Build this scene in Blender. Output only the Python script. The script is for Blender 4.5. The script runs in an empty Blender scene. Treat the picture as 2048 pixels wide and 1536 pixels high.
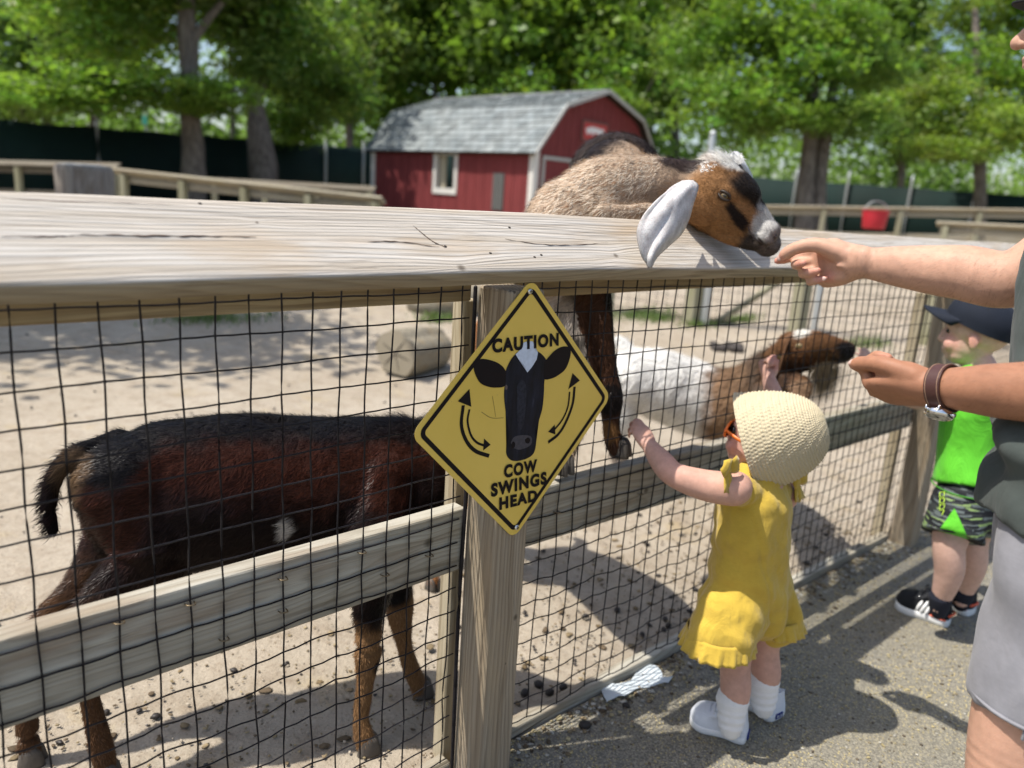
import bpy, bmesh, math, random
import numpy as np
from mathutils import Matrix, Vector, noise as mnoise
from math import sin, cos, pi, radians, sqrt, atan2, exp

S = bpy.context.scene
COL = S.collection
rng = np.random.default_rng(7)
random.seed(7)

# ---------------------------------------------------------------- camera
PITCH, ROLL, CAM_H, FPX, TH = .2397, .0656, 1.24, 1538.0, .7555
_F = np.array([0, cos(PITCH), -sin(PITCH)])
_U0 = np.array([0, sin(PITCH), cos(PITCH)])
_R0 = np.array([1.0, 0, 0])
_R = cos(ROLL) * _R0 + sin(ROLL) * _U0
_U = -sin(ROLL) * _R0 + cos(ROLL) * _U0
CAM = np.array([0, 0, CAM_H])
cam_d = bpy.data.cameras.new('camera')
cam = bpy.data.objects.new('camera', cam_d)
COL.objects.link(cam)
cam.matrix_world = Matrix(((_R[0], _U[0], -_F[0], 0), (_R[1], _U[1], -_F[1], 0), (_R[2], _U[2], -_F[2], CAM_H), (0, 0, 0, 1)))
cam_d.sensor_fit = 'HORIZONTAL'
cam_d.sensor_width = 36.0
cam_d.lens = FPX / 2048 * 36.0
cam_d.clip_start = .02
cam_d.clip_end = 400
cam_d.dof.use_dof = True
cam_d.dof.focus_distance = 1.42
cam_d.dof.aperture_fstop = 2.5
S.camera = cam

# ---------------------------------------------------------------- sky, sun, exposure
EU = np.array([cos(TH), sin(TH), 0.0])       # along the fence, away to the right
EV = np.array([-sin(TH), cos(TH), 0.0])      # across the fence, into the pen
FO = np.array([-.6209, .9234, 0.0])          # a point of the fence line
TOSUN = -.42 * EU + .20 * EV + np.array([0, 0, 1.0])
TOSUN /= np.linalg.norm(TOSUN)
world = bpy.data.worlds.new('World')
S.world = world
world.use_nodes = True
wn = world.node_tree
bg = wn.nodes['Background']
sky = wn.nodes.new('ShaderNodeTexSky')
sky.sky_type = 'NISHITA'
sky.sun_disc = False
sky.sun_elevation = math.asin(TOSUN[2])
sky.sun_rotation = atan2(TOSUN[0], TOSUN[1])
sky.air_density = 1.0
sky.dust_density = 2.2
sky.ozone_density = 1.0
wn.links.new(sky.outputs[0], bg.inputs[0])
bg.inputs[1].default_value = .15
sun_d = bpy.data.lights.new('sun', 'SUN')
sun_d.energy = 4.6
sun_d.angle = radians(.53)
sun_d.color = (1.0, .955, .88)
sun = bpy.data.objects.new('sun', sun_d)
COL.objects.link(sun)
sun.rotation_euler = Vector(-TOSUN).to_track_quat('-Z', 'Y').to_euler()
sun.location = (-4, -2, 12)
S.view_settings.view_transform = 'Standard'
S.view_settings.look = 'None'
S.view_settings.exposure = 0.42
S.view_settings.gamma = 1.0
S.view_settings.use_curve_mapping = False
S.render.engine = 'CYCLES'
S.cycles.max_bounces = 6
S.cycles.diffuse_bounces = 3
S.cycles.transparent_max_bounces = 6
S.cycles.use_denoising = True

# ---------------------------------------------------------------- measuring: photo pixel -> point of the place
def ray(x, y): return _F + _R * (x - 1024) / FPX - _U * (y - 768) / FPX
def pd(x, y, d): return CAM + ray(x, y) * d
def pv(x, y, v):
    r = ray(x, y)
    return CAM + r * ((v - (CAM - FO) @ EV) / (r @ EV))
def UVZ(u, v, z): return FO + EU * u + EV * v + np.array([0, 0, z])
def touvz(P):
    P = np.asarray(P, float) - FO
    return np.stack([P @ EU, P @ EV, P[..., 2]], -1)
def sstep(a, b, x):
    t = np.clip((np.asarray(x, float) - a) / (b - a), 0, 1)
    return t * t * (3 - 2 * t)
def zground(x, y):
    x = np.asarray(x, float); y = np.asarray(y, float)
    u = (x - FO[0]) * EU[0] + (y - FO[1]) * EU[1]
    v = (x - FO[0]) * EV[0] + (y - FO[1]) * EV[1]
    z = -.04 * np.clip(u - .85, 0, 3.4) * (1 - sstep(2.0, 6.0, v))
    return z + .26 * sstep(3.5, 11, np.hypot(x, y) - 1.0)
def pg(x, y):
    z = 0.0
    for _ in range(8):
        r = ray(x, y)
        P = CAM + r * ((z - CAM_H) / r[2])
        z = float(zground(P[0], P[1]))
    return P
def snap(P, dz=0.0): return np.array([P[0], P[1], float(zground(P[0], P[1])) + dz])

# ---------------------------------------------------------------- objects
WM = {}
def tag(o, label=None, cat=None, group=None, kind=None):
    if label: o['label'] = label
    if cat: o['category'] = cat
    if group: o['group'] = group
    if kind: o['kind'] = kind
    return o
def thing(name, label, cat, loc=(0, 0, 0), rotz=0.0, group=None):
    o = bpy.data.objects.new(name, None)
    o.empty_display_size = .1
    COL.objects.link(o)
    o.location = [float(c) for c in loc]
    o.rotation_euler = (0, 0, rotz)
    M = np.eye(4); M[:3, :3] = np.array([[cos(rotz), -sin(rotz), 0], [sin(rotz), cos(rotz), 0], [0, 0, 1]]); M[:3, 3] = loc
    WM[o] = np.linalg.inv(M)
    return tag(o, label, cat, group)
def mesh(name, V, Fc, mat, parent=None, smooth=True, cols=None, kind=None, uvs=None, local=False, loc=None):
    """V in world coordinates (or local=True); becomes one mesh object under parent."""
    V = np.asarray(V, float).reshape(-1, 3)
    inv = WM.get(parent)
    if loc is not None:
        V = V - np.asarray(loc)
    elif inv is not None and not local:
        V = V @ inv[:3, :3].T + inv[:3, 3]
    me = bpy.data.meshes.new(name)
    if isinstance(Fc, np.ndarray):
        n, k = Fc.shape
        me.vertices.add(len(V)); me.vertices.foreach_set('co', V.astype(np.float32).ravel())
        me.loops.add(n * k); me.loops.foreach_set('vertex_index', Fc.astype(np.int32).ravel())
        me.polygons.add(n); me.polygons.foreach_set('loop_start', np.arange(0, n * k, k, dtype=np.int32))
        me.update(calc_edges=True)
    else:
        me.from_pydata(V.tolist(), [], [list(map(int, f)) for f in Fc])
        me.update()
    if smooth:
        me.polygons.foreach_set('use_smooth', np.ones(len(me.polygons), bool))
    if cols is not None:
        a = me.color_attributes.new('Col', 'FLOAT_COLOR', 'POINT')
        c = np.ones((len(V), 4), np.float32); c[:, :3] = cols
        a.data.foreach_set('color', c.ravel())
    if mat is not None: me.materials.append(mat)
    o = bpy.data.objects.new(name, me)
    COL.objects.link(o)
    if loc is not None: o.location = [float(c) for c in loc]
    if parent is not None:
        o.parent = parent
        if inv is not None: WM[o] = inv
    if kind: o['kind'] = kind
    return o
def copy_of(src, parent=None, loc=None, rot=None, scale=None):
    c = src.copy(); COL.objects.link(c)
    if parent is not None: c.parent = parent
    if loc is not None: c.location = [float(q) for q in loc]
    if rot is not None: c.rotation_euler = rot
    if scale is not None: c.scale = scale
    return c

# ---------------------------------------------------------------- shapes: each returns (V, F)
def join(*parts):
    V, Fc, n = [], [], 0
    for v, f in parts:
        v = np.asarray(v, float).reshape(-1, 3)
        V.append(v); Fc += [[i + n for i in q] for q in f]; n += len(v)
    return np.concatenate(V), Fc
def xf(part, M3=None, t=(0, 0, 0)):
    v, f = part
    v = np.asarray(v, float)
    if M3 is not None: v = v @ np.asarray(M3, float).T
    return v + np.asarray(t, float), f
def box(lo, hi, bev=0.0, seg=2):
    bm = bmesh.new()
    bmesh.ops.create_cube(bm, size=1.0)
    lo = np.array(lo, float); hi = np.array(hi, float)
    for v in bm.verts:
        v.co = Vector((np.array(v.co) * (hi - lo) + (hi + lo) / 2).tolist())
    if bev > 0:
        bmesh.ops.bevel(bm, geom=list(bm.edges), offset=bev, segments=seg, profile=.5, affect='EDGES')
    bm.verts.index_update()
    out = np.array([v.co[:] for v in bm.verts]), [[v.index for v in f.verts] for f in bm.faces]
    bm.free()
    return out
def frame_along(T, up):
    T = T / (np.linalg.norm(T) + 1e-12)
    s = np.cross(T, up)
    if np.linalg.norm(s) < 1e-6: s = np.cross(T, [1, .1, .2])
    s /= np.linalg.norm(s)
    return T, s, np.cross(s, T)
def crom(P, k):
    P = np.asarray(P, float)
    if k <= 1 or len(P) < 3: 
        if k <= 1: return P
        t = np.linspace(0, 1, k * (len(P) - 1) + 1)[:, None]
        return P[0] * (1 - t) + P[-1] * t
    Q = np.vstack([2 * P[0] - P[1], P, 2 * P[-1] - P[-2]])
    out = []
    for i in range(1, len(Q) - 2):
        p0, p1, p2, p3 = Q[i - 1], Q[i], Q[i + 1], Q[i + 2]
        for j in range(k):
            t = j / k
            out.append(.5 * (2 * p1 + (p2 - p0) * t + (2 * p0 - 5 * p1 + 4 * p2 - p3) * t * t + (3 * p1 - p0 - 3 * p2 + p3) * t ** 3))
    out.append(P[-1])
    return np.array(out)
def tube(pts, rad, n=14, k=4, asp=1.0, up=(0, 0, 1), caps=True, round_caps=True):
    """swept tube; rad per point; asp = (size along side axis)/(size along up axis)."""
    P = np.asarray(pts, float)
    r = np.asarray(rad if np.ndim(rad) else [rad] * len(P), float)
    a = np.asarray(asp if np.ndim(asp) else [asp] * len(P), float)
    Q = crom(np.column_stack([P, r, a]), k)
    P, r, a = Q[:, :3], np.maximum(Q[:, 3], 1e-4), Q[:, 4]
    T = np.gradient(P, axis=0)
    up = np.asarray(up, float)
    rings = []
    def ring(c, Tn, rr, aa):
        _, s, b = frame_along(Tn, up)
        th = np.arange(n) * 2 * pi / n
        return c + np.outer(cos_(th) * rr * aa, s) + np.outer(sin_(th) * rr, b)
    if caps and round_caps:
        t0 = T[0] / np.linalg.norm(T[0])
        for q in (80, 55, 28):
            rings.append(ring(P[0] - t0 * r[0] * sin(radians(q)) * min(1, a[0]), T[0], r[0] * cos(radians(q)), a[0]))
    for i in range(len(P)): rings.append(ring(P[i], T[i], r[i], a[i]))
    if caps and round_caps:
        t1 = T[-1] / np.linalg.norm(T[-1])
        for q in (28, 55, 80):
            rings.append(ring(P[-1] + t1 * r[-1] * sin(radians(q)) * min(1, a[-1]), T[-1], r[-1] * cos(radians(q)), a[-1]))
    V = np.concatenate(rings); m = len(rings)
    Fc = [[i * n + j, i * n + (j + 1) % n, (i + 1) * n + (j + 1) % n, (i + 1) * n + j] for i in range(m - 1) for j in range(n)]
    if caps:
        Fc.append(list(range(n))[::-1]); Fc.append([(m - 1) * n + j for j in range(n)])
    return V, Fc
def cos_(x): return np.cos(x)
def sin_(x): return np.sin(x)
def ell(c, r, M3=None, n=18, m=12):
    th = np.arange(n) * 2 * pi / n
    V = [[0, 0, -1]]
    for i in range(1, m):
        ph = -pi / 2 + pi * i / m
        V += [[cos(ph) * cos(t), cos(ph) * sin(t), sin(ph)] for t in th]
    V.append([0, 0, 1])
    V = np.array(V) * np.asarray(r, float)
    Fc = [[0, 1 + (j + 1) % n, 1 + j] for j in range(n)]
    for i in range(m - 2):
        Fc += [[1 + i * n + j, 1 + i * n + (j + 1) % n, 1 + (i + 1) * n + (j + 1) % n, 1 + (i + 1) * n + j] for j in range(n)]
    L = len(V) - 1
    Fc += [[L, 1 + (m - 2) * n + j, 1 + (m - 2) * n + (j + 1) % n] for j in range(n)]
    if M3 is not None: V = V @ np.asarray(M3, float).T
    return V + np.asarray(c, float), Fc
def axes(fwd, up=(0, 0, 1)):
    """3x3 matrix whose columns are forward, left, up."""
    f = np.asarray(fwd, float); f = f / np.linalg.norm(f)
    l = np.cross(up, f); l /= np.linalg.norm(l)
    return np.column_stack([f, l, np.cross(f, l)])
def loft(rings, closed=True, caps=False):
    R_ = [np.asarray(r, float) for r in rings]
    n = len(R_[0]); V = np.concatenate(R_); Fc = []
    for i in range(len(R_) - 1):
        for j in range(n if closed else n - 1):
            Fc.append([i * n + j, i * n + (j + 1) % n, (i + 1) * n + (j + 1) % n, (i + 1) * n + j])
    if caps:
        Fc.append(list(range(n))[::-1]); Fc.append([(len(R_) - 1) * n + j for j in range(n)])
    return V, Fc
def solid(part, th):
    """give an open sheet a thickness."""
    V, Fc = part
    V = np.asarray(V, float); N = vnorm(V, Fc)
    n = len(V); edge = {}
    for f in Fc:
        for a, b in zip(f, f[1:] + f[:1]):
            edge[(a, b)] = edge.get((a, b), 0) + 1
    F2 = [list(f) for f in Fc] + [[i + n for i in f[::-1]] for f in Fc]
    for (a, b) in list(edge):
        if (b, a) not in edge: F2.append([b, a, a + n, b + n])
    return np.concatenate([V, V - N * th]), F2
def vnorm(V, Fc):
    N = np.zeros_like(V)
    for f in Fc:
        a, b, c = V[f[0]], V[f[1]], V[f[2]]
        q = np.cross(b - a, c - a)
        if len(f) > 3: q = q + np.cross(c - a, V[f[3]] - a)
        for i in f: N[i] += q
    return N / (np.linalg.norm(N, axis=1, keepdims=True) + 1e-12)
def prism(poly2, h, M3, t):
    """2D polygon extruded by h along the third column of M3."""
    n = len(poly2)
    A = np.array([[p[0], p[1], 0] for p in poly2] + [[p[0], p[1], h] for p in poly2], float)
    Fc = [list(range(n))[::-1], list(range(n, 2 * n))] + [[i, (i + 1) % n, n + (i + 1) % n, n + i] for i in range(n)]
    return xf((A, Fc), M3, t)
def remeshed(parts, voxel, smooth_it=4, sfac=.5):
    """union of closed shapes as one continuous skin (voxel remesh + smoothing). returns V, F(ndarray quads)"""
    V, Fc = join(*parts)
    me = bpy.data.meshes.new('tmp'); me.from_pydata(V.tolist(), [], Fc); me.update()
    ob = bpy.data.objects.new('tmp', me); COL.objects.link(ob)
    m = ob.modifiers.new('r', 'REMESH'); m.mode = 'VOXEL'; m.voxel_size = voxel
    if smooth_it:
        s = ob.modifiers.new('s', 'SMOOTH'); s.factor = sfac; s.iterations = smooth_it
    dg = bpy.context.evaluated_depsgraph_get()
    ev = ob.evaluated_get(dg); e = ev.to_mesh()
    nv = len(e.vertices); co = np.empty(nv * 3, np.float32); e.vertices.foreach_get('co', co)
    nl = len(e.loops); li = np.empty(nl, np.int32); e.loops.foreach_get('vertex_index', li)
    npol = len(e.polygons); lt = np.empty(npol, np.int32); e.polygons.foreach_get('loop_total', lt)
    ls = np.empty(npol, np.int32); e.polygons.foreach_get('loop_start', ls)
    nn = np.empty(nv * 3, np.float32); e.vertices.foreach_get('normal', nn)
    ev.to_mesh_clear()
    bpy.data.objects.remove(ob); bpy.data.meshes.remove(me)
    if (lt == 4).all(): Fq = li.reshape(-1, 4)
    else: Fq = [li[s:s + t].tolist() for s, t in zip(ls, lt)]
    return co.reshape(-1, 3).astype(float), Fq, nn.reshape(-1, 3).astype(float)
def fbm(P, scale, oct=3, seed=0):
    """cheap smooth vector noise built of sines, array in, about -1..1 out"""
    P = np.asarray(P, float) * scale
    r = np.random.default_rng(seed); out = 0; amp = 1; tot = 0
    for o in range(oct):
        for q in range(3):
            d = r.normal(size=3); d /= np.linalg.norm(d)
            d2 = r.normal(size=3); d2 /= np.linalg.norm(d2)
            out = out + amp * np.sin(P @ d * 2.0 ** o * 2.1 + r.uniform(0, 6) + 1.3 * np.sin(P @ d2 * 2.0 ** o * 1.7 + r.uniform(0, 6))) / 3
        tot += amp; amp *= .5
    return out / tot * 1.6
def ribbons(V, Fq, Nn, count, dirfn, lenfn, colfn, width, seed=1, area_w=None, clump=.55):
    """fur: thin tapering blades standing on a skin. returns verts, faces(list), cols"""
    r = np.random.default_rng(seed)
    Fq = np.asarray(Fq)
    A, B, Cc, D = (V[Fq[:, i]] for i in range(4))
    ar = .5 * np.linalg.norm(np.cross(Cc - A, D - B), axis=1)
    if area_w is not None: ar = ar * area_w((A + Cc) / 2)
    fi = r.choice(len(Fq), count, p=ar / ar.sum())
    s, t = r.random(count)[:, None], r.random(count)[:, None]
    P = (A[fi] * (1 - s) + B[fi] * s) * (1 - t) + (D[fi] * (1 - s) + Cc[fi] * s) * t
    N = Nn[Fq[fi, 0]]
    d = dirfn(P, N)
    d = d - N * np.sum(d * N, 1, keepdims=True)
    d /= np.linalg.norm(d, axis=1, keepdims=True) + 1e-9
    d = d + np.cross(N, d) * (clump * fbm(P, 32, 2, seed + 50) + .25 * fbm(P, 90, 1, seed + 51))[:, None] + r.normal(size=d.shape) * .16
    L = lenfn(P)[:, None] * (.6 + .8 * r.random(count)[:, None])
    w = np.cross(d, N); w /= np.linalg.norm(w, axis=1, keepdims=True) + 1e-9
    lift = .22 + .25 * r.random(count)[:, None]
    mid = P + (d * .5 + N * lift * .7) * L
    tip = P + (d * 1.0 + N * lift * .8) * L
    W = width * (.7 + .6 * r.random(count)[:, None])
    P0 = P - N * .001
    VV = np.stack([P0 - w * W, P0 + w * W, mid + w * W * .7, mid - w * W * .7, tip], 1).reshape(-1, 3)
    i = np.arange(count)[:, None] * 5
    F3 = np.concatenate([i + [0, 1, 2], i + [0, 2, 3], i + [3, 2, 4]])
    c = colfn(P); lum = np.clip(c.mean(1, keepdims=True) * 2.2, 0, 1); q = r.random(count)[:, None]
    c = c * ((.55 + .95 * q ** 1.5) * (1 - lum) + (.88 + .2 * q) * lum)
    return VV, F3.astype(np.int32), np.repeat(c, 5, axis=0)
# ---------------------------------------------------------------- materials
class NT:
    def __init__(self, name):
        self.m = bpy.data.materials.new(name); self.m.use_nodes = True
        self.t = self.m.node_tree; self.b = self.t.nodes['Principled BSDF']
        self.out = self.t.nodes['Material Output']
    def n(self, kind, **kw):
        x = self.t.nodes.new('ShaderNode' + kind)
        for k, v in kw.items():
            if k.startswith('i_'): self.put(x.inputs[int(k[2:])] if k[2:].isdigit() else x.inputs[k[2:].replace('_', ' ')], v)
            else: setattr(x, k, v)
        return x
    def put(self, sock, v):
        if hasattr(v, 'is_output') or isinstance(v, bpy.types.NodeSocket): self.t.links.new(v, sock)
        else: sock.default_value = v
    def obj(self): return self.n('TexCoord').outputs['Object']
    def mapv(self, vec, scale=(1, 1, 1), rot=(0, 0, 0), loc=(0, 0, 0)):
        m = self.n('Mapping'); self.put(m.inputs['Vector'], vec)
        m.inputs['Scale'].default_value = scale; m.inputs['Rotation'].default_value = rot; m.inputs['Location'].default_value = loc
        return m.outputs[0]
    def noise(self, vec, scale=5, detail=3, rough=.5, dist=0.0, out=0):
        x = self.n('TexNoise'); self.put(x.inputs['Vector'], vec)
        x.inputs['Scale'].default_value = scale; x.inputs['Detail'].default_value = detail
        x.inputs['Roughness'].default_value = rough; x.inputs['Distortion'].default_value = dist
        return x.outputs[out]
    def vor(self, vec, scale=5, feat='F1', out='Distance', rand=1.0):
        x = self.n('TexVoronoi', feature=feat); self.put(x.inputs['Vector'], vec)
        x.inputs['Scale'].default_value = scale; x.inputs['Randomness'].default_value = rand
        return x.outputs[out]
    def ramp(self, fac, stops, interp='LINEAR'):
        x = self.n('ValToRGB'); self.put(x.inputs[0], fac); cr = x.color_ramp; cr.interpolation = interp
        while len(cr.elements) > 1: cr.elements.remove(cr.elements[0])
        for i, (p, c) in enumerate(stops):
            e = cr.elements[0] if i == 0 else cr.elements.new(p)
            e.position = p; e.color = (*c, 1) if np.ndim(c) else (c, c, c, 1)
        return x.outputs[0]
    def mix(self, fac, a, b, mode='MIX'):
        x = self.n('Mix', data_type='RGBA', blend_type=mode)
        self.put(x.inputs[0], fac)
        for s, v in ((x.inputs[6], a), (x.inputs[7], b)):
            self.put(s, (*v, 1) if isinstance(v, tuple) and len(v) == 3 else v)
        return x.outputs[2]
    def math(self, op, a, b=0.0, c=0.0):
        x = self.n('Math', operation=op); self.put(x.inputs[0], a); self.put(x.inputs[1], b)
        if op in ('MULTIPLY_ADD', 'SMOOTH_MIN'): self.put(x.inputs[2], c)
        return x.outputs[0]
    def bump(self, h, strength=.3, dist=.01, normal=None):
        x = self.n('Bump'); self.put(x.inputs['Height'], h)
        x.inputs['Strength'].default_value = strength; x.inputs['Distance'].default_value = dist
        if normal is not None: self.put(x.inputs['Normal'], normal)
        self.put(self.b.inputs['Normal'], x.outputs[0]); return x.outputs[0]
    def set(self, col=None, rough=None, spec=None, **kw):
        if col is not None: self.put(self.b.inputs['Base Color'], (*col, 1) if isinstance(col, tuple) and len(col) == 3 else col)
        if rough is not None: self.put(self.b.inputs['Roughness'], rough)
        if spec is not None: self.b.inputs['Specular IOR Level'].default_value = spec
        for k, v in kw.items(): self.put(self.b.inputs[k], v)
        return self.m
def flat(name, col, rough=.6, spec=.4, metal=0.0, var=.12, vs=30.0, bump=0.0, bs=200.0, bd=.002):
    t = NT(name); v = t.obj()
    n = t.noise(v, vs, 3)
    c = t.mix(t.ramp(n, [(.3, 1 - var), (.7, 1 + 0 * var)]), tuple(q * (1 - 2 * var) for q in col), tuple(min(1, q * (1 + var)) for q in col))
    if bump: t.bump(t.noise(v, bs, 2), bump, bd)
    return t.set(c, rough, spec, Metallic=metal)

def wood(name, axis, light, mid, dark, tan, rotx=0.0, knots=(), fine=110.0, bump=.5, green=0.0, freq=1.0, crk=.75, ring=58.0, rw=6.0, rd=.75, swap=True):
    """weathered timber. axis: 0 = along local x, 2 = along local z. knots: (along, across1, radius) in board coords"""
    t = NT(name)
    v = t.obj()
    if rotx: v = t.mapv(v, rot=(rotx, 0, 0))
    if axis == 2: v = t.mapv(v, rot=(0, pi / 2, 0))      # z -> x
    sep = t.n('SeparateXYZ'); t.put(sep.inputs[0], v)
    A, B, Cc = sep.outputs
    if swap: B, Cc = Cc, B
    knotf = None
    for (ka, kb, kr) in knots:
        da = t.math('MULTIPLY', t.math('SUBTRACT', A, ka), .28 / kr); db = t.math('MULTIPLY', t.math('SUBTRACT', B, kb), 1 / kr)
        d2 = t.math('ADD', t.math('MULTIPLY', da, da), t.math('MULTIPLY', db, db))
        g = t.math('DIVIDE', 1.0, t.math('ADD', 1.0, d2))
        B = t.math('ADD', B, t.math('MULTIPLY', t.math('MULTIPLY', g, db), kr * 1.9))
        da3 = t.math('MULTIPLY', t.math('SUBTRACT', A, ka), .8 / kr)
        dd = t.math('ADD', t.math('MULTIPLY', da3, da3), t.math('MULTIPLY', db, db))
        k = t.ramp(dd, [(.04, 1.0), (.22, .5), (.5, 0.0)])
        knotf = k if knotf is None else t.math('MAXIMUM', knotf, k)
    cv = t.n('CombineXYZ'); t.put(cv.inputs[0], A); t.put(cv.inputs[1], B); t.put(cv.inputs[2], Cc); v = cv.outputs[0]
    warp = t.n('TexNoise'); t.put(warp.inputs['Vector'], t.mapv(v, (1.6, 7, 7))); warp.inputs['Scale'].default_value = 1.0; warp.inputs['Detail'].default_value = 2
    wv = t.n('VectorMath', operation='MULTIPLY_ADD'); t.put(wv.inputs[0], warp.outputs['Color']); wv.inputs[1].default_value = (0, .05, .05); t.put(wv.inputs[2], v)
    w = wv.outputs[0]
    nv_ = t.noise(t.mapv(v, (1.05, 8.5, 8.5), loc=(2.7, .4, 6)), 1.0, 1.0, .4)
    phs = t.math('ADD', t.math('MULTIPLY', t.math('ADD', B, t.math('MULTIPLY', Cc, .85)), ring), t.math('MULTIPLY', nv_, rw * 2.2))
    phs = t.math('ADD', phs, t.math('MULTIPLY', t.noise(t.mapv(v, (14, 60, 60)), 1.0, 2, .5), .30))
    saw = t.math('FRACT', phs)
    late = t.ramp(saw, [(0.0, .25), (.06, 0.0), (.45, .08), (.80, .75), (.93, 1.0), (1.0, .3)])
    band = t.noise(t.mapv(w, (.55, 46 * freq, 46 * freq)), 1.0, 2, .45)
    fineg = t.noise(t.mapv(w, (5, fine * 3.2, fine * 3.2)), 1.0, 4, .65)
    line = t.noise(t.mapv(w, (1.1, fine, fine), loc=(3, 5, 1)), 1.0, 2, .5)
    blot = t.noise(t.mapv(v, (3.2, 11, 11), loc=(1.3, 2, 7)), 1.0, 3, .55)
    c = t.mix(t.ramp(band, [(.36, 0.0), (.62, 1.0)]), light, mid)
    c = t.mix(t.math('MULTIPLY', late, rd), c, tuple(.55 * p + .45 * q for p, q in zip(mid, dark)))
    c = t.mix(t.math('MULTIPLY', t.ramp(line, [(.55, 0.0), (.70, 1.0)]), .5), c, dark)
    c = t.mix(t.math('MULTIPLY', t.ramp(blot, [(.52, 0.0), (.68, 1.0)]), .6), c, tan)
    c = t.mix(.35, c, t.ramp(fineg, [(.25, .25), (.75, 1.0)]), 'MULTIPLY')
    crack = t.noise(t.mapv(w, (.8, 60, 60), loc=(9, 4, 2)), 1.0, 1, .4)
    cf = t.ramp(crack, [(.715, 0.0), (.735, 1.0)])
    c = t.mix(t.math('MULTIPLY', cf, crk), c, tuple(q * .3 for q in dark))
    if knotf is not None: c = t.mix(t.math('MULTIPLY', knotf, .75), c, tuple(q * .45 for q in dark))
    if green:
        gn = t.noise(t.mapv(v, (2, 6, 6), loc=(4, 4, 4)), 1.0, 4, .6)
        c = t.mix(t.math('MULTIPLY', t.ramp(gn, [(.45, 0.0), (.75, 1.0)]), green), c, (.16, .18, .075))
    h = t.math('SUBTRACT', t.math('MULTIPLY', t.ramp(line, [(.4, 1.0), (.7, 0.0)]), .7), t.math('MULTIPLY', cf, 1.2))
    h = t.math('ADD', h, t.math('ADD', t.math('MULTIPLY', fineg, .6), t.math('MULTIPLY', late, -.55)))
    t.bump(h, bump, .002)
    return t.set(c, .82, .2)

W_LIGHT, W_MID, W_DARK, W_TAN = (.58, .53, .455), (.44, .385, .31), (.17, .135, .10), (.47, .345, .215)
RAIL_A = radians(44)
M_rail = wood('bleached_rail_wood', 0, (.645, .605, .545), (.53, .465, .38), (.20, .15, .105), (.50, .37, .235), rotx=-RAIL_A,
              knots=((.62, .70, .012), (1.03, .725, .010), (.30, .79, .004)), fine=185, freq=1.2, crk=.35, ring=120.0, rw=7.0, rd=.6, swap=False)
M_railedge_shaded = wood('brown_shaded_rail_edge_wood', 0, (.40, .345, .255), (.32, .265, .185), (.14, .10, .065), (.30, .215, .13), rotx=-RAIL_A, fine=120, freq=.6, crk=.5, ring=70.0, rw=8.0, rd=.6, swap=True)  # brown edge grain, with the front face's shade darkened into its colour
M_board = wood('grey_board_wood', 0, (.50, .475, .405), (.37, .325, .25), (.14, .11, .075), (.28, .205, .14), knots=((.66, .575, .016), (-.2, .56, .02), (1.35, .53, .014)), fine=110, green=.12, freq=.5, ring=42.0, rw=7.0, rd=.6)
M_post = wood('brown_post_wood', 2, (.42, .355, .265), (.33, .265, .185), (.13, .09, .06), (.40, .31, .20), knots=((.40, -.822, .010), (.30, -.80, .004), (.86, -3.16, .010)), fine=120, ring=95.0, rw=4.5, rd=.85)
M_nailer = wood('pale_nailer_wood', 2, (.52, .45, .32), (.44, .37, .25), (.2, .15, .09), (.42, .32, .19), fine=90, green=.2)
M_under = wood('tan_ledger_wood', 0, (.44, .35, .21), (.38, .29, .17), (.17, .11, .06), (.35, .25, .13), fine=70)
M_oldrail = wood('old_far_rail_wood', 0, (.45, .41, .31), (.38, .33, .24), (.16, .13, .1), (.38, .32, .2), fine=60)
M_oldpost = wood('old_far_post_wood', 2, (.40, .38, .27), (.33, .31, .21), (.14, .12, .08), (.3, .27, .16), fine=60, green=.35)

def wire_mat():
    t = NT('black_vinyl_wire'); n = t.noise(t.obj(), 60, 3)
    return t.set(t.ramp(n, [(.35, (.006, .005, .007)), (.75, (.020, .018, .021))]), .5, .22)
M_wire = wire_mat()
M_steel = flat('bright_steel', (.62, .62, .6), .28, .5, 1.0, .1)
M_galv = flat('galvanised_steel', (.42, .44, .44), .5, .5, .6, .15, 12)

def vcol(name, rough=.75, spec=.25, ns=60.0, var=.35, bump=.25, bscale=180.0, bd=.003, sss=0.0, sheen=0.0, aniso=None):
    t = NT(name)
    a = t.n('VertexColor'); a.layer_name = 'Col'
    v = t.obj()
    n = t.noise(v if aniso is None else t.mapv(v, aniso), ns, 4, .6)
    c = t.mix(1.0, a.outputs[0], t.ramp(n, [(.25, 1 - var), (.75, 1 + .0)]), 'MULTIPLY')
    if bump: t.bump(t.noise(v, bscale, 3), bump, bd)
    kw = {}
    if sss: kw.update({'Subsurface Weight': sss, 'Subsurface Radius': (.012, .005, .003), 'Subsurface Scale': 1.0})
    if sheen: kw['Sheen Weight'] = sheen
    return t.set(c, rough, spec, **kw)
M_hide = vcol('goat_hide', .7, .10, 90, .4, .4, 260)
M_fur = vcol('goat_fur', .38, .14, 60, .1, 0)
M_skin = vcol('human_skin', .56, .28, 70, .20, .22, 380, .0016, sss=.12)
M_eye = flat('dark_eye', (.012, .009, .007), .08, .7)
M_hoof = flat('grey_hoof', (.075, .065, .055), .6, .3, 0, .3, 60, .4, 150)

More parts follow.
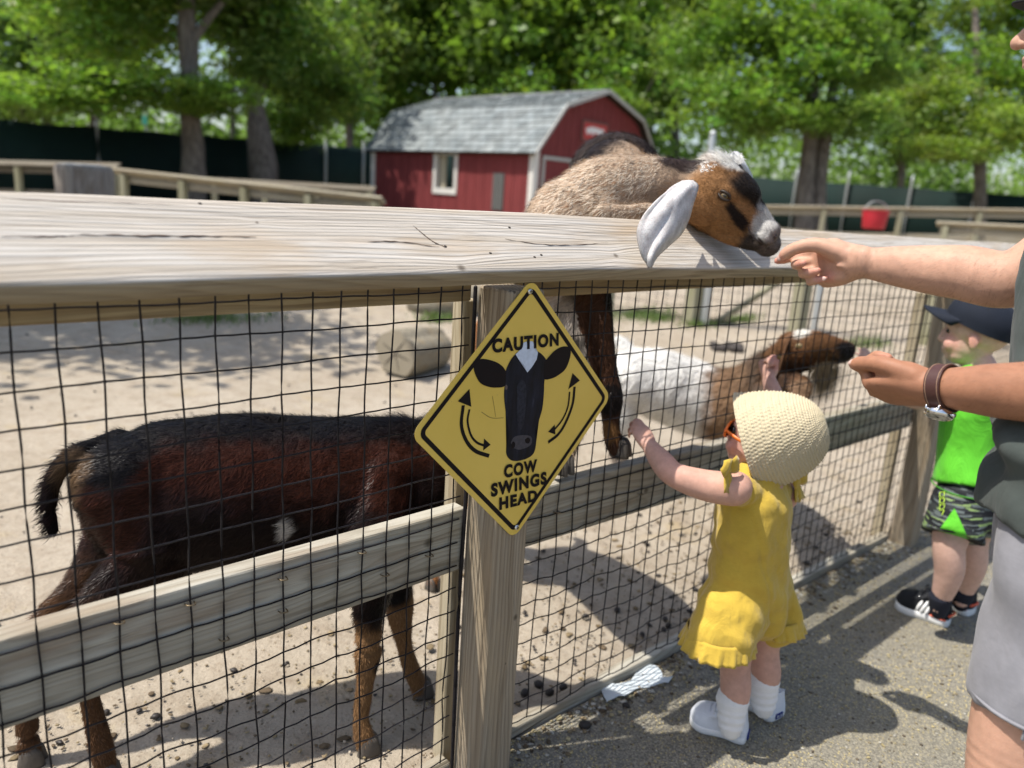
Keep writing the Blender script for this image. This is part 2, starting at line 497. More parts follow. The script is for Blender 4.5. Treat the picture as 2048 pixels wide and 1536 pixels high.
def cloth(name, col, weave=900.0, rough=.85, var=.1, sheen=.2, big=25.0, wr=0.0, wsc=22.0):
    t = NT(name); v = t.obj()
    n = t.noise(v, big, 4, .6)
    c = t.mix(t.ramp(n, [(.3, 0.0), (.7, 1.0)]), tuple(q * (1 - var) for q in col), tuple(min(1, q * (1 + var)) for q in col))
    slub = t.noise(t.mapv(v, (1, 1, 9)), 80, 3, .6)
    c = t.mix(.18, c, t.ramp(slub, [(.3, .5), (.7, 1.0)]), 'MULTIPLY')
    b1 = t.bump(t.noise(v, weave, 2), .25, .001)
    if wr:
        t.bump(t.noise(t.mapv(v, (1, 1, .55)), wsc, 4, .55, 1.1), wr, .016, b1)
    return t.set(c, rough, .2, **{'Sheen Weight': sheen * min(1.0, sum(col) / .9)})
# ---------------------------------------------------------------- ground
def dirt_mat():
    t = NT('trampled_sand'); v = t.obj()
    big = t.noise(v, .9, 4, .6); mid = t.noise(v, 9, 5, .65); fine = t.noise(v, 140, 4, .7)
    c = t.mix(t.ramp(big, [(.35, 0.0), (.65, 1.0)]), (.355, .30, .228), (.425, .368, .292))
    c = t.mix(t.math('MULTIPLY', t.ramp(mid, [(.46, 0.0), (.66, 1.0)]), .6), c, (.27, .215, .155))
    m2 = t.noise(v, 38, 4, .7); c = t.mix(t.math('MULTIPLY', t.ramp(m2, [(.55, 0.0), (.68, 1.0)]), .45), c, (.22, .165, .115)); c = t.mix(t.math('MULTIPLY', t.ramp(m2, [(.30, 1.0), (.42, 0.0)]), .4), c, (.50, .43, .35))
    c = t.mix(.5, c, t.ramp(fine, [(.2, .55), (.7, 1.0)]), 'MULTIPLY')
    wn_ = t.n('TexWhiteNoise'); cell = t.n('TexVoronoi', feature='F1'); t.put(cell.inputs['Vector'], v); cell.inputs['Scale'].default_value = 95
    sp = t.math('MULTIPLY', t.ramp(cell.outputs['Distance'], [(.16, 1.0), (.24, 0.0)]), t.ramp(cell.outputs['Color'], [(.62, 0.0), (.66, 1.0)]))
    c = t.mix(t.math('MULTIPLY', sp, .7), c, (.17, .125, .085))
    straw = t.noise(t.mapv(v, (1, 1, 1), (0, 0, .7)), 3.1, 5, .7)
    c = t.mix(t.math('MULTIPLY', t.ramp(straw, [(.58, 0.0), (.7, 1.0)]), .35), c, (.36, .27, .12))
    h = t.math('ADD', t.math('ADD', t.math('MULTIPLY', mid, 1.0), t.math('MULTIPLY', m2, .45)), t.math('MULTIPLY', fine, .22))
    t.bump(h, .75, .022)
    return t.set(c, .95, .1)
def asphalt_mat():
    t = NT('dusty_asphalt'); v = t.obj()
    cell = t.n('TexVoronoi', feature='F1'); t.put(cell.inputs['Vector'], v); cell.inputs['Scale'].default_value = 270
    c = t.ramp(cell.outputs['Color'], [(.0, (.05, .05, .048)), (.36, (.125, .12, .11)), (.55, (.21, .195, .16)), (.72, (.37, .33, .245)), (.86, (.17, .155, .13)), (1.0, (.45, .42, .35))])
    c = t.mix(.35, c, (.195, .182, .148))
    c2 = t.n('TexVoronoi', feature='F1'); t.put(c2.inputs['Vector'], t.mapv(v, (1, .55, 1), (0, 0, .6))); c2.inputs['Scale'].default_value = 170
    chips = t.math('MULTIPLY', t.ramp(c2.outputs['Distance'], [(.25, 1.0), (.38, 0.0)]), t.ramp(c2.outputs['Color'], [(.50, 0.0), (.54, 1.0)]))
    dens = t.noise(v, 2.4, 5, .65)
    c = t.mix(t.math('MULTIPLY', chips, t.ramp(dens, [(.36, .15), (.62, 1.0)])), c, (.54, .43, .18))
    big = t.noise(v, 1.3, 4, .6)
    c = t.mix(t.math('MULTIPLY', t.ramp(big, [(.4, 0.0), (.7, 1.0)]), .3), c, (.26, .22, .125))
    t.bump(t.math('ADD', cell.outputs['Distance'], t.math('MULTIPLY', chips, .8)), .4, .003)
    return t.set(c, .9, .2)
M_dirt = dirt_mat(); M_asph = asphalt_mat()

def sheet(us, vs, dz, rough=0.0, seed=3):
    U_, V_ = np.meshgrid(us, vs, indexing='ij')
    P = FO + U_[..., None] * EU + V_[..., None] * EV
    z = zground(P[..., 0], P[..., 1]) + dz
    if rough:
        q = np.stack([U_, V_, 0 * U_], -1)
        far = 1 - sstep(9, 16, np.hypot(U_, V_))
        z = z + rough * fbm(q, 2.2, 4, seed) * far * sstep(.05, .5, np.abs(V_))
    P[..., 2] = z
    n, m = U_.shape
    i = np.arange(n * m).reshape(n, m)
    Fq = np.stack([i[:-1, :-1], i[1:, :-1], i[1:, 1:], i[:-1, 1:]], -1).reshape(-1, 4)
    return P.reshape(-1, 3), Fq
def spaced(a, b, near, far0, far1):
    return np.unique(np.concatenate([np.linspace(far0, a, 24), np.linspace(a, b, near), np.linspace(b, far1, 24)]))
us = spaced(-4, 14, 240, -160, 220); vs = spaced(-1, 11, 160, -160, 220)
V, Fq = sheet(us, vs, 0.0, .013)
V[:, 2] -= np.where(touvz(V)[:, 1] < -.015, .03, 0)
tag(mesh('pen_ground', V, Fq, M_dirt), kind='structure')
us = spaced(-3, 6, 120, -60, 90); vs = np.unique(np.concatenate([np.linspace(-60, -4, 16), np.linspace(-4, -.004, 70)]))
V, Fq = sheet(us, vs, .002, 0.0)
tag(mesh('asphalt_path', V, Fq, M_asph), kind='structure')

# ---------------------------------------------------------------- grass tufts on the pen ground (nobody could count the blades)
def leafmat(name, c1, c2, trans=.35, rough=.55):
    t = NT(name)
    a = t.n('VertexColor'); a.layer_name = 'Col'
    col = t.mix(t.noise(t.obj(), .8, 2), c1, c2)
    col = t.mix(1.0, col, a.outputs[0], 'MULTIPLY')
    t.set(col, rough - .1, .45)
    tr = t.n('BsdfTranslucent'); t.put(tr.inputs[0], t.mix(1.0, col, (1.0, 1.12, .55), 'MULTIPLY'))
    ms = t.n('MixShader'); ms.inputs[0].default_value = trans
    t.t.links.new(t.b.outputs[0], ms.inputs[1]); t.t.links.new(tr.outputs[0], ms.inputs[2]); t.t.links.new(ms.outputs[0], t.out.inputs[0])
    return t.m
M_grass = leafmat('short_grass', (.10, .17, .035), (.15, .20, .06), .3)
def grass(name, spots, n, h):
    r = np.random.default_rng(5); VV = []; FF = []; CC = []
    for (c, ru, rv) in spots:
        for k in range(n):
            q = r.normal(size=2) * .5
            b = c + EU * q[0] * ru + EV * q[1] * rv
            b[2] = zground(b[0], b[1]) - .01
            a = r.uniform(0, 6.28); d = np.array([cos(a), sin(a), 0]); s = np.array([-sin(a), cos(a), 0]) * .004
            hh = h * r.uniform(.5, 1.3); lean = r.uniform(.2, .9)
            i = len(VV) * 1
            VV += [b - s, b + s, b + s * .7 + d * hh * lean * .4 + [0, 0, hh * .7], b - s * .7 + d * hh * lean * .4 + [0, 0, hh * .7], b + d * hh * lean + [0, 0, hh]]
            FF += [[i, i + 1, i + 2, i + 3], [i + 3, i + 2, i + 4]]
            CC += [np.ones(3) * r.uniform(.6, 1.3)] * 5
    return tag(mesh(name, VV, FF, M_grass, cols=np.array(CC), smooth=False), kind='stuff')
gs = [(pg(x, y), ru, rv) for x, y, ru, rv in ((450, 640, .5, .22), (395, 640, .3, .15), (1265, 634, .45, .2), (1320, 640, .35, .15), (1400, 650, .3, .12), (1730, 690, .35, .2), (1290, 628, .5, .2), (1480, 640, .35, .1), (870, 640, .2, .15))]
grass('grass', gs, 340, .07)

# ---------------------------------------------------------------- far background: trees
M_leaf = leafmat('sunlit_leaf', (.155, .265, .038), (.245, .365, .070), .57)
M_leaf2 = leafmat('deep_green_leaf', (.140, .232, .045), (.215, .315, .075), .58)
M_leaf3 = leafmat('yellow_green_leaf', (.190, .275, .042), (.270, .350, .080), .55)
def bark_mat():
    t = NT('tree_bark'); v = t.obj()
    n = t.noise(t.mapv(v, (14, 14, 2.2)), 1.0, 5, .65)
    t.bump(n, .8, .03)
    return t.set(t.ramp(n, [(.3, (.075, .06, .05)), (.55, (.17, .145, .12)), (.8, (.27, .24, .20))]), .9, .15)
M_bark = bark_mat()
def leafcloud(seed, clumps, per, size, rad, flatz=.8, inner=.35, csig=.16):
    """unit-ish crown: leaves clumped through the volume of an uneven ellipsoid"""
    r = np.random.default_rng(seed)
    d = r.normal(size=(clumps, 3)); d /= np.linalg.norm(d, axis=1, keepdims=True)
    q = inner + (1 - inner) * r.random((clumps, 1)) ** .6
    c = d * q * (1 + .18 * fbm(d, 1.6, 2, seed)[:, None])
    c[:, 2] *= flatz
    k = np.repeat(np.arange(clumps), per); n = len(k)
    sig = csig * (.6 + .8 * r.random(clumps))
    off = r.normal(size=(n, 3)) * sig[k][:, None] * np.array([1, 1, .55])
    P = (c[k] + off) * rad
    nn = r.normal(size=(n, 3)) * .8 + np.array([0, 0, .7]); nn /= np.linalg.norm(nn, axis=1, keepdims=True)
    a = np.cross(nn, r.normal(size=(n, 3))); a /= np.linalg.norm(a, axis=1, keepdims=True)
    b = np.cross(nn, a)
    L = size * (.6 + .8 * r.random((n, 1)))
    V = np.stack([P - a * L * .5, P + b * L * .32 - a * L * .05, P + a * L * .55, P - b * L * .32 - a * L * .05], 1).reshape(-1, 3)
    Fq = np.arange(n * 4).reshape(-1, 4)
    tint = (.6 + .65 * r.random((clumps, 1)))[k] * (.85 + .3 * r.random((n, 1))) * (1 + np.array([[.10, .0, -.05]]) * r.normal(size=(clumps, 1))[k])
    return V, Fq, np.repeat(tint, 4, axis=0)
CROWN = {}
def crown_mesh(kind, seed, clumps, per, size, rad, mat, flatz, inner, csig):
    key = (kind, seed)
    if key not in CROWN:
        V, Fq, Cc = leafcloud(seed, clumps, per, size, rad, flatz, inner, csig)
        o = mesh('crown', V, Fq, mat, cols=Cc, smooth=False)
        CROWN[key] = o.data; bpy.data.objects.remove(o)
    return CROWN[key]
def tree(base, label, trunks, crowns, group='trees behind the pen', name='tree'):
    """trunks: lists of (points, radii) relative to base; crowns: (offset, scale, kind, seed, mat)"""
    t = thing(name, label, 'tree', base, 0, group)
    for pts, rad in trunks:
        P = np.asarray(pts, float) + base
        v, f = tube(P, rad, 9, 4)
        v = v + .12 * np.asarray(rad)[0] * fbm(v, 3.0, 3, 11)[:, None] * np.array([1, 1, 0])
        mesh('trunk', v, f, M_bark, t)
    for off, sc, kind, seed, mat in crowns:
        pr = {'big': (130, 40, .34, 1.0, mat, .8, .25, .17), 'fine': (120, 34, .25, 1.0, mat, .8, .2, .17), 'low': (90, 40, .25, 1.0, mat, .55, .1, .18), 'far': (110, 28, .42, 1.0, mat, 1.0, .2, .2)}[kind]
        size = pr[2]
        me = crown_mesh(kind + mat.name, seed, pr[0], pr[1], size / 2.5, pr[3], mat, *pr[5:])
        o = bpy.data.objects.new('crown', me); COL.objects.link(o); o.parent = t
        o.location = off; o.scale = sc; o.rotation_euler = (0, 0, seed * 1.7)
    return t
def bpt(x, y, d): return pd(x, y, d)
def base_at(x, d):
    P = pd(x, 500, d); return np.array([P[0], P[1], float(zground(P[0], P[1])) - .1])
def off(base, x, y, d): return (pd(x, y, d) - base).tolist()

# left maple: tall pale trunk with low skirts of leaves
b = base_at(388, 15.5)
tree(b, 'tall maple with a pale trunk and low leafy boughs, left of the barn', [
    ([(0, 0, 0), off(b, 386, 330, 15.5), off(b, 380, 180, 15.5), off(b, 372, 20, 15.4), off(b, 366, -160, 15.3)], [.30, .23, .20, .19, .17]),
    ([off(b, 385, 230, 15.5), off(b, 290, 170, 14.6), off(b, 190, 150, 13.8)], [.09, .06, .03]),
    ([off(b, 385, 235, 15.5), off(b, 430, 190, 15.0), off(b, 490, 180, 14.6)], [.08, .05, .02]),
    ([off(b, 378, 90, 15.4), off(b, 440, 10, 15.6), off(b, 520, -60, 16)], [.10, .07, .04])],
    [(off(b, 250, 165, 14.6), (1.7, 1.5, .62), 'low', 1, M_leaf), (off(b, 110, 190, 13.8), (1.3, 1.3, .55), 'low', 2, M_leaf),
     (off(b, 425, 190, 14.8), (.95, .9, .62), 'low', 3, M_leaf), (off(b, 380, 215, 14.9), (.75, .7, .3), 'low', 5, M_leaf),
     (off(b, 190, 30, 15.5), (1.9, 1.7, 1.2), 'fine', 4, M_leaf), (off(b, 330, -120, 15.5), (2.8, 2.6, 1.5), 'big', 6, M_leaf2)])
# dark tree right of it
b = base_at(527, 17.5)
tree(b, 'dark leaning trunk with deep green crown between maple and barn', [
    ([(0, 0, 0), off(b, 524, 330, 17.5), off(b, 510, 200, 17.5), off(b, 490, 80, 17.4), off(b, 470, -80, 17.4)], [.42, .31, .21, .17, .14]),
    ([off(b, 512, 210, 17.5), off(b, 545, 90, 17.9), off(b, 580, -30, 18.2)], [.13, .10, .06])],
    [(off(b, 590, 60, 18.2), (1.9, 1.9, 1.7), 'fine', 7, M_leaf2), (off(b, 520, 130, 17.0), (.9, .9, .9), 'low', 8, M_leaf2), (off(b, 640, 190, 19.5), (1.5, 1.5, 1.1), 'fine', 9, M_leaf2), (off(b, 480, 20, 17.2), (1.1, 1.2, 1.0), 'fine', 10, M_leaf2), (off(b, 580, 250, 20.0), (1.0, 1.0, .7), 'fine', 2, M_leaf)])
# big twin-trunk tree on the right
b = base_at(1622, 18.5)
tree(b, 'broad green tree with twin grey trunks, right of the brown goat head', [
    ([off(b, 1607, 470, 18.5), off(b, 1613, 350, 18.5), off(b, 1622, 260, 18.5), off(b, 1628, 120, 18.6), off(b, 1630, 0, 18.7)], [.25, .19, .17, .13, .08]),
    ([off(b, 1634, 470, 18.6), off(b, 1640, 350, 18.6), off(b, 1652, 260, 18.7), off(b, 1668, 150, 18.9), off(b, 1675, 60, 19)], [.23, .17, .16, .10, .04]),
    ([off(b, 1620, 270, 18.5), off(b, 1540, 200, 18.0), off(b, 1440, 150, 17.6)], [.09, .06, .03])],
    [(off(b, 1470, 215, 17.9), (1.45, 1.4, 1.15), 'fine', 11, M_leaf), (off(b, 1580, 110, 18.0), (1.7, 1.7, 1.4), 'fine', 12, M_leaf), (off(b, 1690, 235, 18.4), (1.35, 1.4, .8), 'fine', 13, M_leaf2),
     (off(b, 1590, 240, 17.6), (1.1, 1.0, .55), 'low', 14, M_leaf), (off(b, 1520, 30, 18.6), (1.7, 1.7, 1.1), 'fine', 15, M_leaf), (off(b, 1400, 110, 19), (1.1, 1.1, 1.1), 'fine', 16, M_leaf), (off(b, 1745, 130, 19), (.9, .9, .7), 'fine', 5, M_leaf2), (off(b, 1690, 60, 18.4), (1.0, 1.0, .75), 'fine', 8, M_leaf)])
# right edge trees
b = base_at(1965, 20)
tree(b, 'light green tree with low spreading boughs behind the adult', [
    ([(0, 0, 0), off(b, 1960, 330, 20), off(b, 1955, 150, 20.2), off(b, 1950, 20, 20.3)], [.18, .15, .12, .08])],
    [(off(b, 1890, 205, 19.6), (1.35, 1.3, .9), 'fine', 17, M_leaf3), (off(b, 1990, 260, 19.2), (1.5, 1.4, .85), 'fine', 18, M_leaf3), (off(b, 1900, 300, 18.6), (1.1, 1.1, .5), 'low', 19, M_leaf3), (off(b, 1990, 130, 20.5), (1.3, 1.3, .9), 'fine', 20, M_leaf), (off(b, 2120, 200, 20), (1.8, 1.8, 1.6), 'fine', 21, M_leaf), (off(b, 2010, 60, 21.5), (1.3, 1.2, .8), 'fine', 3, M_leaf), (off(b, 1935, 20, 21), (.9, .9, .7), 'fine', 7, M_leaf3), (off(b, 2040, -20, 21), (1.4, 1.3, .9), 'fine', 6, M_leaf)])
# mid-distance trees behind the barn, each its own
hz = [(700, 60, 27, 2.4, M_leaf3, 'yellowish tree with slim trunk, left of the barn ridge'),
      (850, 90, 31, 2.7, M_leaf, 'straight tree standing behind the barn roof'),
      (985, 70, 29, 2.5, M_leaf, 'bright green tree above the middle of the barn roof'),
      (1120, 60, 33, 2.6, M_leaf3, 'tall pale tree above the barn gable'),
      (1245, 100, 28, 2.3, M_leaf, 'green tree just right of the barn peak'),
      (1345, 60, 34, 2.8, M_leaf3, 'pale tree between the barn and the twin-trunk tree'),
      (60, 60, 24, 2.5, M_leaf2, 'dark tree at the far left over the green screen'),
      (200, 30, 27, 2.6, M_leaf, 'green tree behind the maple, left edge of the row'),
      (1790, 150, 30, 2.3, M_leaf2, 'dark tree in the gap right of the twin trunks')]
for i, (x, y, d, r, m, lab) in enumerate(hz):
    b = base_at(x, d)
    top = off(b, x + random.uniform(-25, 25), y - 60, d)
    trunks = [([(0, 0, 0), [top[0] * .3, top[1] * .3, top[2] * .5], top], [.16, .13, .06])]
    for k in range(2):
        a = random.uniform(0, 6.28)
        trunks.append(([[top[0] * .3, top[1] * .3, top[2] * (.4 + .15 * k)], [top[0] * .4 + cos(a) * r * .5, top[1] * .4 + sin(a) * r * .5, top[2] * (.6 + .15 * k)]], [.06, .02]))
    cr = [(off(b, x, y, d), (r, r, r * 1.05), 'fine' if d < 29 else 'big', 20 + i % 4, m),
          (off(b, x + random.uniform(-70, 70), y + 120, d - 1), (r * .7, r * .7, r * .55), 'fine', 24 + i % 3, m),
          (off(b, x + random.uniform(-60, 60), y - 110, d), (r * .9, r * .9, r * .8), 'big', 20 + (i + 1) % 4, m)]
    tree(b, lab, trunks, cr)
# the wood beyond: reads as one mass
def wood_mass():
    r = np.random.default_rng(31); Vs, Fs, Cs, n = [], [], [], 0
    for (d0, d1, cnt, sz, zmax) in ((29, 34, 420, .26, 3.6), (34, 44, 560, .34, 8.5), (46, 60, 400, .5, 12.5)):
        for k in range(cnt):
            d = r.uniform(d0, d1); x = r.uniform(-700, 2750)
            P = pd(x, 400, d); h = r.uniform(.3, zmax) if r.random() < .8 else r.uniform(.2, 2.5)
            if x > 1650 and h > .62 * zmax and r.random() < .6: h *= .6
            rad = r.uniform(1.0, 2.1) * d / 40
            c = np.array([P[0], P[1], .2 + h])
            m = 60
            q = r.normal(size=(m, 3)) * .45 * rad
            nn = r.normal(size=(m, 3)) * .8 + [0, -.2, .6]; nn /= np.linalg.norm(nn, axis=1, keepdims=True)
            a = np.cross(nn, r.normal(size=(m, 3))); a /= np.linalg.norm(a, axis=1, keepdims=True); b = np.cross(nn, a)
            L = sz * (.6 + .8 * r.random((m, 1)))
            Q = c + q
            Vs.append(np.stack([Q - a * L * .5, Q + b * L * .35, Q + a * L * .55, Q - b * L * .35], 1).reshape(-1, 3))
            Cs.append(np.repeat(np.full((m, 3), 1.0) * r.uniform(.7, 1.5) * (.85 + .3 * r.random((m, 1))), 4, axis=0))
    V = np.concatenate(Vs); Cc = np.concatenate(Cs)
    V[:, 2] = np.maximum(V[:, 2], .2)
    tag(mesh('distant_wood', V, np.arange(len(V)).reshape(-1, 4), M_leaf2, cols=Cc, smooth=False), kind='stuff')
wood_mass()
for i, (x, d, r_, lean) in enumerate(((90, 26, .16, 8), (470, 30, .13, -6), (790, 34, .14, 5), (880, 30, .10, -8), (1010, 36, .13, 4), (1065, 33, .09, 10), (1305, 30, .12, -5))):
    b = base_at(x, d)
    tree(b, ['slim grey trunk in the wood at far left', 'slim dark trunk in the wood right of the maple', 'slim trunk in the wood over the left end of the barn roof', 'thin trunk in the wood over the barn roof', 'grey trunk in the wood over mid barn roof', 'leaning thin trunk in the wood over the barn roof', 'pale trunk in the wood beside the barn peak', 'thin trunk left of the twin-trunk tree', 'thin trunk right of the twin-trunk tree', 'leaning thin trunk toward the right edge of the wood'][i],
         [([(0, 0, 0), off(b, x + lean, 200, d), off(b, x + lean * 2.5, -60, d)], [r_, r_ * .85, r_ * .6])],
         [(off(b, x + lean * 3, -60, d), (1.6, 1.6, 1.2), 'big', 20 + i % 4, M_leaf2)], group='slim trunks in the wood', name='woodland_tree')
# tree left of the frame whose shade dapples the pen
b = np.array([-5.6, 4.6, 0.1])
tree(b, 'shade tree beside the pen whose dappled shadow lies on the sand', [
    ([(0, 0, 0), (0, 0, 1.6), (.3, -.1, 3.2), (.9, -.2, 4.6)], [.2, .16, .13, .07])],
    [((.9, .8, 4.9), (1.35, 1.3, .8), 'low', 31, M_leaf), ((.3, 2.6, 5.2), (1.4, 1.2, .8), 'low', 32, M_leaf), ((-.6, .4, 4.8), (1.5, 1.6, 1.0), 'low', 33, M_leaf)])
# ---------------------------------------------------------------- barn
def siding_mat(name, col):
    t = NT(name); v = t.obj()
    n = t.noise(t.mapv(v, (3, 3, .8)), 2.5, 4, .6)
    c = t.mix(t.ramp(n, [(.3, 0.0), (.7, 1.0)]), tuple(q * .82 for q in col), tuple(q * 1.12 for q in col))
    return t.set(c, .7, .3)
M_red = siding_mat('barn_red_paint', (.19, .036, .036))
M_white = flat('barn_white_paint', (.62, .60, .55), .6, .3, 0, .1, 3)
M_rake = flat('rake_grey_paint', (.40, .39, .36), .6, .3, 0, .1, 3)
M_dark = flat('dark_interior', (.03, .022, .018), .9, .1)
def shingle_mat():
    t = NT('grey_shingle'); v = t.obj()
    a = t.n('VertexColor'); a.layer_name = 'Col'
    n = t.noise(v, 2.2, 4, .6)
    c = t.mix(1.0, a.outputs[0], t.ramp(n, [(.3, (.78, .82, .84)), (.7, (1, 1, .98))]), 'MULTIPLY')
    t.bump(t.noise(v, 90, 3), .3, .004)
    return t.set(c, .9, .15)
M_shingle = shingle_mat()
BD = np.array([-.741, .672, 0]); BG = np.array([.672, .741, 0]); ZB = np.array([0, 0, 1.0])
BC = np.array([.151, 16.189, 0]); BLEN, BWID = 5.36, 4.2
BC[2] = 0.15
barn = thing('barn', 'small red gambrel barn with grey shingle roof and white trim', 'barn', BC, 0)
def BP(a, b, z): return BC + BD * a + BG * b + ZB * (z - BC[2])   # a along side (left), b along gable (right), z absolute
def slab(p, du, dv, dn, name, mat, parent=barn, **k):
    """box from corner p spanned by three vectors"""
    p, du, dv, dn = (np.asarray(q, float) for q in (p, du, dv, dn))
    c = [p + du * i + dv * j + dn * l for l in (0, 1) for j in (0, 1) for i in (0, 1)]
    return mesh(name, c, [[0, 2, 3, 1], [4, 5, 7, 6], [0, 1, 5, 4], [2, 6, 7, 3], [0, 4, 6, 2], [1, 3, 7, 5]], mat, parent, smooth=False, **k)
SN, GN = -BG, -BD       # outward normals: long side wall faces -BG, gable faces -BD
ZE, ZK, ZR, BK = 2.19, 3.10, 3.56, .72     # eave, knee, ridge heights; knee inset
# window and vent openings on the side wall, in (a, z)
def side_az(x, y):
    r = ray(x, y); n = BG; t_ = ((BC - CAM) @ n) / (r @ n); P = CAM + r * t_
    return (P - BC) @ BD, P[2]
a1, z1 = side_az(915, 305); a2, z2 = side_az(868, 382)
wa0, wa1, wz0, wz1 = a1 + .06, a2 - .06, z2 + .08, z1 - .06
pw = .27; na = int(BLEN / pw)
for i in range(na):
    A0, A1 = i * BLEN / na, (i + 1) * BLEN / na - .012
    spans = [(.1, ZE)]
    if A1 > wa0 and A0 < wa1: spans = [(.1, wz0), (wz1, ZE)]
    for (s0, s1) in spans:
        slab(BP(A0, 0, s0), BD * (A1 - A0), ZB * (s1 - s0), SN * -.05, 'plank', M_red)
slab(BP(.02, .06, .1), BD * (BLEN - .04), ZB * (wz0 - .1), SN * -.03, 'wall_lining', M_dark)
slab(BP(.02, .06, wz1), BD * (BLEN - .04), ZB * (ZE - wz1), SN * -.03, 'wall_lining', M_dark)
slab(BP(.02, .06, wz0), BD * (wa0 - .02), ZB * (wz1 - wz0), SN * -.03, 'wall_lining', M_dark)
slab(BP(wa1, .06, wz0), BD * (BLEN - wa1 - .02), ZB * (wz1 - wz0), SN * -.03, 'wall_lining', M_dark)
slab(BP(.1, 2.6, .1), BD * (BLEN - .2), ZB * 2.1, BG * .05, 'inner_partition', M_dark)
win = slab(BP(wa0 - .09, -.03, wz0 - .13), BD * (wa1 - wa0 + .18), ZB * .13, BG * .06, 'window_sill', M_white)
slab(BP(wa0 - .09, -.025, wz1), BD * (wa1 - wa0 + .18), ZB * .1, BG * .055, 'window_frame', M_white)
slab(BP(wa0 - .09, -.025, wz0), BD * .09, ZB * (wz1 - wz0), BG * .12, 'window_frame', M_white)
slab(BP(wa1, -.025, wz0), BD * .09, ZB * (wz1 - wz0), BG * .3, 'window_frame', M_white)
wm = (wa0 + wa1) / 2
slab(BP(wm + .10, .10, wz0), BD * (wa1 - wm - .11), ZB * (wz1 - wz0), BG * .03, 'sliding_panel', flat('pale_wood_panel', (.40, .36, .26), .7))
a1, z1 = side_az(1010, 347); a2, z2 = side_az(984, 420)
vent = slab(BP(a1, -.02, z2), BD * (a2 - a1), ZB * (z1 - z2), BG * .04, 'wall_vent', flat('vent_grey', (.085, .085, .08), .6))
for k in range(5): slab(BP(a1 + (a2 - a1) * (k + .3) / 5, -.035, z2 + .02), BD * (a2 - a1) * .08, ZB * (z1 - z2 - .04), BG * .02, 'vent_bar', flat('vent_bar_grey', (.16, .16, .15), .6), vent)
# gable
def gz_top(b):
    b = min(b, BWID - b)
    return ZE + (ZK - ZE) * b / BK if b < BK else ZK + (ZR - ZK) * (b - BK) / (BWID / 2 - BK)
ng = 19
for i in range(ng):
    b0, b1 = i * BWID / ng + .006, (i + 1) * BWID / ng - .006
    c = [BP(0, b0, .1), BP(0, b1, .1), BP(0, b1, gz_top(b1) - .06), BP(0, b0, gz_top(b0) - .06)]
    c += [p - GN * .05 for p in c]
    mesh('plank', c, [[0, 1, 2, 3], [7, 6, 5, 4], [0, 4, 5, 1], [1, 5, 6, 2], [2, 6, 7, 3], [3, 7, 4, 0]], M_red, barn, smooth=False)
for z in (.5, 1.4, 2.1): slab(BP(.06, .1, z), BG * (BWID - .2), ZB * .12, GN * -.03, 'gable_rail', M_dark)
slab(BP(.09, .05, .1), BG * (BWID - .1), ZB * 2.1, GN * -.02, 'wall_lining', M_dark)
slab(BP(-.03, -.03, .05), BD * .13, ZB * (ZE - .08), BG * .025, 'corner_trim', M_white)
slab(BP(-.03, -.005, .05), BG * .13, ZB * (ZE - .08), BD * .025, 'corner_trim', M_white)
slab(BP(BLEN - .13, -.03, .05), BD * .14, ZB * (ZE - .08), BG * .025, 'corner_trim', M_white)
def gable_bz(x, y):
    r = ray(x, y); t_ = ((BC - CAM) @ BD) / (r @ BD); P = CAM + r * t_
    return (P - BC) @ BG, P[2]
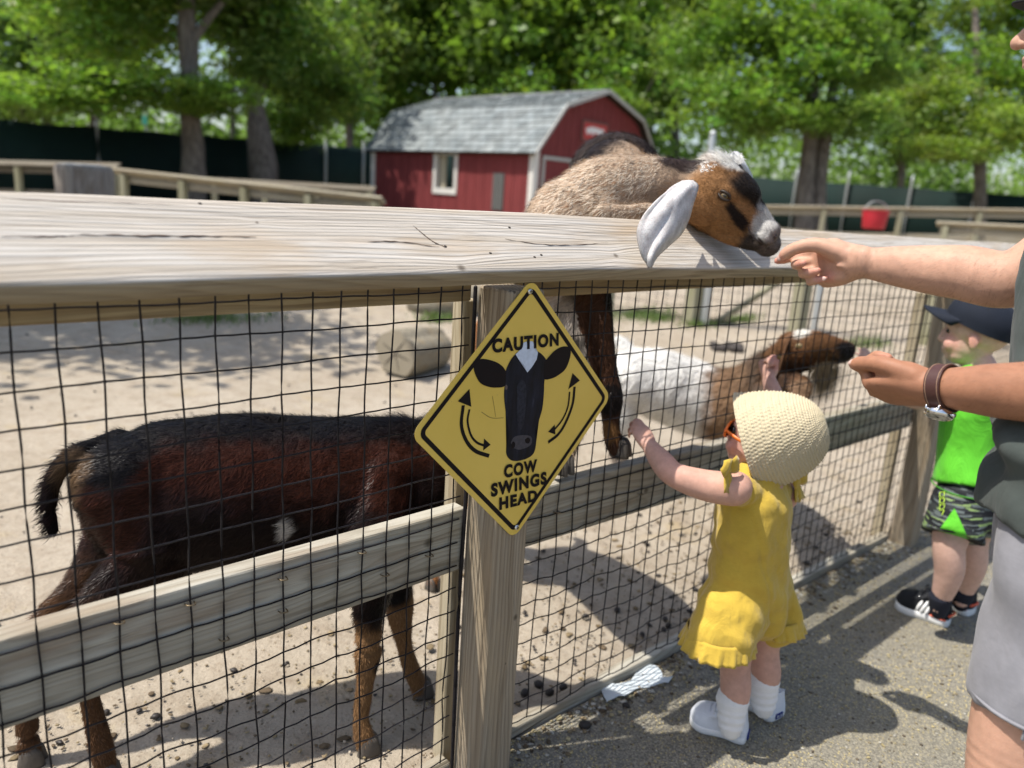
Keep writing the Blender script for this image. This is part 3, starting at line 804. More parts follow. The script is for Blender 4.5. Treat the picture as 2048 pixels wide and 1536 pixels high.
# roof: four slopes of shingle courses, each course its own strip of single shingles
prof = [(-.16, ZE - .10), (BK - .02, ZK), (BWID / 2, ZR), (BWID - BK + .02, ZK), (BWID + .16, ZE - .10)]
roof = slab(BP(-.12, BWID / 2 - .06, ZR - .03), BD * (BLEN + .24), BG * .12, ZB * .06, 'roof_ridge', M_shingle, cols=np.full((8, 3), .33))
shingle_left = [300]
def roof_slope(p0, p1, nrow, nrm):
    r = np.random.default_rng(int(p0[1] * 100)); VV, FF, CC = [], [], []
    deck = [BP(-.14, p0[0], p0[1]), BP(BLEN + .14, p0[0], p0[1]), BP(BLEN + .14, p1[0], p1[1]), BP(-.14, p1[0], p1[1])]
    dn = np.cross(deck[1] - deck[0], deck[3] - deck[0]); dn /= np.linalg.norm(dn)
    if dn[2] < 0: dn = -dn
    dk = deck + [p - dn * .05 for p in deck]
    mesh('roof_deck', dk, [[0, 1, 2, 3], [7, 6, 5, 4], [0, 4, 5, 1], [1, 5, 6, 2], [2, 6, 7, 3], [3, 7, 4, 0]], M_dark, barn, smooth=False)
    nc = 24
    for row in range(nrow):
        f0, f1 = row / nrow, (row + 1.12) / nrow
        f1 = min(f1, 1.0)
        for k in range(-1, nc + 1):
            A0 = -.16 + (k + .5 * (row % 2)) * (BLEN + .32) / nc; A1 = A0 + (BLEN + .32) / nc - .012
            A0, A1 = max(A0, -.16), min(A1, BLEN + .16)
            if A1 - A0 < .03: continue
            j = r.uniform(-.008, .008)
            lo = [p0[0] + (p1[0] - p0[0]) * f0, p0[1] + (p1[1] - p0[1]) * f0]; hi = [p0[0] + (p1[0] - p0[0]) * f1, p0[1] + (p1[1] - p0[1]) * f1]
            q = [BP(A0, *lo) + dn * (.028 + j), BP(A1, *lo) + dn * (.028 + j), BP(A1, *hi) + dn * .006, BP(A0, *hi) + dn * .006, BP(A0, *lo) + dn * .002, BP(A1, *lo) + dn * .002]
            if nrm and shingle_left[0] > 0 and (nrm == 1 or A0 < 2.6):
                g = r.uniform(.20, .33); shingle_left[0] -= 1
                mesh('shingle', q, [[0, 1, 2, 3], [4, 5, 1, 0]], M_shingle, barn, smooth=False, cols=np.tile(np.array([g * .93, g, g]), (6, 1))); continue
            i = len(VV); VV += q; FF += [[i, i + 1, i + 2, i + 3], [i + 4, i + 5, i + 1, i]]
            g = r.uniform(.20, .33); CC += [np.array([g * .93, g, g * 1.0])] * 6
    if VV: mesh('roof_shingles', VV, FF, M_shingle, barn, smooth=False, cols=np.array(CC), kind='stuff')
roof_slope(prof[0], prof[1], 8, 1); roof_slope(prof[1], prof[2], 9, 2); roof_slope(prof[4], prof[3], 8, 0); roof_slope(prof[3], prof[2], 9, 0)
for (q0, q1) in zip(prof[:-1], prof[1:]):
    p0, p1 = BP(-.17, *q0), BP(-.17, *q1)
    slab(p0 - ZB * .05, p1 - p0, ZB * .085, BD * -.03, 'rake_board', M_rake)
# gable door frame
db0, dz1 = gable_bz(1084, 318)
for (bb, w) in ((db0, .07), (db0 + .9, .06), (db0 + 1.8, .07)):
    slab(BP(-.035, bb, .15), BG * w, ZB * (dz1 - .15), BD * .03, 'door_trim', M_rake)
slab(BP(-.035, db0, dz1), BG * 1.87, ZB * .07, BD * .03, 'door_trim', M_rake)
slab(BP(-.022, db0 + .08, .15), BG * 1.7, ZB * (dz1 - .17), BD * .018, 'barn_door', M_red)
# emblem on the gable: white animal on a red board
eb0, ez1 = gable_bz(1166, 244); eb1, ez0 = gable_bz(1208, 284)
em = slab(BP(-.05, eb0, ez0), BG * (eb1 - eb0), ZB * (ez1 - ez0), BD * .045, 'emblem_board', flat('emblem_red', (.45, .05, .05), .5))
slab(BP(-.045, eb0 - .05, ez1), BG * (eb1 - eb0 + .1), ZB * .05, BD * .04, 'emblem_frame', flat('emblem_frame_brown', (.16, .07, .06), .6), em)
slab(BP(-.045, eb0 - .05, ez0 - .05), BG * (eb1 - eb0 + .1), ZB * .05, BD * .04, 'emblem_frame', flat('emblem_frame_brown', (.16, .07, .06), .6), em)
slab(BP(-.045, eb0 - .05, ez0), BG * .05, ZB * (ez1 - ez0), BD * .04, 'emblem_frame', flat('emblem_frame_brown', (.16, .07, .06), .6), em)
slab(BP(-.045, eb1, ez0), BG * .05, ZB * (ez1 - ez0), BD * .04, 'emblem_frame', flat('emblem_frame_brown', (.16, .07, .06), .6), em)
pig = [(.12, .30), (.2, .30), (.22, .42), (.3, .44), (.32, .30), (.4, .30), (.42, .42), (.6, .42), (.62, .28), (.7, .28), (.72, .42), (.80, .46), (.88, .44), (.9, .56), (.84, .66), (.80, .80), (.74, .70), (.6, .76), (.4, .78), (.2, .74), (.12, .62), (.06, .66), (.1, .5)]
P = [BP(-.056, eb0 + (eb1 - eb0) * a, ez0 + (ez1 - ez0) * b) for a, b in pig]; P += [p + BD * .005 for p in P]; n = len(pig)
mesh('animal_silhouette', P, [list(range(n)), list(range(2 * n - 1, n - 1, -1))] + [[i, (i + 1) % n, n + (i + 1) % n, n + i] for i in range(n)], flat('emblem_white', (.75, .72, .70), .5), em, smooth=False)

# ---------------------------------------------------------------- green privacy screens with steel posts
def screen_mat():
    t = NT('green_privacy_mesh'); v = t.obj()
    n = t.noise(v, 60, 2); b = t.noise(v, .7, 3)
    c = t.mix(t.ramp(b, [(.35, 0.0), (.65, 1.0)]), (.0035, .013, .011), (.0055, .021, .018))
    t.bump(n, .3, .004)
    return t.set(c, .75, .2)
M_screen = screen_mat()
def screen(p0, p1, top0, top1, posts, label, n=10):
    c = np.array([*(np.asarray(p0)[:2] + np.asarray(p1)[:2]) / 2, 0]); c[2] = zground(c[0], c[1])
    t = thing('privacy_fence', label, 'fence', c, 0, 'green privacy fences')
    d = np.asarray(p1) - np.asarray(p0); d[2] = 0; L = np.linalg.norm(d); d /= L
    nrm = np.array([d[1], -d[0], 0])
    if nrm @ -np.asarray(p0) < 0: nrm = -nrm
    V = []; k = 60
    for i in range(k + 1):
        s = i / k; q = np.asarray(p0) + d * L * s; g = float(zground(q[0], q[1])); tp = top0 + (top1 - top0) * s - .03 * abs(sin(s * n * pi)) 
        w = .025 * sin(s * n * 2 * pi) 
        V += [q * [1, 1, 0] + [0, 0, g - .05] + nrm * w, q * [1, 1, 0] + [0, 0, (g + tp) / 2] + nrm * (w + .02), q * [1, 1, 0] + [0, 0, tp] + nrm * w]
    Fc = [[i * 3 + j, (i + 1) * 3 + j, (i + 1) * 3 + j + 1, i * 3 + j + 1] for i in range(k) for j in range(2)]
    mesh('screen', *solid((np.array(V), Fc), .012), M_screen, t)
    for s, ext in posts:
        q = np.asarray(p0) + d * L * s + nrm * .06; g = float(zground(q[0], q[1])); tp = top0 + (top1 - top0) * s
        mesh('post', *tube([[q[0], q[1], g - .1], [q[0], q[1], tp + .05], [q[0] - d[0] * .02, q[1], tp + ext * .6], [q[0] - nrm[0] * ext * .5 , q[1] - nrm[1] * ext * .5, tp + ext]], [.04, .04, .036, .03], 8, 2), M_galv, t)
    return t
gl0, gl1 = pd(-420, 235, 10.5), pd(760, 305, 25)
screen(gl0, gl1, pd(-420, 205, 10.5)[2], pd(760, 298, 25)[2], [(.31, .35), (.485, .05), (.645, .05), (.80, .05), (.17, .3), (.93, .05)], 'long dark green privacy screen receding behind the left pen rails')
gr0, gr1 = pd(1330, 400, 27), pd(2500, 420, 20)
screen(gr0, gr1, pd(1330, 342, 27)[2], pd(2500, 420, 20)[2], [(.16, .05), (.275, .35), (.375, .35), (.49, .35), (.6, .3)], 'dark green privacy screen behind the twin-trunk tree on the right')
gm0, gm1 = pd(735, 395, 25.5), pd(1335, 395, 28)
screen(gm0, gm1, pd(735, 300, 25.5)[2], pd(1335, 335, 28)[2], [(.2, .05), (.8, .05)], 'dark green privacy screen hidden behind the barn')

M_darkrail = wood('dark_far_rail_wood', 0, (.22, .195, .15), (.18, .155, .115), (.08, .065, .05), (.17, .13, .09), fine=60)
# ---------------------------------------------------------------- far rail fences
def railfence(pts, label, hs, postn, caps=True, low=True, mat=M_oldrail, group='wooden rail fences beyond the pen', mesh_below=False):
    p0 = np.asarray(pts[0], float); p1 = np.asarray(pts[1], float)
    d = p1 - p0; dz = d[2]; L = np.linalg.norm(d[:2]); ang = atan2(d[1], d[0])
    base = np.array([p0[0], p0[1], float(zground(p0[0], p0[1]))])
    t = thing('rail_fence', label, 'fence', base, ang, group)
    M = np.linalg.inv(WM[t]); 
    sl = dz / L
    def add(nm, lo, hi, m):
        v, f = box(lo, hi, .006, 1); v[:, 2] += v[:, 0] * sl
        return mesh(nm, v, f, m, t, smooth=False, local=True)
    top = p0[2] - base[2]
    v, f = box((-.05, -.07, -.019), (L + .05, .07, .019), .006, 1)
    a = radians(30) * hs; R_ = np.array([[1, 0, 0], [0, cos(a), -sin(a)], [0, sin(a), cos(a)]])
    v = v @ R_.T + [0, 0, top]; v[:, 2] += v[:, 0] * sl
    mesh('top_rail', v, f, mat, t, smooth=False, local=True)
    add('middle_rail', (0, .03, top * .5 - .07), (L, .068, top * .5 + .07), mat)
    add('upper_board', (0, .03, top - .14), (L, .068, top - .06), mat)
    for i in range(postn):
        x = .05 + (L - .14) * i / max(1, postn - 1)
        add('post', (x, -.055, -.12 - sl * x * 0), (x + .09, .027, top - .03), M_oldpost)
    return t
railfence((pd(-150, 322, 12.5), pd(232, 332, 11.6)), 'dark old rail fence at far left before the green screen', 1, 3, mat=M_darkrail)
railfence((pd(236, 343, 10.2), pd(760, 400, 9.3)), 'sunlit pale rail fence running towards the barn, left of it', -1, 5)
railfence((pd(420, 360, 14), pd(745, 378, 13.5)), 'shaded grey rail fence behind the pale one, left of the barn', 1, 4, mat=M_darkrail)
railfence((pd(1490, 414, 15.5), pd(2130, 424, 14.5)), 'long grey rail fence in front of the right green screen', -1, 5)
railfence((pd(1880, 448, 12.6), pd(2300, 468, 11)), 'nearer grey rail fence at the right edge beyond the pen', -1, 3)
M_x = None
# inner pen fence seen through the wire: posts, wire, brace, steel pole
ib = pg(1384, 645)
inner = thing('inner_fence', 'low inner wire fence with square posts and slanting brace across the pen', 'fence', ib, 0)
def ground_post(x, y, h, w, nm='post', mat=M_oldpost):
    P = pg(x, y)
    return mesh(nm, *xf(box((-w / 2, -w / 2, -.1), (w / 2, w / 2, h), .008, 1), np.array([[cos(.5), -sin(.5), 0], [sin(.5), cos(.5), 0], [0, 0, 1]]), P), mat, inner, smooth=False), P
for x, y, h in ((1384, 645, 1.0), (1592, 668, 1.0), (1210, 622, 1.0), (1850, 690, 1.05)): ground_post(x, y, h, .14)
for x, y, r in ((1408, 650, .045), (1622, 690, .035)):
    P = pg(x, y); mesh('steel_pole', *tube([P, P + [0, 0, 1.05]], [r, r], 10, 1), M_galv, inner)
pa, pb = pg(1432, 645), pg(1592, 660)
mesh('brace', *tube([pa, (pa + pb) / 2 + [0, 0, .35], pb + [0, 0, .72]], [.035, .035, .035], 8, 1), M_oldpost, inner)
IP = [pg(1090, 612), pg(1210, 622), pg(1384, 645), pg(1592, 668), pg(1850, 690), pg(2040, 705)]
wv, wf = [], []
wires = []
for (q0, q1) in zip(IP[:-1], IP[1:]):
    d = q1 - q0; L = np.linalg.norm(d)
    for z in np.arange(.06, 1.0, .1): wires.append(([q0 + [0, 0, z], (q0 + q1) / 2 + [0, 0, z + .006], q1 + [0, 0, z]], .0028))
    for s in np.arange(.04, 1, .1 / L): wires.append(([q0 + d * s + [0, 0, .03], q0 + d * s + [0, 0, .98]], .0024))
    slab(q0 + [0, 0, .97], d, ZB * .1, np.cross(d / L, ZB) * .035, 'top_board', M_oldrail, inner)
mesh('wire_mesh', *join(*[tube(p, [r] * len(p), 4, 1, caps=False) for p, r in wires]), M_wire, inner)
# steel pole by the barn, bucket, stump post, small green notice
P = base_at(1398, 14); h = pd(1398, 268, 14)[2]
pole = thing('steel_post', 'tall plain grey steel post right of the barn', 'post', P)
mesh('shaft', *tube([P, [P[0], P[1], h - .02]], [.055, .055], 12, 1), M_galv, pole); mesh('cap', *ell([P[0], P[1], h - .02], (.065, .065, .03)), M_galv, pole)
M_redpl = flat('red_plastic', (.42, .018, .03), .45, .4, 0, .1, 6)
P = pd(1748, 446, 14.6); 
r0 = .21
bucket = thing('red_bucket', 'bright red plastic feed bucket hung on the far right rail', 'bucket', P)
prof_ = [(.0, -.30), (.19, -.30), (.20, -.28), (.235, .0), (.235, .03), (.25, .035), (.25, .05), (.22, .05), (.215, .02), (.185, -.26), (0, -.26)]
th = np.arange(20) * 2 * pi / 20
mesh('pail', *loft([[[P[0] + r * cos(t_), P[1] + r * sin(t_), P[2] + .19 + z] for t_ in th] for r, z in prof_]), M_redpl, bucket)
mesh('bail_handle', *tube([P + [-.24, 0, .22], P + [-.14, 0, .36], P + [0, 0, .40], P + [.14, 0, .36], P + [.24, 0, .22]], [.008] * 5, 6, 4), M_galv, bucket)
P = pd(170, 385, 7.6); g = float(zground(P[0], P[1])); topz = pd(170, 331, 7.6)[2]
st = thing('old_stump', 'broad weathered grey stump standing behind the left rail', 'stump', (P[0], P[1], g))
th = np.arange(30) * 2 * pi / 30
rr = .25 * (1 + .07 * np.sin(3 * th + 1) + .05 * np.sin(7 * th))
def rg(z, k): return [[P[0] + rr[i] * k * cos(th[i]), P[1] + rr[i] * k * sin(th[i]), z] for i in range(30)]
mesh('bark', *loft([rg(g - .1, 1.2), rg(g + .2, 1.02), rg((g + topz) / 2, .98), rg(topz - .06, 1.0), rg(topz - .02, .97), rg(topz, .9)]), wood('stump_wood', 2, (.36, .32, .28), (.27, .235, .20), (.09, .07, .055), (.2, .15, .11), fine=30), st)
mesh('cut_top', *loft([rg(topz, .9), rg(topz + .012, .5), rg(topz + .012, .01)], caps=False), flat('cut_wood_grey', (.50, .49, .46), .8, .2, 0, .2, 30), st)
P = pd(290, 240, 20)
nt = thing('green_notice', 'tiny teal notice plate above the left green screen', 'sign', P)
g = float(zground(P[0], P[1]))
mesh('plate', *box(P + [-.07, -.01, -.11], P + [.07, .01, .11], .004, 1), flat('teal_plate', (.03, .25, .19), .5), nt, smooth=False)
mesh('stake', *tube([[P[0], P[1] + .03, g], [P[0], P[1] + .03, P[2] + .1]], [.02, .02], 6, 1), M_galv, nt)

# ---------------------------------------------------------------- log and dung pile in the pen
lg = thing('log_section', 'short sawn log lying on the sand, cracked end facing us', 'log', pg(830, 745))
Pn = pg(790, 752) + [0, 0, .165]; Pf = pg(868, 728) + [0, 0, .135]
Pf = Pn + (Pf - Pn) * 1.05
ax = (Pf - Pn) / np.linalg.norm(Pf - Pn); A3 = axes(ax)
th = np.arange(40) * 2 * pi / 40
rl = .165 * (1 + .08 * np.sin(2 * th + .6) + .05 * np.sin(5 * th) + .02 * np.sin(11 * th))
def lr(s, k):
    w = np.column_stack([0 * th, rl * k * np.cos(th), rl * k * np.sin(th)]); 
    return (Pn + ax * s) + w @ A3.T
L = np.linalg.norm(Pf - Pn)
M_logb = wood('log_barkless_wood', 0, (.34, .30, .22), (.26, .225, .165), (.10, .08, .055), (.33, .23, .11), fine=45)
v, f = loft([lr(.0, .97), lr(.01, 1.0), lr(L * .3, 1.0), lr(L * .6, .97), lr(L - .01, .9), lr(L, .86), lr(L + .001, .02)])
v = v + fbm(v, 14, 3, 4)[:, None] * .006
mesh('bark', v, f, M_logb, lg)
def endgrain():
    t = NT('log_end_grain'); v = t.obj()
    a = t.n('VertexColor'); a.layer_name = 'Col'
    rings = t.math('SINE', t.math('MULTIPLY', a.outputs[0], 95.0))
    n = t.noise(v, 26, 4, .6)
    c = t.mix(t.math('MULTIPLY', t.math('ADD', rings, 1.0), .14), (.315, .275, .205), (.14, .115, .08))
    c = t.mix(t.ramp(n, [(.4, 0.0), (.75, .5)]), c, (.28, .235, .165))
    return t.set(c, .9, .1)
nr = 14; V = []; Cc = []
for i in range(nr + 1):
    k = .97 * i / nr; r_ = lr(-.001 - .006 * (1 - k), max(k, .004)); V.append(r_); Cc += [[k, k, k]] * 40
mesh('sawn_end', *loft(V), endgrain(), lg, cols=np.array(Cc))
cr = []
for a in (.5, 2.2, 3.4, 4.4, 5.5):
    p = [Pn - ax * .0075 + A3[:, 1] * cos(a) * q + A3[:, 2] * sin(a) * q for q in (.01, .07 + .03 * sin(a * 7), .13)]
    cr.append(tube(p, [.0035, .0026, .0008], 5, 2))
mesh('drying_crack', *join(*cr), flat('crack_dark', (.05, .04, .03), .9), lg)
l2 = thing('half_buried_log', 'grey half-buried log beyond the sawn log section', 'log', pg(905, 628))
p = pg(905, 628); q = pg(1010, 615)
v, f = tube([p + [-.35, 0, .06], p + [0, 0, .1], (p + q) / 2 + [0, 0, .1], q + [0, 0, .06]], [.12, .17, .16, .12], 14, 5)
mesh('trunk_piece', v + fbm(v, 7, 3, 9)[:, None] * .02, f, M_logb, l2)
dp = pg(1452, 697)
v, f = join(*[ell(dp + [random.uniform(-.14, .14), random.uniform(-.1, .1), random.uniform(0, .03)], (random.uniform(.03, .06), random.uniform(.03, .06), random.uniform(.02, .04)), n=9, m=6) for _ in range(26)])
dpile = mesh('dung_heap', v - dp, f, flat('dark_dung', (.045, .038, .034), .8, .3, 0, .3, 30, .5, 60), loc=None, smooth=True)
dpile.location = dp.tolist(); tag(dpile, 'dark lumpy heap of dung on the sand between the two fences', 'dung')
# ---------------------------------------------------------------- the wooden pen fence (local axes: x along, y into the pen)
fence = thing('pen_fence', 'weathered timber pen fence with slanted cap rail, black wire mesh and posts', 'fence', FO, TH)
def fl(u): return -.04 * np.clip(np.asarray(u, float) - .85, 0, 3.4)     # the line drops gently to the right
def fpart(name, lo, hi, mat, bev=.004, slope=False, wob=.0, div=1, seed=0):
    v, f = box(lo, hi, bev, 2)
    if slope: v[:, 2] += fl(v[:, 0]) * .8
    return mesh(name, v, f, mat, fence, smooth=False, local=True)
# cap rail, tilted towards the path, with worn uneven edges
def caprail(u0, u1, seed, name='cap_rail', m0=0.0, m1=0.0):
    n = int((u1 - u0) / .02) + 2
    us_ = np.linspace(u0, u1, n)
    prof = []
    W, T_, r_ = .142, .038, .006
    for (a, b) in ((0, 0), (W, 0), (W, T_), (0, T_)):
        for q in (0, 1, 2):
            an = {(0, 0): 180, (W, 0): 270, (W, T_): 0, (0, T_): 90}[(a, b)] + q * 45
            prof.append((a + (r_ if a == 0 else -r_) + r_ * cos(radians(an)), b + (r_ if b == 0 else -r_) + r_ * sin(radians(an))))
    # add points along the top so that grain furrows can be real relief
    pr = prof[:9]
    top = [(W - r_ - (W - 2 * r_) * k / 26, T_) for k in range(1, 26)]
    pr = prof[:9] + top + prof[9:]
    pr = np.array(pr)
    rings = []
    ca, sa = cos(RAIL_A), sin(RAIL_A)
    for i, u in enumerate(us_):
        p = pr.copy()
        q = np.column_stack([np.full(len(p), u), p[:, 0] * 1, np.zeros(len(p))])
        rel = fbm(np.column_stack([np.full(len(p), u * .6), p[:, 0] * 42 + .35 * np.sin(u * 3 + seed), np.zeros(len(p))]), 1.0, 3, seed)
        istop = p[:, 1] > T_ - .0075
        p[:, 1] += np.where(istop, .0011 * rel, 0)
        wav = .0016 * fbm(np.array([[u, 0, 0]]), 5, 2, seed + 1)[0]
        p[:, 0] += np.where(p[:, 0] < .01, wav, 0) + np.where(p[:, 0] > W - .01, -wav, 0)
        p[:, 1] += .0012 * fbm(np.array([[u, 3, 0]]), 2.2, 2, seed + 2)[0]
        # base front-bottom corner at v=-.09, z=1.083 rising to 1.088
        vv = -.09 + p[:, 0] * ca - p[:, 1] * sa
        zz = 1.0835 + .0035 * min(1, max(0, u)) + p[:, 0] * sa + p[:, 1] * ca
        zz = zz + float(fl(u)) * .3
        fr = 1 - p[:, 0] / W
        uu = u + m1 * fr * float(sstep(u1 - .5, u1, u)) + m0 * fr * float(1 - sstep(u0, u0 + .5, u))
        rings.append(np.column_stack([uu, vv, zz]))
    v, f = loft(rings, caps=True)
    o = mesh(name, v, f, M_rail, fence, local=True)
    o.data.materials.append(M_railedge_shaded)
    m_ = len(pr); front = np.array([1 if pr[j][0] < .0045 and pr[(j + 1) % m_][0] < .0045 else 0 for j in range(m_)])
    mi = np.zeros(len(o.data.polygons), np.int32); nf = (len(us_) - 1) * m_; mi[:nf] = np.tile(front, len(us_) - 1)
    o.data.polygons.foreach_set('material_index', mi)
    return o
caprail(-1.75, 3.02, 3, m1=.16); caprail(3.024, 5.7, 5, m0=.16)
# posts
PU = [-1.60, .751, 3.125, 5.5]
for i, u in enumerate(PU):
    z0 = -.35 + float(fl(u)); v, f = box((u, -.089, z0), (u + .088, .001, 1.075 + float(fl(u)) * .3), .006, 2)
    mesh('post', v, f, M_post, fence, smooth=False, local=True)
secs = [(PU[0] + .09, PU[1] - .004), (PU[1] + .092, PU[2] - .004), (PU[2] + .092, PU[3])]
for k, (u0, u1) in enumerate(secs):
    fpart('ledger_board', (u0, .014, 1.042), (u1, .052, 1.128), M_under, slope=False)
    v, f = box((u0, .0025, .492), (u1 + (.05 if k == 0 else 0), .0405, .6265), .004, 2)
    if k == 0: v[:, 0] = np.minimum(v[:, 0], u1 + .002)
    v[:, 2] += fl(v[:, 0]) * .8
    mesh('middle_board', v, f, M_board, fence, smooth=False, local=True)
    v, f = box((u0, .0025, -.12), (u1, .040, .030), .005, 2); v[:, 2] += fl(v[:, 0])
    mesh('base_board', v, f, M_board, fence, smooth=False, local=True)
    if k < 2:
        for uu, zt in ((u1 + .006, 1.04),):
            v, f = box((uu, .0415, -.1), (uu + .034, .079, zt), .003, 1); v[:, 2] += fl(v[:, 0]) * .8
            mesh('nailer', v, f, M_nailer, fence, smooth=False, local=True)
# welded wire mesh, 2 inch squares, bulging a little and kinked low down
CELL = .0508
def wires_of(u0, u1, k):
    r = np.random.default_rng(40 + k)
    us_ = np.arange(math.ceil(u0 / CELL), math.floor(u1 / CELL) + 1) * CELL
    us_ = us_[(us_ > u0 + .004) & (us_ < u1 - .002)]
    nz = 22; ze = 1.24 - .1755 + CELL - np.arange(nz) * CELL
    ph = r.uniform(0, 6, 8)
    def node(u, j):
        low = sstep(9, 15, j)
        z = ze[j] + float(fl(u)) * (.55 + .45 * j / nz)
        z += low * (.0036 * sin(u * 23 + ph[0]) + .0018 * sin(u * 61 + j * .9 + ph[1])) + .0011 * sin(u * 17 + j * 2.1 + ph[2])
        v = -.0042 - .0022 * sin(u * 9 + ph[3]) * sin(j * .7 + ph[4]) * (1 if k == 0 else 1)
        if 9 <= j <= 11: v = -.0035
        du = .0012 * sin(j * 1.9 + u * 31 + ph[5]) + low * .0016 * sin(j * 1.3 + u * 50 + ph[6])
        return np.array([u + du, v, z])
    cur = []
    for i, u in enumerate(us_):
        p = [node(u, j) for j in range(nz)]
        p[-1][2] = max(p[-1][2], -.02 + float(fl(u)))
        cur.append(tube(np.array(p), [.0016] * nz, 5, 2, caps=True, round_caps=False))
    for j in range(nz):
        p = [node(u, j) for u in us_]
        # each welded cross wire sags between the uprights
        q = [p[0]]
        for a, b in zip(p[:-1], p[1:]):
            m = (a + b) / 2; m[2] -= (.0007 + .0018 * float(sstep(9, 15, j))) * (1 if r.random() < .8 else -.6); q += [m, b]
        q = np.array(q); q[:, 1] += .0028
        q = np.vstack([q[0] + [-.022 if k else -.03, 0, 0], q, q[-1] + [.02, 0, 0]])
        cur.append(tube(q, [.0015] * len(q), 5, 2, caps=True, round_caps=False))
    return mesh('wire_mesh', *join(*cur), M_wire, fence, local=True)
for k, (u0, u1) in enumerate(secs): wires_of(u0, u1 + (.0 if k else .0), k)
# selvedge wire bundle left of the middle post
mesh('selvedge_wire', *tube([[.742, -.002, 1.07], [.744, -.004, .7], [.741, -.003, .4], [.745, -.004, 0]], [.0042] * 4, 6, 8), M_wire, fence, local=True)
# staples on the middle board and nail heads in the rail
M_staple = flat('rusty_staple', (.20, .15, .09), .5, .5, .7)
for (u, z) in ((.19, .60), (.35, .595), (.35, .535), (.50, .60), (.57, .54), (.66, .55), (.09, .605), (.25, .52), (1.02, .56), (1.33, .545), (1.6, .53)):
    u = round(u / CELL) * CELL
    v, f = tube([[u - .007, .003, z], [u - .006, -.0075, z + .001], [u + .006, -.0075, z - .001], [u + .007, .003, z]], [.0011] * 4, 5, 2)
    v[:, 2] += fl(v[:, 0]) * .8
    mesh('staple', v, f, M_staple, fence, local=True)
ca, sa = cos(RAIL_A), sin(RAIL_A)
def rail_pt(u, w, up=.0): return np.array([u, -.09 + w * ca - (.038 + up) * sa, 1.0835 + .0035 * min(1, max(0, u)) + w * sa + (.038 + up) * ca + float(fl(u)) * .3])
M_hole = flat('nail_hole_dark', (.035, .028, .022), .8)
for (x, y) in ((985, 507), (1069, 513), (1083, 510), (893, 425), (888, 494), (1020, 457), (402, 409)):
    # find the rail point under this spot of the top face
    best = None
    for u in np.linspace(-.1, 1.4, 151):
        for w in np.linspace(0.006, .136, 27):
            P = UVZ(*rail_pt(u, w)); d = P - CAM; zz = d @ _F
            e = abs(1024 + FPX * (d @ _R) / zz - x) + abs(768 - FPX * (d @ _U) / zz - y)
            if best is None or e < best[0]: best = (e, u, w)
    c = rail_pt(best[1], best[2], -.0005)
    A3 = np.column_stack([[1, 0, 0], [0, ca, sa], [0, -sa, ca]])
    mesh('nail_hole', *ell(c, (.0034, .0026, .0012), A3, 10, 6), M_hole, fence, local=True)

def rail_at(x, y):
    best = None
    for u in np.linspace(-.12, 1.5, 270):
        for w in np.linspace(.004, .138, 36):
            P = UVZ(*rail_pt(u, w)); d = P - CAM; zz = d @ _F
            e = abs(1024 + FPX * (d @ _R) / zz - x) + abs(768 - FPX * (d @ _U) / zz - y)
            if best is None or e < best[0]: best = (e, u, w)
    return best[1], best[2]
M_crack = flat('rail_crack_brown', (.11, .065, .04), .9)
for pts, r0 in (([(150, 470), (250, 471), (340, 472), (430, 473), (512, 475)], .0011), ([(0, 474), (80, 474), (150, 471)], .0007), ([(1010, 480), (1080, 487), (1150, 490), (1215, 484)], .0008), ([(0, 398), (200, 402), (400, 412)], .0006), ([(829, 452), (850, 468), (870, 484), (888, 494)], .0009), ([(735, 483), (800, 486), (880, 494)], .0007)):
    ab = crom(np.array([rail_at(*p) for p in pts]), 7); k = len(ab)
    rr_ = np.random.default_rng(int(r0 * 1e6) + pts[0][0])
    q = [rail_pt(a, b + rr_.normal() * .0005, .0006 - .0003) for a, b in ab]
    v, f = tube(q, [r0 * (.3 + .9 * rr_.random()) * (sin(pi * (i + .5) / k) ** .5) for i in range(k)], 6, 2)
    mesh('rail_crack', v, f, M_crack, fence, local=True)
# ---------------------------------------------------------------- caution sign
def yellow_mat():
    t = NT('sign_yellow'); v = t.obj()
    n = t.noise(v, 5, 4, .6); sc = t.noise(t.mapv(v, (1, 1, 1)), 160, 2)
    c = t.mix(t.ramp(n, [(.35, 0.0), (.7, 1.0)]), (.72, .50, .085), (.78, .55, .11))
    c = t.mix(t.math('MULTIPLY', t.ramp(sc, [(.70, 0.0), (.78, 1.0)]), .35), c, (.3, .22, .08))
    return t.set(c, .42, .45)
M_yel = yellow_mat(); M_ink = flat('sign_black_print', (.009, .006, .007), .6, .15, 0, .05)
sign = thing('caution_sign', 'yellow diamond CAUTION COW SWINGS HEAD sign screwed to the post', 'sign', UVZ(.796, -.093, .84), TH)
SC = np.array([.7975, .8405]); HD = .2565
def rdiamond(h, r, n=8):
    """rounded diamond outline in (u, z) about centre"""
    out = []
    for k, (cx, cz) in enumerate(((1, 0), (0, 1), (-1, 0), (0, -1))):
        c = np.array([cx, cz]) * (h - r * sqrt(2)); a0 = k * 90 - 45
        for q in range(n + 1):
            an = radians(a0 + 90 * q / n); out.append(c + r * np.array([cos(an), sin(an)]))
    return np.array(out)
def at_uv(Q, v): Q = np.asarray(Q); return np.array([UVZ(a, v, b) for a, b in Q])
SV = -.0935
o_ = rdiamond(HD, .021) + SC; n = len(o_)
P = np.vstack([at_uv(o_, SV), at_uv(o_, SV + .0022)])
plate = mesh('plate', P, [list(range(n)), list(range(2 * n - 1, n - 1, -1))] + [[i, n + i, n + (i + 1) % n, (i + 1) % n] for i in range(n)], M_yel, sign, smooth=False)
a_, b_ = rdiamond(HD - .0135, .015) + SC, rdiamond(HD - .0255, .009) + SC
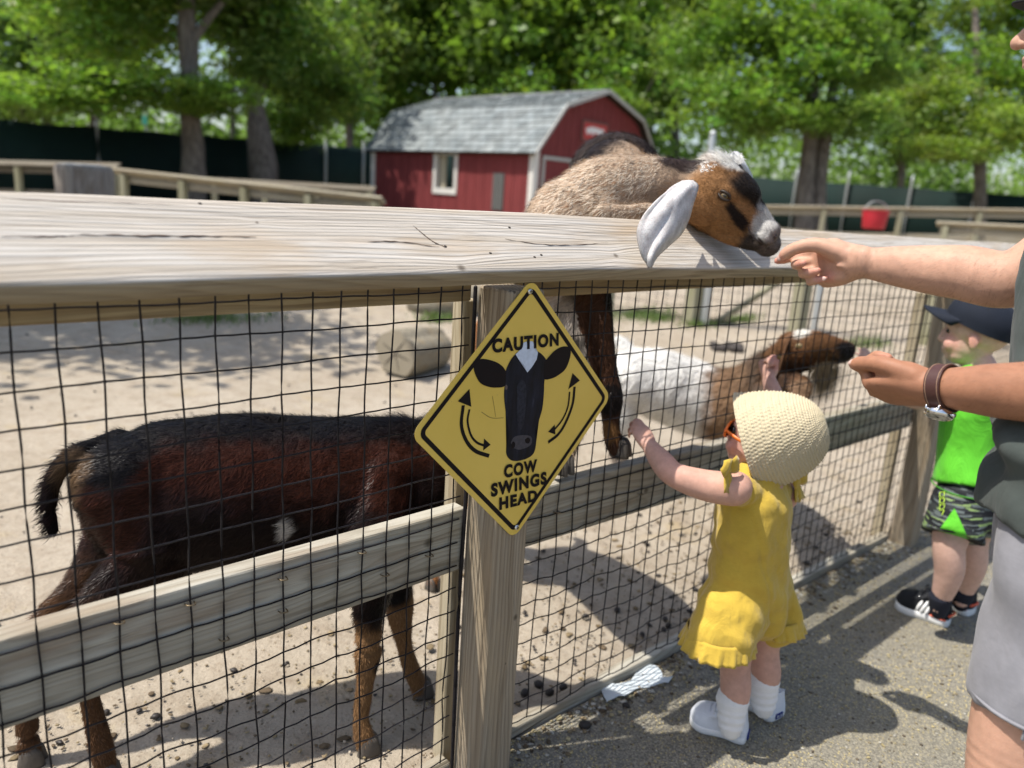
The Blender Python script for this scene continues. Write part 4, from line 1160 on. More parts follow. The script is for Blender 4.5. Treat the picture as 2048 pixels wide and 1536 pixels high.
P = np.vstack([at_uv(a_, SV - .0005), at_uv(b_, SV - .0005)])
mesh('border_line', P, [[i, (i + 1) % n, n + (i + 1) % n, n + i] for i in range(n)], M_ink, sign, smooth=False)
K2 = 460 / 1262
def sp(cx, cy):
    """point of the sign face under a spot of the close-up crop"""
    t_ = touvz(pv(800 + cx * K2, 540 + cy * K2, SV)); return np.array([t_[0], t_[2]])
def flatpoly(name, pts, lift, mat, par=sign, smooth_n=0, split=None):
    q = np.array([sp(*p) for p in pts])
    if smooth_n: 
        q = crom(np.vstack([q, q[:1]]), smooth_n)[:-1]
    bm = bmesh.new(); vs_ = [bm.verts.new(UVZ(a, SV - lift, b).tolist()) for a, b in q]
    bm.faces.new(vs_); bmesh.ops.triangulate(bm, faces=bm.faces[:]); bm.verts.index_update()
    V = [v.co[:] for v in bm.verts]; Fc = [[v.index for v in f.verts] for f in bm.faces]; bm.free()
    return mesh(name, V, Fc, mat, par, smooth=False)
def cow_mat():
    t = NT('printed_cow_hide'); v = t.obj()
    n = t.noise(t.mapv(v, (60, 1, 14)), 1.0, 4, .6)
    c = t.ramp(n, [(.38, (.006, .006, .009)), (.62, (.012, .014, .025)), (.8, (.034, .040, .064))])
    return t.set(c, .55, .18)
M_cow = cow_mat()
cow = flatpoly('cow_print', [(640, 452), (690, 440), (750, 445), (785, 470), (803, 500), (800, 540), (786, 600), (790, 650), (780, 760), (752, 850), (738, 890), (746, 940), (735, 1000), (700, 1032), (640, 1048), (600, 1038), (581, 1000), (590, 940), (597, 890), (582, 800), (570, 700), (573, 630), (577, 560), (605, 495)], .0006, M_cow, smooth_n=4)
flatpoly('left_ear_print', [(580, 555), (560, 527), (520, 502), (455, 487), (418, 500), (403, 535), (415, 580), (440, 620), (482, 640), (530, 645), (575, 632)], .0008, M_ink, cow, 4)
flatpoly('right_ear_print', [(790, 505), (820, 470), (850, 440), (890, 420), (925, 423), (936, 450), (926, 500), (905, 545), (870, 575), (830, 595), (788, 594)], .0008, M_ink, cow, 4)
flatpoly('white_blaze_print', [(632, 462), (655, 440), (668, 436), (676, 398), (694, 392), (697, 425), (712, 390), (728, 392), (735, 430), (755, 452), (748, 490), (722, 532), (697, 562), (676, 520), (650, 492)], .0010, flat('blaze_print', (.50, .56, .66), .5, .3, 0, .25, 120), cow)
flatpoly('nose_print', [(606, 945), (625, 915), (670, 905), (715, 912), (722, 945), (700, 970), (650, 985), (615, 970)], .0010, flat('nose_print_grey', (.05, .047, .056), .5, .25, 0, .4, 120), cow, 4)
flatpoly('nostril_print', [(682, 930), (700, 918), (712, 930), (705, 950), (688, 948)], .0013, M_ink, cow, 3)
flatpoly('nostril_print', [(608, 955), (618, 940), (630, 950), (626, 972), (612, 975)], .0013, M_ink, cow, 3)
flatpoly('eye_print', [(573, 640), (580, 628), (588, 640), (584, 655), (576, 655)], .0012, flat('eye_print_brown', (.10, .075, .07), .4), cow, 2)
flatpoly('face_sheen_print', [(640, 640), (665, 600), (690, 640), (688, 760), (672, 860), (650, 870), (640, 780)], .0009, flat('cow_sheen_print', (.018, .020, .030), .55, .18, 0, .6, 150), cow, 3)
def arc_arrow(pts, w, head, name='arrow'):
    c = crom(np.array([sp(*p) for p in pts]), 8); t_ = np.gradient(c, axis=0); t_ /= np.linalg.norm(t_, axis=1, keepdims=True)
    nn = np.column_stack([-t_[:, 1], t_[:, 0]]) * w
    P = [UVZ(a, SV - .0007, b) for a, b in c + nn] + [UVZ(a, SV - .0007, b) for a, b in c - nn]; k = len(c)
    h = [UVZ(*[q for q in (sp(*p)[0], SV - .0007, sp(*p)[1])]) for p in head]
    mesh(name, P + h, [[i, i + 1, k + i + 1, k + i] for i in range(k - 1)] + [[2 * k, 2 * k + 1, 2 * k + 2]], M_ink, sign, smooth=False)
arc_arrow([(346, 742), (336, 850), (362, 935), (412, 992), (488, 1020)], .0036, [(380, 652), (316, 720), (390, 750)])
arc_arrow([(380, 764), (370, 830), (388, 905), (420, 945), (458, 962)], .0022, [(496, 958), (460, 924), (455, 990)])
arc_arrow([(957, 640), (946, 735), (910, 832), (868, 900), (812, 945)], .0034, [(946, 565), (986, 606), (922, 654)])
arc_arrow([(930, 668), (920, 750), (890, 820), (846, 876)], .0022, [(811, 888), (848, 848), (852, 902)])
for q in ([(505, 693), (515, 750), (523, 806)], [(445, 780), (500, 812), (566, 812)]):
    c = crom(np.array([sp(*p) for p in q]), 6); P = [UVZ(a, SV - .0006, b) for a, b in c] + [UVZ(a + .0006, SV - .0006, b + .0007) for a, b in c]; k = len(c)
    mesh('scratch', P, [[i, i + 1, k + i + 1, k + i] for i in range(k - 1)], flat('scratch_brown', (.16, .11, .03), .6), sign, smooth=False)
def text_mesh(body, offset=.052):
    cu = bpy.data.curves.new('t', 'FONT'); cu.body = body; cu.size = 1; cu.offset = offset; cu.resolution_u = 6; cu.space_character = 1.2
    ob = bpy.data.objects.new('t', cu); COL.objects.link(ob)
    dg = bpy.context.evaluated_depsgraph_get(); me = ob.evaluated_get(dg).to_mesh()
    V = np.array([v.co[:] for v in me.vertices]); Fc = [list(p.vertices) for p in me.polygons]
    ob.evaluated_get(dg).to_mesh_clear(); bpy.data.objects.remove(ob); bpy.data.curves.remove(cu)
    V[:, 0] = (V[:, 0] - V[:, 0].min()) / np.ptp(V[:, 0]); V[:, 1] = (V[:, 1] - V[:, 1].min()) / np.ptp(V[:, 1])
    return V, Fc
def sign_text(body, tl, tr, bl, br):
    V, Fc = text_mesh(body); V[:, 1] = .04 + V[:, 1] * .92
    TL, TR, BL, BR = (sp(*q) for q in (tl, tr, bl, br))
    P = [UVZ(*(lambda q: (q[0], SV - .0016, q[1]))((BL * (1 - x) + BR * x) * (1 - y) + (TL * (1 - x) + TR * x) * y)) for x, y in V[:, :2]]
    return mesh('lettering', P, Fc, M_ink, sign, smooth=False)
sign_text('CAUTION', (503, 374), (868, 340), (503, 460), (868, 418))
sign_text('COW', (568, 1066), (750, 1033), (568, 1146), (750, 1108))
sign_text('SWINGS', (497, 1168), (802, 1100), (497, 1250), (802, 1176))
sign_text('HEAD', (542, 1245), (750, 1200), (542, 1320), (750, 1268))
for (x, y) in ((711, 117), (638, 1411)):
    c = sp(x, y); A3 = np.column_stack([EU, [0, 0, 1], -EV])
    s = mesh('screw', *ell(UVZ(c[0], SV - .0012, c[1]), (.0058, .0058, .0032), A3, 16, 8), M_steel, sign)
    for q in (0, 1):
        d = A3[:, q] * .0034; w = A3[:, 1 - q] * .0007; c3 = UVZ(c[0], SV - .0046, c[1])
        mesh('screw_slot', [c3 - d - w, c3 + d - w, c3 + d + w, c3 - d + w], [[0, 1, 2, 3]], M_hole, s, smooth=False)
# ---------------------------------------------------------------- goats
def blend(P, base, blobs, nz=.25, ns=30.0):
    """coat pattern: soft-edged patches (centre, radii, colour, edge softness)"""
    P = np.asarray(P, float); c = np.tile(np.asarray(base, float), (len(P), 1))
    w = fbm(P, ns, 2, 77)[:, None]
    for (ctr, rad, col, soft) in blobs:
        d = np.sqrt((((P - np.asarray(ctr)) / np.asarray(rad)) ** 2).sum(1))[:, None] + w * nz * soft
        t = 1 - sstep(1 - soft, 1 + soft, d)
        c = c * (1 - t) + np.asarray(col) * t
    return c
def goat_legs(par, feet, r=1.0):
    """hooves: two toes each"""
    for (p, d) in feet:
        f = np.asarray(d, float); f[2] = 0; f /= np.linalg.norm(f); s = np.array([-f[1], f[0], 0])
        h = []
        for q in (-1, 1):
            c = p + s * q * .0115 * r
            h.append(loft([[c + f * (x * a * r) + s * (y * b * r) + [0, 0, z * r] for x, y in ((1, 0), (.75, .6), (0, 1), (-.8, .75), (-1, 0), (-.8, -.75), (0, -1), (.75, -.6))] for a, b, z in ((.026, .012, .0), (.027, .0125, .006), (.021, .011, .034), (.012, .008, .046))], caps=True))
        mesh('hoof', *join(*h), M_hoof, par)
def finish_goat(t, parts, voxel, sm, colfn, nfur, dirfn, lenfn, width, seed, aw=None, disp=None, furcol=None, clump=.45):
    V, Fq, Nn = remeshed(parts, voxel, sm)
    if disp is not None: V = V + Nn * disp(V)[:, None]
    mesh('body', V, Fq, M_hide, t, cols=colfn(V) * .8)
    fv, ff, fc = ribbons(V, Fq, Nn, nfur, dirfn, lenfn, furcol or colfn, width, seed, aw, clump)
    mesh('coat', fv, ff, M_fur, t, cols=fc, kind='stuff')
    return V, Fq, Nn

# -- dark brown goat standing along the fence, tail to the left
BLK, DKB, RED, TANL, WHT = (.006, .005, .006), (.013, .007, .0065), (.046, .0135, .0075), (.24, .130, .058), (.55, .52, .48)
g1 = thing('goat', 'dark brown goat with tan legs standing lengthwise behind the left wire', 'goat', snap(pv(450, 1400, .35)), 0, 'goats in the pen')
def top(x, y, v, r): return pv(x, y, v) - np.array([0, 0, r])
sp1 = [(262, 908, .50, .078, .80), (300, 872, .48, .130, .78), (330, 845, .46, .158, .72), (470, 834, .41, .172, .76), (620, 842, .36, .175, .80), (745, 840, .30, .168, .72), (840, 838, .25, .150, .66)]
P1 = [top(x, y, v, r * .97) for x, y, v, r, a in sp1]
neck1 = pv(935, 880, .16) ; head1 = pv(985, 905, .12)
parts = [tube(P1, [q[3] for q in sp1], 24, 5, asp=[q[4] for q in sp1]),
         tube([P1[-1] + [0, 0, .0], (P1[-1] + neck1) / 2 + [0, 0, .0], neck1, head1], [.13, .105, .085, .07], 16, 4, asp=.7),
         tube([head1, pv(1010, 930, .10), pv(1030, 965, .09)], [.068, .055, .036], 14, 3, asp=.75)]
def leg1(pts, rad, asp=.8): return tube([pv(x, y, v) for x, y, v in pts], rad, 12, 4, asp=asp)
vhn, vhf, vfn, vff = .43, .575, .185, .26
parts += [leg1([(265, 960, .46), (300, 1050, .44), (300, 1120, .43), (215, 1195, vhn), (158, 1255, vhn + .005), (165, 1330, vhn), (185, 1420, vhn), (203, 1495, vhn), (212, 1535, vhn)], [.115, .105, .085, .05, .032, .021, .020, .024, .022]),
          leg1([(235, 960, .52), (250, 1080, .55), (175, 1180, .575), (95, 1245, vhf), (62, 1310, vhf), (55, 1400, vhf), (55, 1465, vhf), (62, 1512, vhf)], [.10, .09, .055, .034, .026, .02, .023, .021]),
          leg1([(775, 960, .25), (757, 1060, .21), (745, 1160, .19), (738, 1240, vfn), (737, 1300, vfn), (730, 1370, vfn), (722, 1435, vfn), (727, 1470, vfn - .01), (733, 1492, vfn - .015)], [.10, .085, .056, .038, .034, .021, .023, .024, .022]),
          leg1([(800, 960, .30), (795, 1080, .28), (795, 1170, .265), (800, 1225, vff), (808, 1285, vff), (820, 1330, vff), (836, 1368, vff), (842, 1388, vff)], [.09, .07, .042, .034, .021, .022, .023, .021])]
# tail
tl = [pv(240, 890, .50), pv(150, 912, .50), pv(108, 955, .50), pv(98, 1015, .50), pv(108, 1066, .50)]
parts.append(tube(tl, [.036, .019, .015, .016, .009], 12, 4, asp=.75))
D1 = P1[-1] - P1[0]; D1 /= np.linalg.norm(D1); S1 = np.array([-D1[1], D1[0], 0])
wspot = pv(572, 1055, .23)
def col1(P):
    zt = np.interp((P - P1[0]) @ D1, [(p - P1[0]) @ D1 for p in P1], [p[2] + q[3] for p, q in zip(P1, sp1)])
    dep = zt - P[:, 2]
    n = fbm(P, 26, 3, 5); n2 = fbm(P * [1, 1, .5], 9, 2, 6)
    c = np.tile(DKB, (len(P), 1))
    m = (sstep(.022, .055, dep + n * .012) * (1 - sstep(.11, .20, dep + n * .03 + n2 * .04)))[:, None]
    c = c * (1 - m * .85) + np.array(RED) * m * .85
    m = (1 - sstep(.010, .032, dep + n * .008))[:, None]; c = c * (1 - m) + np.array(BLK) * m
    z = P[:, 2]
    s = (P - P1[0]) @ D1
    hind = sstep(.36, .10, s) * sstep(.50, .30, z + n * .05)
    m = np.clip(hind * .9, 0, 1)[:, None]; c = c * (1 - m) + np.array((.105, .052, .024)) * m
    fore = sstep(.34, .29, z + n * .015) * sstep(.3, .4, s)
    m = fore[:, None]; c = c * (1 - m) + np.array(TANL) * m
    # black stripe down the front of each foreleg, back of fetlocks
    for q in (parts_c):
        d = np.linalg.norm(P - q[0], axis=1); m = (1 - sstep(q[1] * .6, q[1], d))[:, None]; c = c * (1 - m) + np.array(q[2]) * m
    rv = (wspot - CAM) / np.linalg.norm(wspot - CAM); q_ = P - wspot; q_ = q_ - np.outer(np.clip(q_ @ rv, -.1, .1), rv)
    d = np.linalg.norm(q_ / [1, 1, 1.5], axis=1) + n * .008
    m = (1 - sstep(.008, .019, d))[:, None]; c = c * (1 - m) + np.array(WHT) * m
    d = np.linalg.norm((P - pv(150, 960, .47)) / [1, 1, 1.6], axis=1) + n * .01
    m = (1 - sstep(.02, .05, d))[:, None] * .8; c = c * (1 - m) + np.array((.16, .10, .055)) * m
    return c
parts_c = [(pv(765, 1330, vfn - .02), .03, BLK), (pv(700, 1430, vfn + .02), .022, BLK), (pv(770, 1375, vfn - .02), .022, DKB), (pv(845, 1290, vff - .02), .022, BLK), (pv(750, 1200, vfn), .055, BLK), (pv(790, 1180, vff), .05, BLK),
           (pv(230, 1440, vhn - .02), .025, BLK), (pv(120, 1010, .5), .055, DKB), (pv(108, 1070, .5), .04, BLK), (pv(100, 960, .5), .05, DKB)]
def dir1(P, N):
    s = (P - P1[0]) @ D1; z = P[:, 2]
    d = np.tile(-D1, (len(P), 1)) * 1.0
    d[:, 2] -= .55 + .6 * sstep(.55, .35, z)
    leg = (z < .30)[:, None]
    return np.where(leg, np.array([0, 0, -1.0]) - D1 * .1, d)
def len1(P):
    zt = np.interp((P - P1[0]) @ D1, [(p - P1[0]) @ D1 for p in P1], [p[2] + q[3] for p, q in zip(P1, sp1)])
    s = (P - P1[0]) @ D1
    L = .0135 + .016 * (1 - sstep(.01, .04, zt - P[:, 2])) * sstep(.42, .6, s)
    dt = np.min([np.linalg.norm(P - q, axis=1) for q in tl[1:]], axis=0)
    L = np.where(dt < .05, .017, L)
    return np.where(P[:, 2] < .32, .008, L)
def disp1(V):
    s = (V - P1[0]) @ D1
    return .004 * fbm(V, 14, 2, 8) * sstep(.3, .4, V[:, 2]) + (.0022 * np.sin(s * 150) * np.exp(-((s - .42) / .11) ** 2) + .008 * np.exp(-((s - .60) / .05) ** 2) + .007 * np.exp(-((s - .10) / .04) ** 2)) * sstep(.36, .46, V[:, 2]) * sstep(.64, .58, V[:, 2]) - .010 * np.exp(-((s - .27) / .05) ** 2) * sstep(.42, .52, V[:, 2]) * (V @ S1 < (P1[3] @ S1))
finish_goat(g1, parts, .0058, 4, col1, 95000, dir1, len1, .00062, 3, None, disp1)
g1feet = [(snap(pv(216, 1550, vhn)), D1), (snap(pv(66, 1524, vhf)), D1), (snap(pv(737, 1500, vfn - .015)), D1), (snap(pv(846, 1395, vff)), D1)]
goat_legs(g1, g1feet, 1.0)
mesh('ear', *solid(loft([[head1 + [0.0, -.05, .02], head1 + [.03, -.05, .02]], [head1 + [.0, -.08, -.04], head1 + [.045, -.075, -.04]], [head1 + [.01, -.09, -.10], head1 + [.03, -.085, -.10]]], closed=False), .004), M_hide, g1, cols=np.tile(DKB, (12, 1)))

# -- brown long-eared goat reared up with forefeet on the middle board, head over the cap rail
g2 = thing('goat', 'brown goat with long white ear stretching its head over the cap rail', 'goat', snap(UVZ(1.2, .45, 0)), 0, 'goats in the pen')
HV = [(1385, 375, .0), (1432, 393, -.065), (1484, 436, -.118), (1522, 470, -.152), (1537, 490, -.166)]
HP = [pv(*q) for q in HV]
HD_ = HP[3] - HP[0]; HD_ /= np.linalg.norm(HD_)
HS = np.cross(HD_, [0, 0, 1]); HS /= np.linalg.norm(HS)            # towards the goat's right = towards the viewer
if HS @ (CAM - HP[1]) < 0: HS = -HS
HU = np.cross(HS, HD_); HU = HU if HU[2] > 0 else -HU
Hm = np.column_stack([HD_, HS, HU])
def hd(f, s, u, o=1): return HP[o] + HD_ * f + HS * s + HU * u
parts = [tube(HP, [.064, .077, .060, .043, .030], 22, 5, asp=[.8, .74, .70, .74, .9]),
         ell(hd(.02, 0, .040), (.07, .047, .040), Hm), ell(hd(-.02, 0, .05), (.05, .042, .035), Hm),            # forehead, poll
         ell(hd(.02, .040, .022), (.030, .016, .022), Hm), ell(hd(.02, -.040, .022), (.030, .016, .022), Hm),   # brows
         ell(hd(-.01, .036, -.035), (.050, .022, .045), Hm), ell(hd(-.01, -.036, -.035), (.050, .022, .045), Hm),  # cheeks
         tube([hd(.0, 0, -.055), hd(.07, 0, -.052), hd(.125, 0, -.040), hd(.150, 0, -.030)], [.030, .024, .019, .015], 12, 3, asp=.95),  # jaw
         ell(hd(.148, 0, .004, 1), (.022, .027, .024), Hm), ell(hd(.150, .016, -.012), (.020, .014, .014), Hm), ell(hd(.150, -.016, -.012), (.020, .014, .014), Hm),
         ell(hd(.142, .0, -.036), (.020, .019, .011), Hm)]
# neck and shoulders
nk = [pv(1390, 378, .0), pv(1335, 375, .045), pv(1270, 378, .09), pv(1205, 396, .13), pv(1150, 445, .18)]
parts += [tube(nk, [.062, .068, .078, .094, .105], 20, 5, asp=.85),
          ell(pv(1190, 420, .15), (.095, .11, .085)), ell(pv(1228, 338, .27), (.085, .10, .075)), ell(pv(1232, 352, .40), (.135, .11, .12)),
          tube([pv(1205, 425, .05), pv(1250, 428, .03), pv(1295, 420, .01)], [.020, .021, .018], 10, 3)]
rump = UVZ(1.46, .74, .70); chest = UVZ(1.16, .20, 1.00)
parts += [tube([rump, UVZ(1.39, .52, .82), UVZ(1.26, .34, .95), chest + [0, 0, .06], nk[-1]], [.135, .155, .155, .135, .12], 22, 5, asp=[.95, 1.0, .95, .9, .9])]
def legw(pts, rad): return tube([pv(*q) for q in pts], rad, 12, 4, asp=.9)
parts += [legw([(1180, 560, .12), (1192, 620, .09), (1200, 680, .07), (1212, 745, .05), (1221, 795, .035), (1222, 840, .03), (1226, 880, .022), (1236, 905, .012)], [.052, .042, .035, .029, .031, .022, .022, .020]),
          legw([(1130, 560, .16), (1140, 630, .13), (1150, 690, .10), (1165, 760, .07), (1158, 840, .04), (1140, 890, .03), (1128, 930, .015)], [.07, .055, .042, .034, .026, .022, .021])]
fh1, fh2 = snap(pg(866, 1178)), snap(pg(985, 1150))
hk1, hk2 = UVZ(1.36, .86, .27), UVZ(1.50, .88, .27)
parts += [tube([rump + [-.05, 0, .02], UVZ(1.38, .68, .50), hk1, fh1 + (hk1 - fh1) * .35, fh1 + [0, 0, .03]], [.11, .085, .036, .022, .022], 12, 4, asp=.8),
          tube([rump + [.05, 0, .02], UVZ(1.52, .70, .50), hk2, fh2 + (hk2 - fh2) * .35, fh2 + [0, 0, .03]], [.11, .085, .036, .022, .022], 12, 4, asp=.8),
          tube([rump + [0, .08, .05], rump + [0, .17, .10], rump + [0, .21, .05]], [.03, .022, .012], 8, 3)]
GB, GG, GO = (.34, .170, .068), (.56, .41, .285), (.27, .13, .05)
eyeP = hd(.021, .0525, .014)
def col2(P):
    n = fbm(P, 34, 3, 12); n2 = fbm(P, 11, 2, 13)
    c = np.tile(GG, (len(P), 1)) * (1 + .22 * n2[:, None]) 
    headness = sstep(-.10, -.03, (P - HP[1]) @ HD_ + n * .012)[:, None] * (np.linalg.norm(P - HP[2], axis=1) < .26)[:, None]
    c = c * (1 - headness) + np.array(GB) * (1 + .15 * n[:, None]) * headness
    f, s, u = (P - HP[1]) @ HD_, (P - HP[1]) @ HS, (P - HP[1]) @ HU
    inh = headness[:, 0]
    def put(m, col):
        nonlocal c
        m = np.clip(m, 0, 1)[:, None]; c = c * (1 - m) + np.asarray(col) * m
    # black nose-bridge line and stripe from the eye down the face, white muzzle, dark lips
    put(inh * sstep(.030, .046, u + n * .006 + .10 * np.clip(f, 0, .2)) * sstep(-.02, .03, f), (.022, .016, .013))
    ln = np.abs(u - (.004 - .30 * (f - .035))) + n * .004
    put(inh * (1 - sstep(.008, .016, ln)) * sstep(.03, .045, f) * (1 - sstep(.095, .115, f)), (.02, .014, .012))
    put(inh * sstep(.100, .118, f + .25 * u + n * .01), (.52, .50, .47))
    put(inh * sstep(.02, -.02, f) * sstep(.0, -.03, u) * .5, (.15, .07, .03))
    put(inh * sstep(-.014, -.026, u + .02 * n) * sstep(.10, .118, f), (.06, .045, .035))
    put(inh * sstep(.148, .158, f + n * .004) * .75, (.16, .13, .12))
    put((1 - sstep(.010, .022, np.linalg.norm((P - eyeP) / [1, 1, .75], axis=1))) * .85, (.035, .02, .013))
    put(inh * (1 - sstep(.030, .046, np.minimum(np.linalg.norm((P - hd(-.020, .0, .088)) / [1.25, 1.25, .8], axis=1), np.linalg.norm(P - hd(-.050, .0, .074), axis=1)) + n * .006)), (.74, .72, .67))
    put((1 - sstep(.03, .05, np.linalg.norm((P - pv(1365, 325, .01)) / [1.4, 1.4, .8], axis=1) + n * .008)), (.05, .035, .03))
    # dark withers and saddle, white chest, black armpit, dark legs
    q = touvz(P)
    put(sstep(.19, .25, q[:, 1] + n * .015) * sstep(1.1, 1.2, P[:, 2]), (.030, .022, .021))
    put(sstep(.26, .36, q[:, 1] + n * .02) * sstep(.75, .85, P[:, 2]), (.055, .04, .034))
    low = sstep(1.06, .98, P[:, 2] + n * .02)
    put(low * (q[:, 1] > .22) * 1.0, (.30, .13, .05))
    put(low * (q[:, 1] <= .3), (.42, .36, .30))
    put(1 - sstep(.03, .06, np.linalg.norm((P - pv(1128, 610, .02)) / [1, 1, 1.2], axis=1) + n * .02), (.24, .12, .05))
    put(1 - sstep(.03, .05, np.linalg.norm((P - pv(1165, 610, .05)) / [1, 1, 1.4], axis=1) + n * .015), (.014, .011, .01))
    rl = [pv(*q_) for q_ in ((1190, 600, .08), (1200, 680, .07), (1212, 745, .05), (1221, 795, .035), (1222, 840, .03), (1228, 885, .02))]
    dl = np.min([np.linalg.norm(P - (a * (1 - t_) + b * t_), axis=1) for a, b in zip(rl[:-1], rl[1:]) for t_ in (0, .5)], axis=0)
    put((dl < .062) * 1.0, (.075, .034, .018)); 
    R3 = touvz(P)[:, 0]
    xl = np.interp(-P[:, 2], [-a[2] for a in rl], [touvz(a)[0] for a in rl])
    put((dl < .065) * sstep(.0, .012, R3 - xl + n * .006), (.016, .012, .01))
    put(1 - sstep(.03, .045, np.linalg.norm((P - pv(1220, 800, .02)) / [1, 1, 1.1], axis=1)), (.018, .013, .011))
    put(1 - sstep(.02, .034, np.linalg.norm(P - pv(1215, 865, .02), axis=1)), (.24, .12, .045))
    put(1 - sstep(.035, .05, np.linalg.norm((P - pv(1140, 880, .03)) / [1, 1, 1.3], axis=1) + n * .02), (.45, .33, .22))
    put(1 - sstep(.02, .035, np.linalg.norm((P - pv(1150, 690, .09)) / [1, 1, 1.2], axis=1)), (.02, .015, .012))
    return c
def dir2(P, N):
    f = (P - HP[1]) @ HD_
    nh = np.linalg.norm(P - HP[2], axis=1) < .20
    ndir = np.tile(nk[3] - nk[0], (len(P), 1)); ndir /= np.linalg.norm(ndir[0]); ndir[:, 2] -= .5
    d = np.where(nh[:, None], -HD_ + HU * -.15, ndir)
    return np.where((P[:, 2] < 1.0)[:, None], np.array([0, .15, -1.0]), d)
def len2(P):
    nh = np.linalg.norm(P - HP[2], axis=1) < .17
    L = np.where(nh, .0065, .016)
    L = np.where(np.linalg.norm(P - hd(-.04, 0, .08), axis=1) < .04, .026, L)
    return np.where(P[:, 2] < .95, .014, L)
def fcol2(P):
    c = col2(P); r_ = np.random.default_rng(4).random(len(P))
    nb = (np.linalg.norm(P - HP[2], axis=1) > .22) & (P[:, 2] > 1.15) & (touvz(P)[:, 1] < .2)
    c = np.where((nb & (r_ < .5))[:, None], np.array((.82, .70, .55)) * (.8 + .4 * r_[:, None]), np.where((nb & (r_ > .82))[:, None], np.array((.24, .12, .06)), c))
    return c
def aw2(P): return np.where(np.linalg.norm(P - HP[2], axis=1) < .19, 3.6, np.where(P[:, 2] > 1.1, 2.2, .8))
finish_goat(g2, parts, .0042, 3, col2, 90000, dir2, len2, .00055, 5, aw2, None, fcol2, .16)
goat_legs(g2, [(pv(1241, 912, .008), -EV + .35 * EU), (pv(1126, 946, .008), -EV), (fh1, -EV), (fh2, -EV)], .95)
# eye
t_ = NT('goat_iris'); M_iris = t_.set(t_.ramp(t_.noise(t_.obj(), 400, 2), [(.3, (.12, .085, .035)), (.7, (.26, .19, .09))]), .08, .6)
ey = mesh('eye', *ell(eyeP - HS * .0055, (.0115, .0105, .0100), Hm, 18, 12), M_iris, g2)
mesh('pupil', *ell(eyeP - HS * .0055 + HS * .0095 + HD_ * .0006, (.0052, .0020, .0020), Hm, 12, 8), M_eye, ey)
M_lid = flat('dark_eyelid', (.03, .02, .014), .5, .3)
for sg in (1, -1):
    lid = [eyeP + HD_ * (.0150 * cos(a)) + HU * (sg * .0068 * sin(a) + (.001 if sg > 0 else 0)) - HS * (.0035 * cos(a) ** 2 - .0035 - .0005) for a in np.linspace(0, pi, 9)]
    mesh('eyelid', *tube(lid, [.0010, .0020, .0027, .0030, .0032, .0030, .0027, .0020, .0010], 8, 2), M_lid, g2)
mesh('nostril', *ell(hd(.162, .016, -.001), (.006, .0065, .0095), Hm, 12, 8), flat('nostril_dark', (.03, .018, .016), .4, .4), g2)
mesh('mouth_line', *tube([hd(.157, .010, -.0235), hd(.148, .022, -.0245), hd(.130, .027, -.0255), hd(.112, .029, -.019), hd(.102, .031, -.012)], [.0015, .0019, .0019, .0017, .0008], 6, 3), flat('mouth_dark', (.02, .012, .011), .5), g2)
# long hanging ears
def ear_mat():
    t = NT('white_ear_skin'); v = t.obj()
    a = t.n('VertexColor'); a.layer_name = 'Col'
    n = t.noise(v, 420, 3, .65); n2 = t.noise(v, 34, 4, .65)
    c = t.mix(1.0, a.outputs[0], t.ramp(n2, [(.32, (.62, .60, .60)), (.62, (1, 1, 1))]), 'MULTIPLY')
    c = t.mix(t.ramp(n, [(.5, 0.0), (.68, .6)]), c, (.22, .195, .18))
    t.bump(t.math('ADD', n, t.noise(t.mapv(v, (1, 1, 1)), 40, 2)), .35, .003)
    t.set(c, .65, .3, **{'Subsurface Weight': .15, 'Subsurface Radius': (.01, .004, .003)})
    return t.m
M_ear = ear_mat()
kx = 600 / 2048
def eq(x, y, v): return pv(1040 + x * kx, 270 + y * kx, v)
Lf = [(1112, 322), (1035, 362), (955, 420), (885, 490), (832, 560), (797, 650), (806, 752), (836, 845), (884, 902)]
Rt = [(1175, 318), (1210, 352), (1195, 410), (1168, 490), (1146, 570), (1095, 672), (1010, 752), (930, 830), (890, 906)]
vv_ = [-.062, -.088, -.100, -.108, -.114, -.120, -.126, -.131, -.135]
rows, cc = [], []
for i, ((a, b), (c_, d_)) in enumerate(zip(Lf, Rt)):
    row = []
    for k in range(13):
        s_ = k / 12; x, y = a * (1 - s_) + c_ * s_, b * (1 - s_) + d_ * s_
        bul = .020 * sin(pi * s_) ** 1.3 * (1 - .45 * i / 8) - .007 * sin(2 * pi * s_ + .4) * sin(pi * i / 8) - .0050 * exp(-((s_ - .58 + .02 * i) / .07) ** 2) + .0030 * sin(s_ * 11 + i * 1.1) - (.010 * (1 - i / 3) if i < 3 else 0) * (1 - s_)
        row.append(eq(x, y, vv_[i] - bul))
    rows.append(row)
rows = [crom(np.array(r_), 1) for r_ in rows]
fine_rows = crom(np.array([np.concatenate(r_) for r_ in rows]), 5).reshape(-1, 13, 3)
V, Fc = loft(list(fine_rows), closed=False)
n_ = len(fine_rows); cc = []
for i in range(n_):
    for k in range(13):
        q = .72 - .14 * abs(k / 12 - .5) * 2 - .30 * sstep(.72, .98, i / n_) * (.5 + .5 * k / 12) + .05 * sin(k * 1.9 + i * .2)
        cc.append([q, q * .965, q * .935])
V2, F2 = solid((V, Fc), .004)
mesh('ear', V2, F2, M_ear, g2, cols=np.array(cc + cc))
vein = [fine_rows[i][int(4 + 3.0 * sin(i * .055))] for i in range(3, n_ - 4, 4)]
mesh('ear_vein', *tube(np.array(vein), [.0026] * len(vein), 6, 2), M_ear, g2, cols=np.full((len(tube(np.array(vein), [.0016] * len(vein), 6, 2)[0]), 3), .46))
vein = [fine_rows[i][int(8 - 2.0 * sin(i * .06))] for i in range(5, n_ - 8, 4)]
vt = tube(np.array(vein), [.0013] * len(vein), 6, 2)
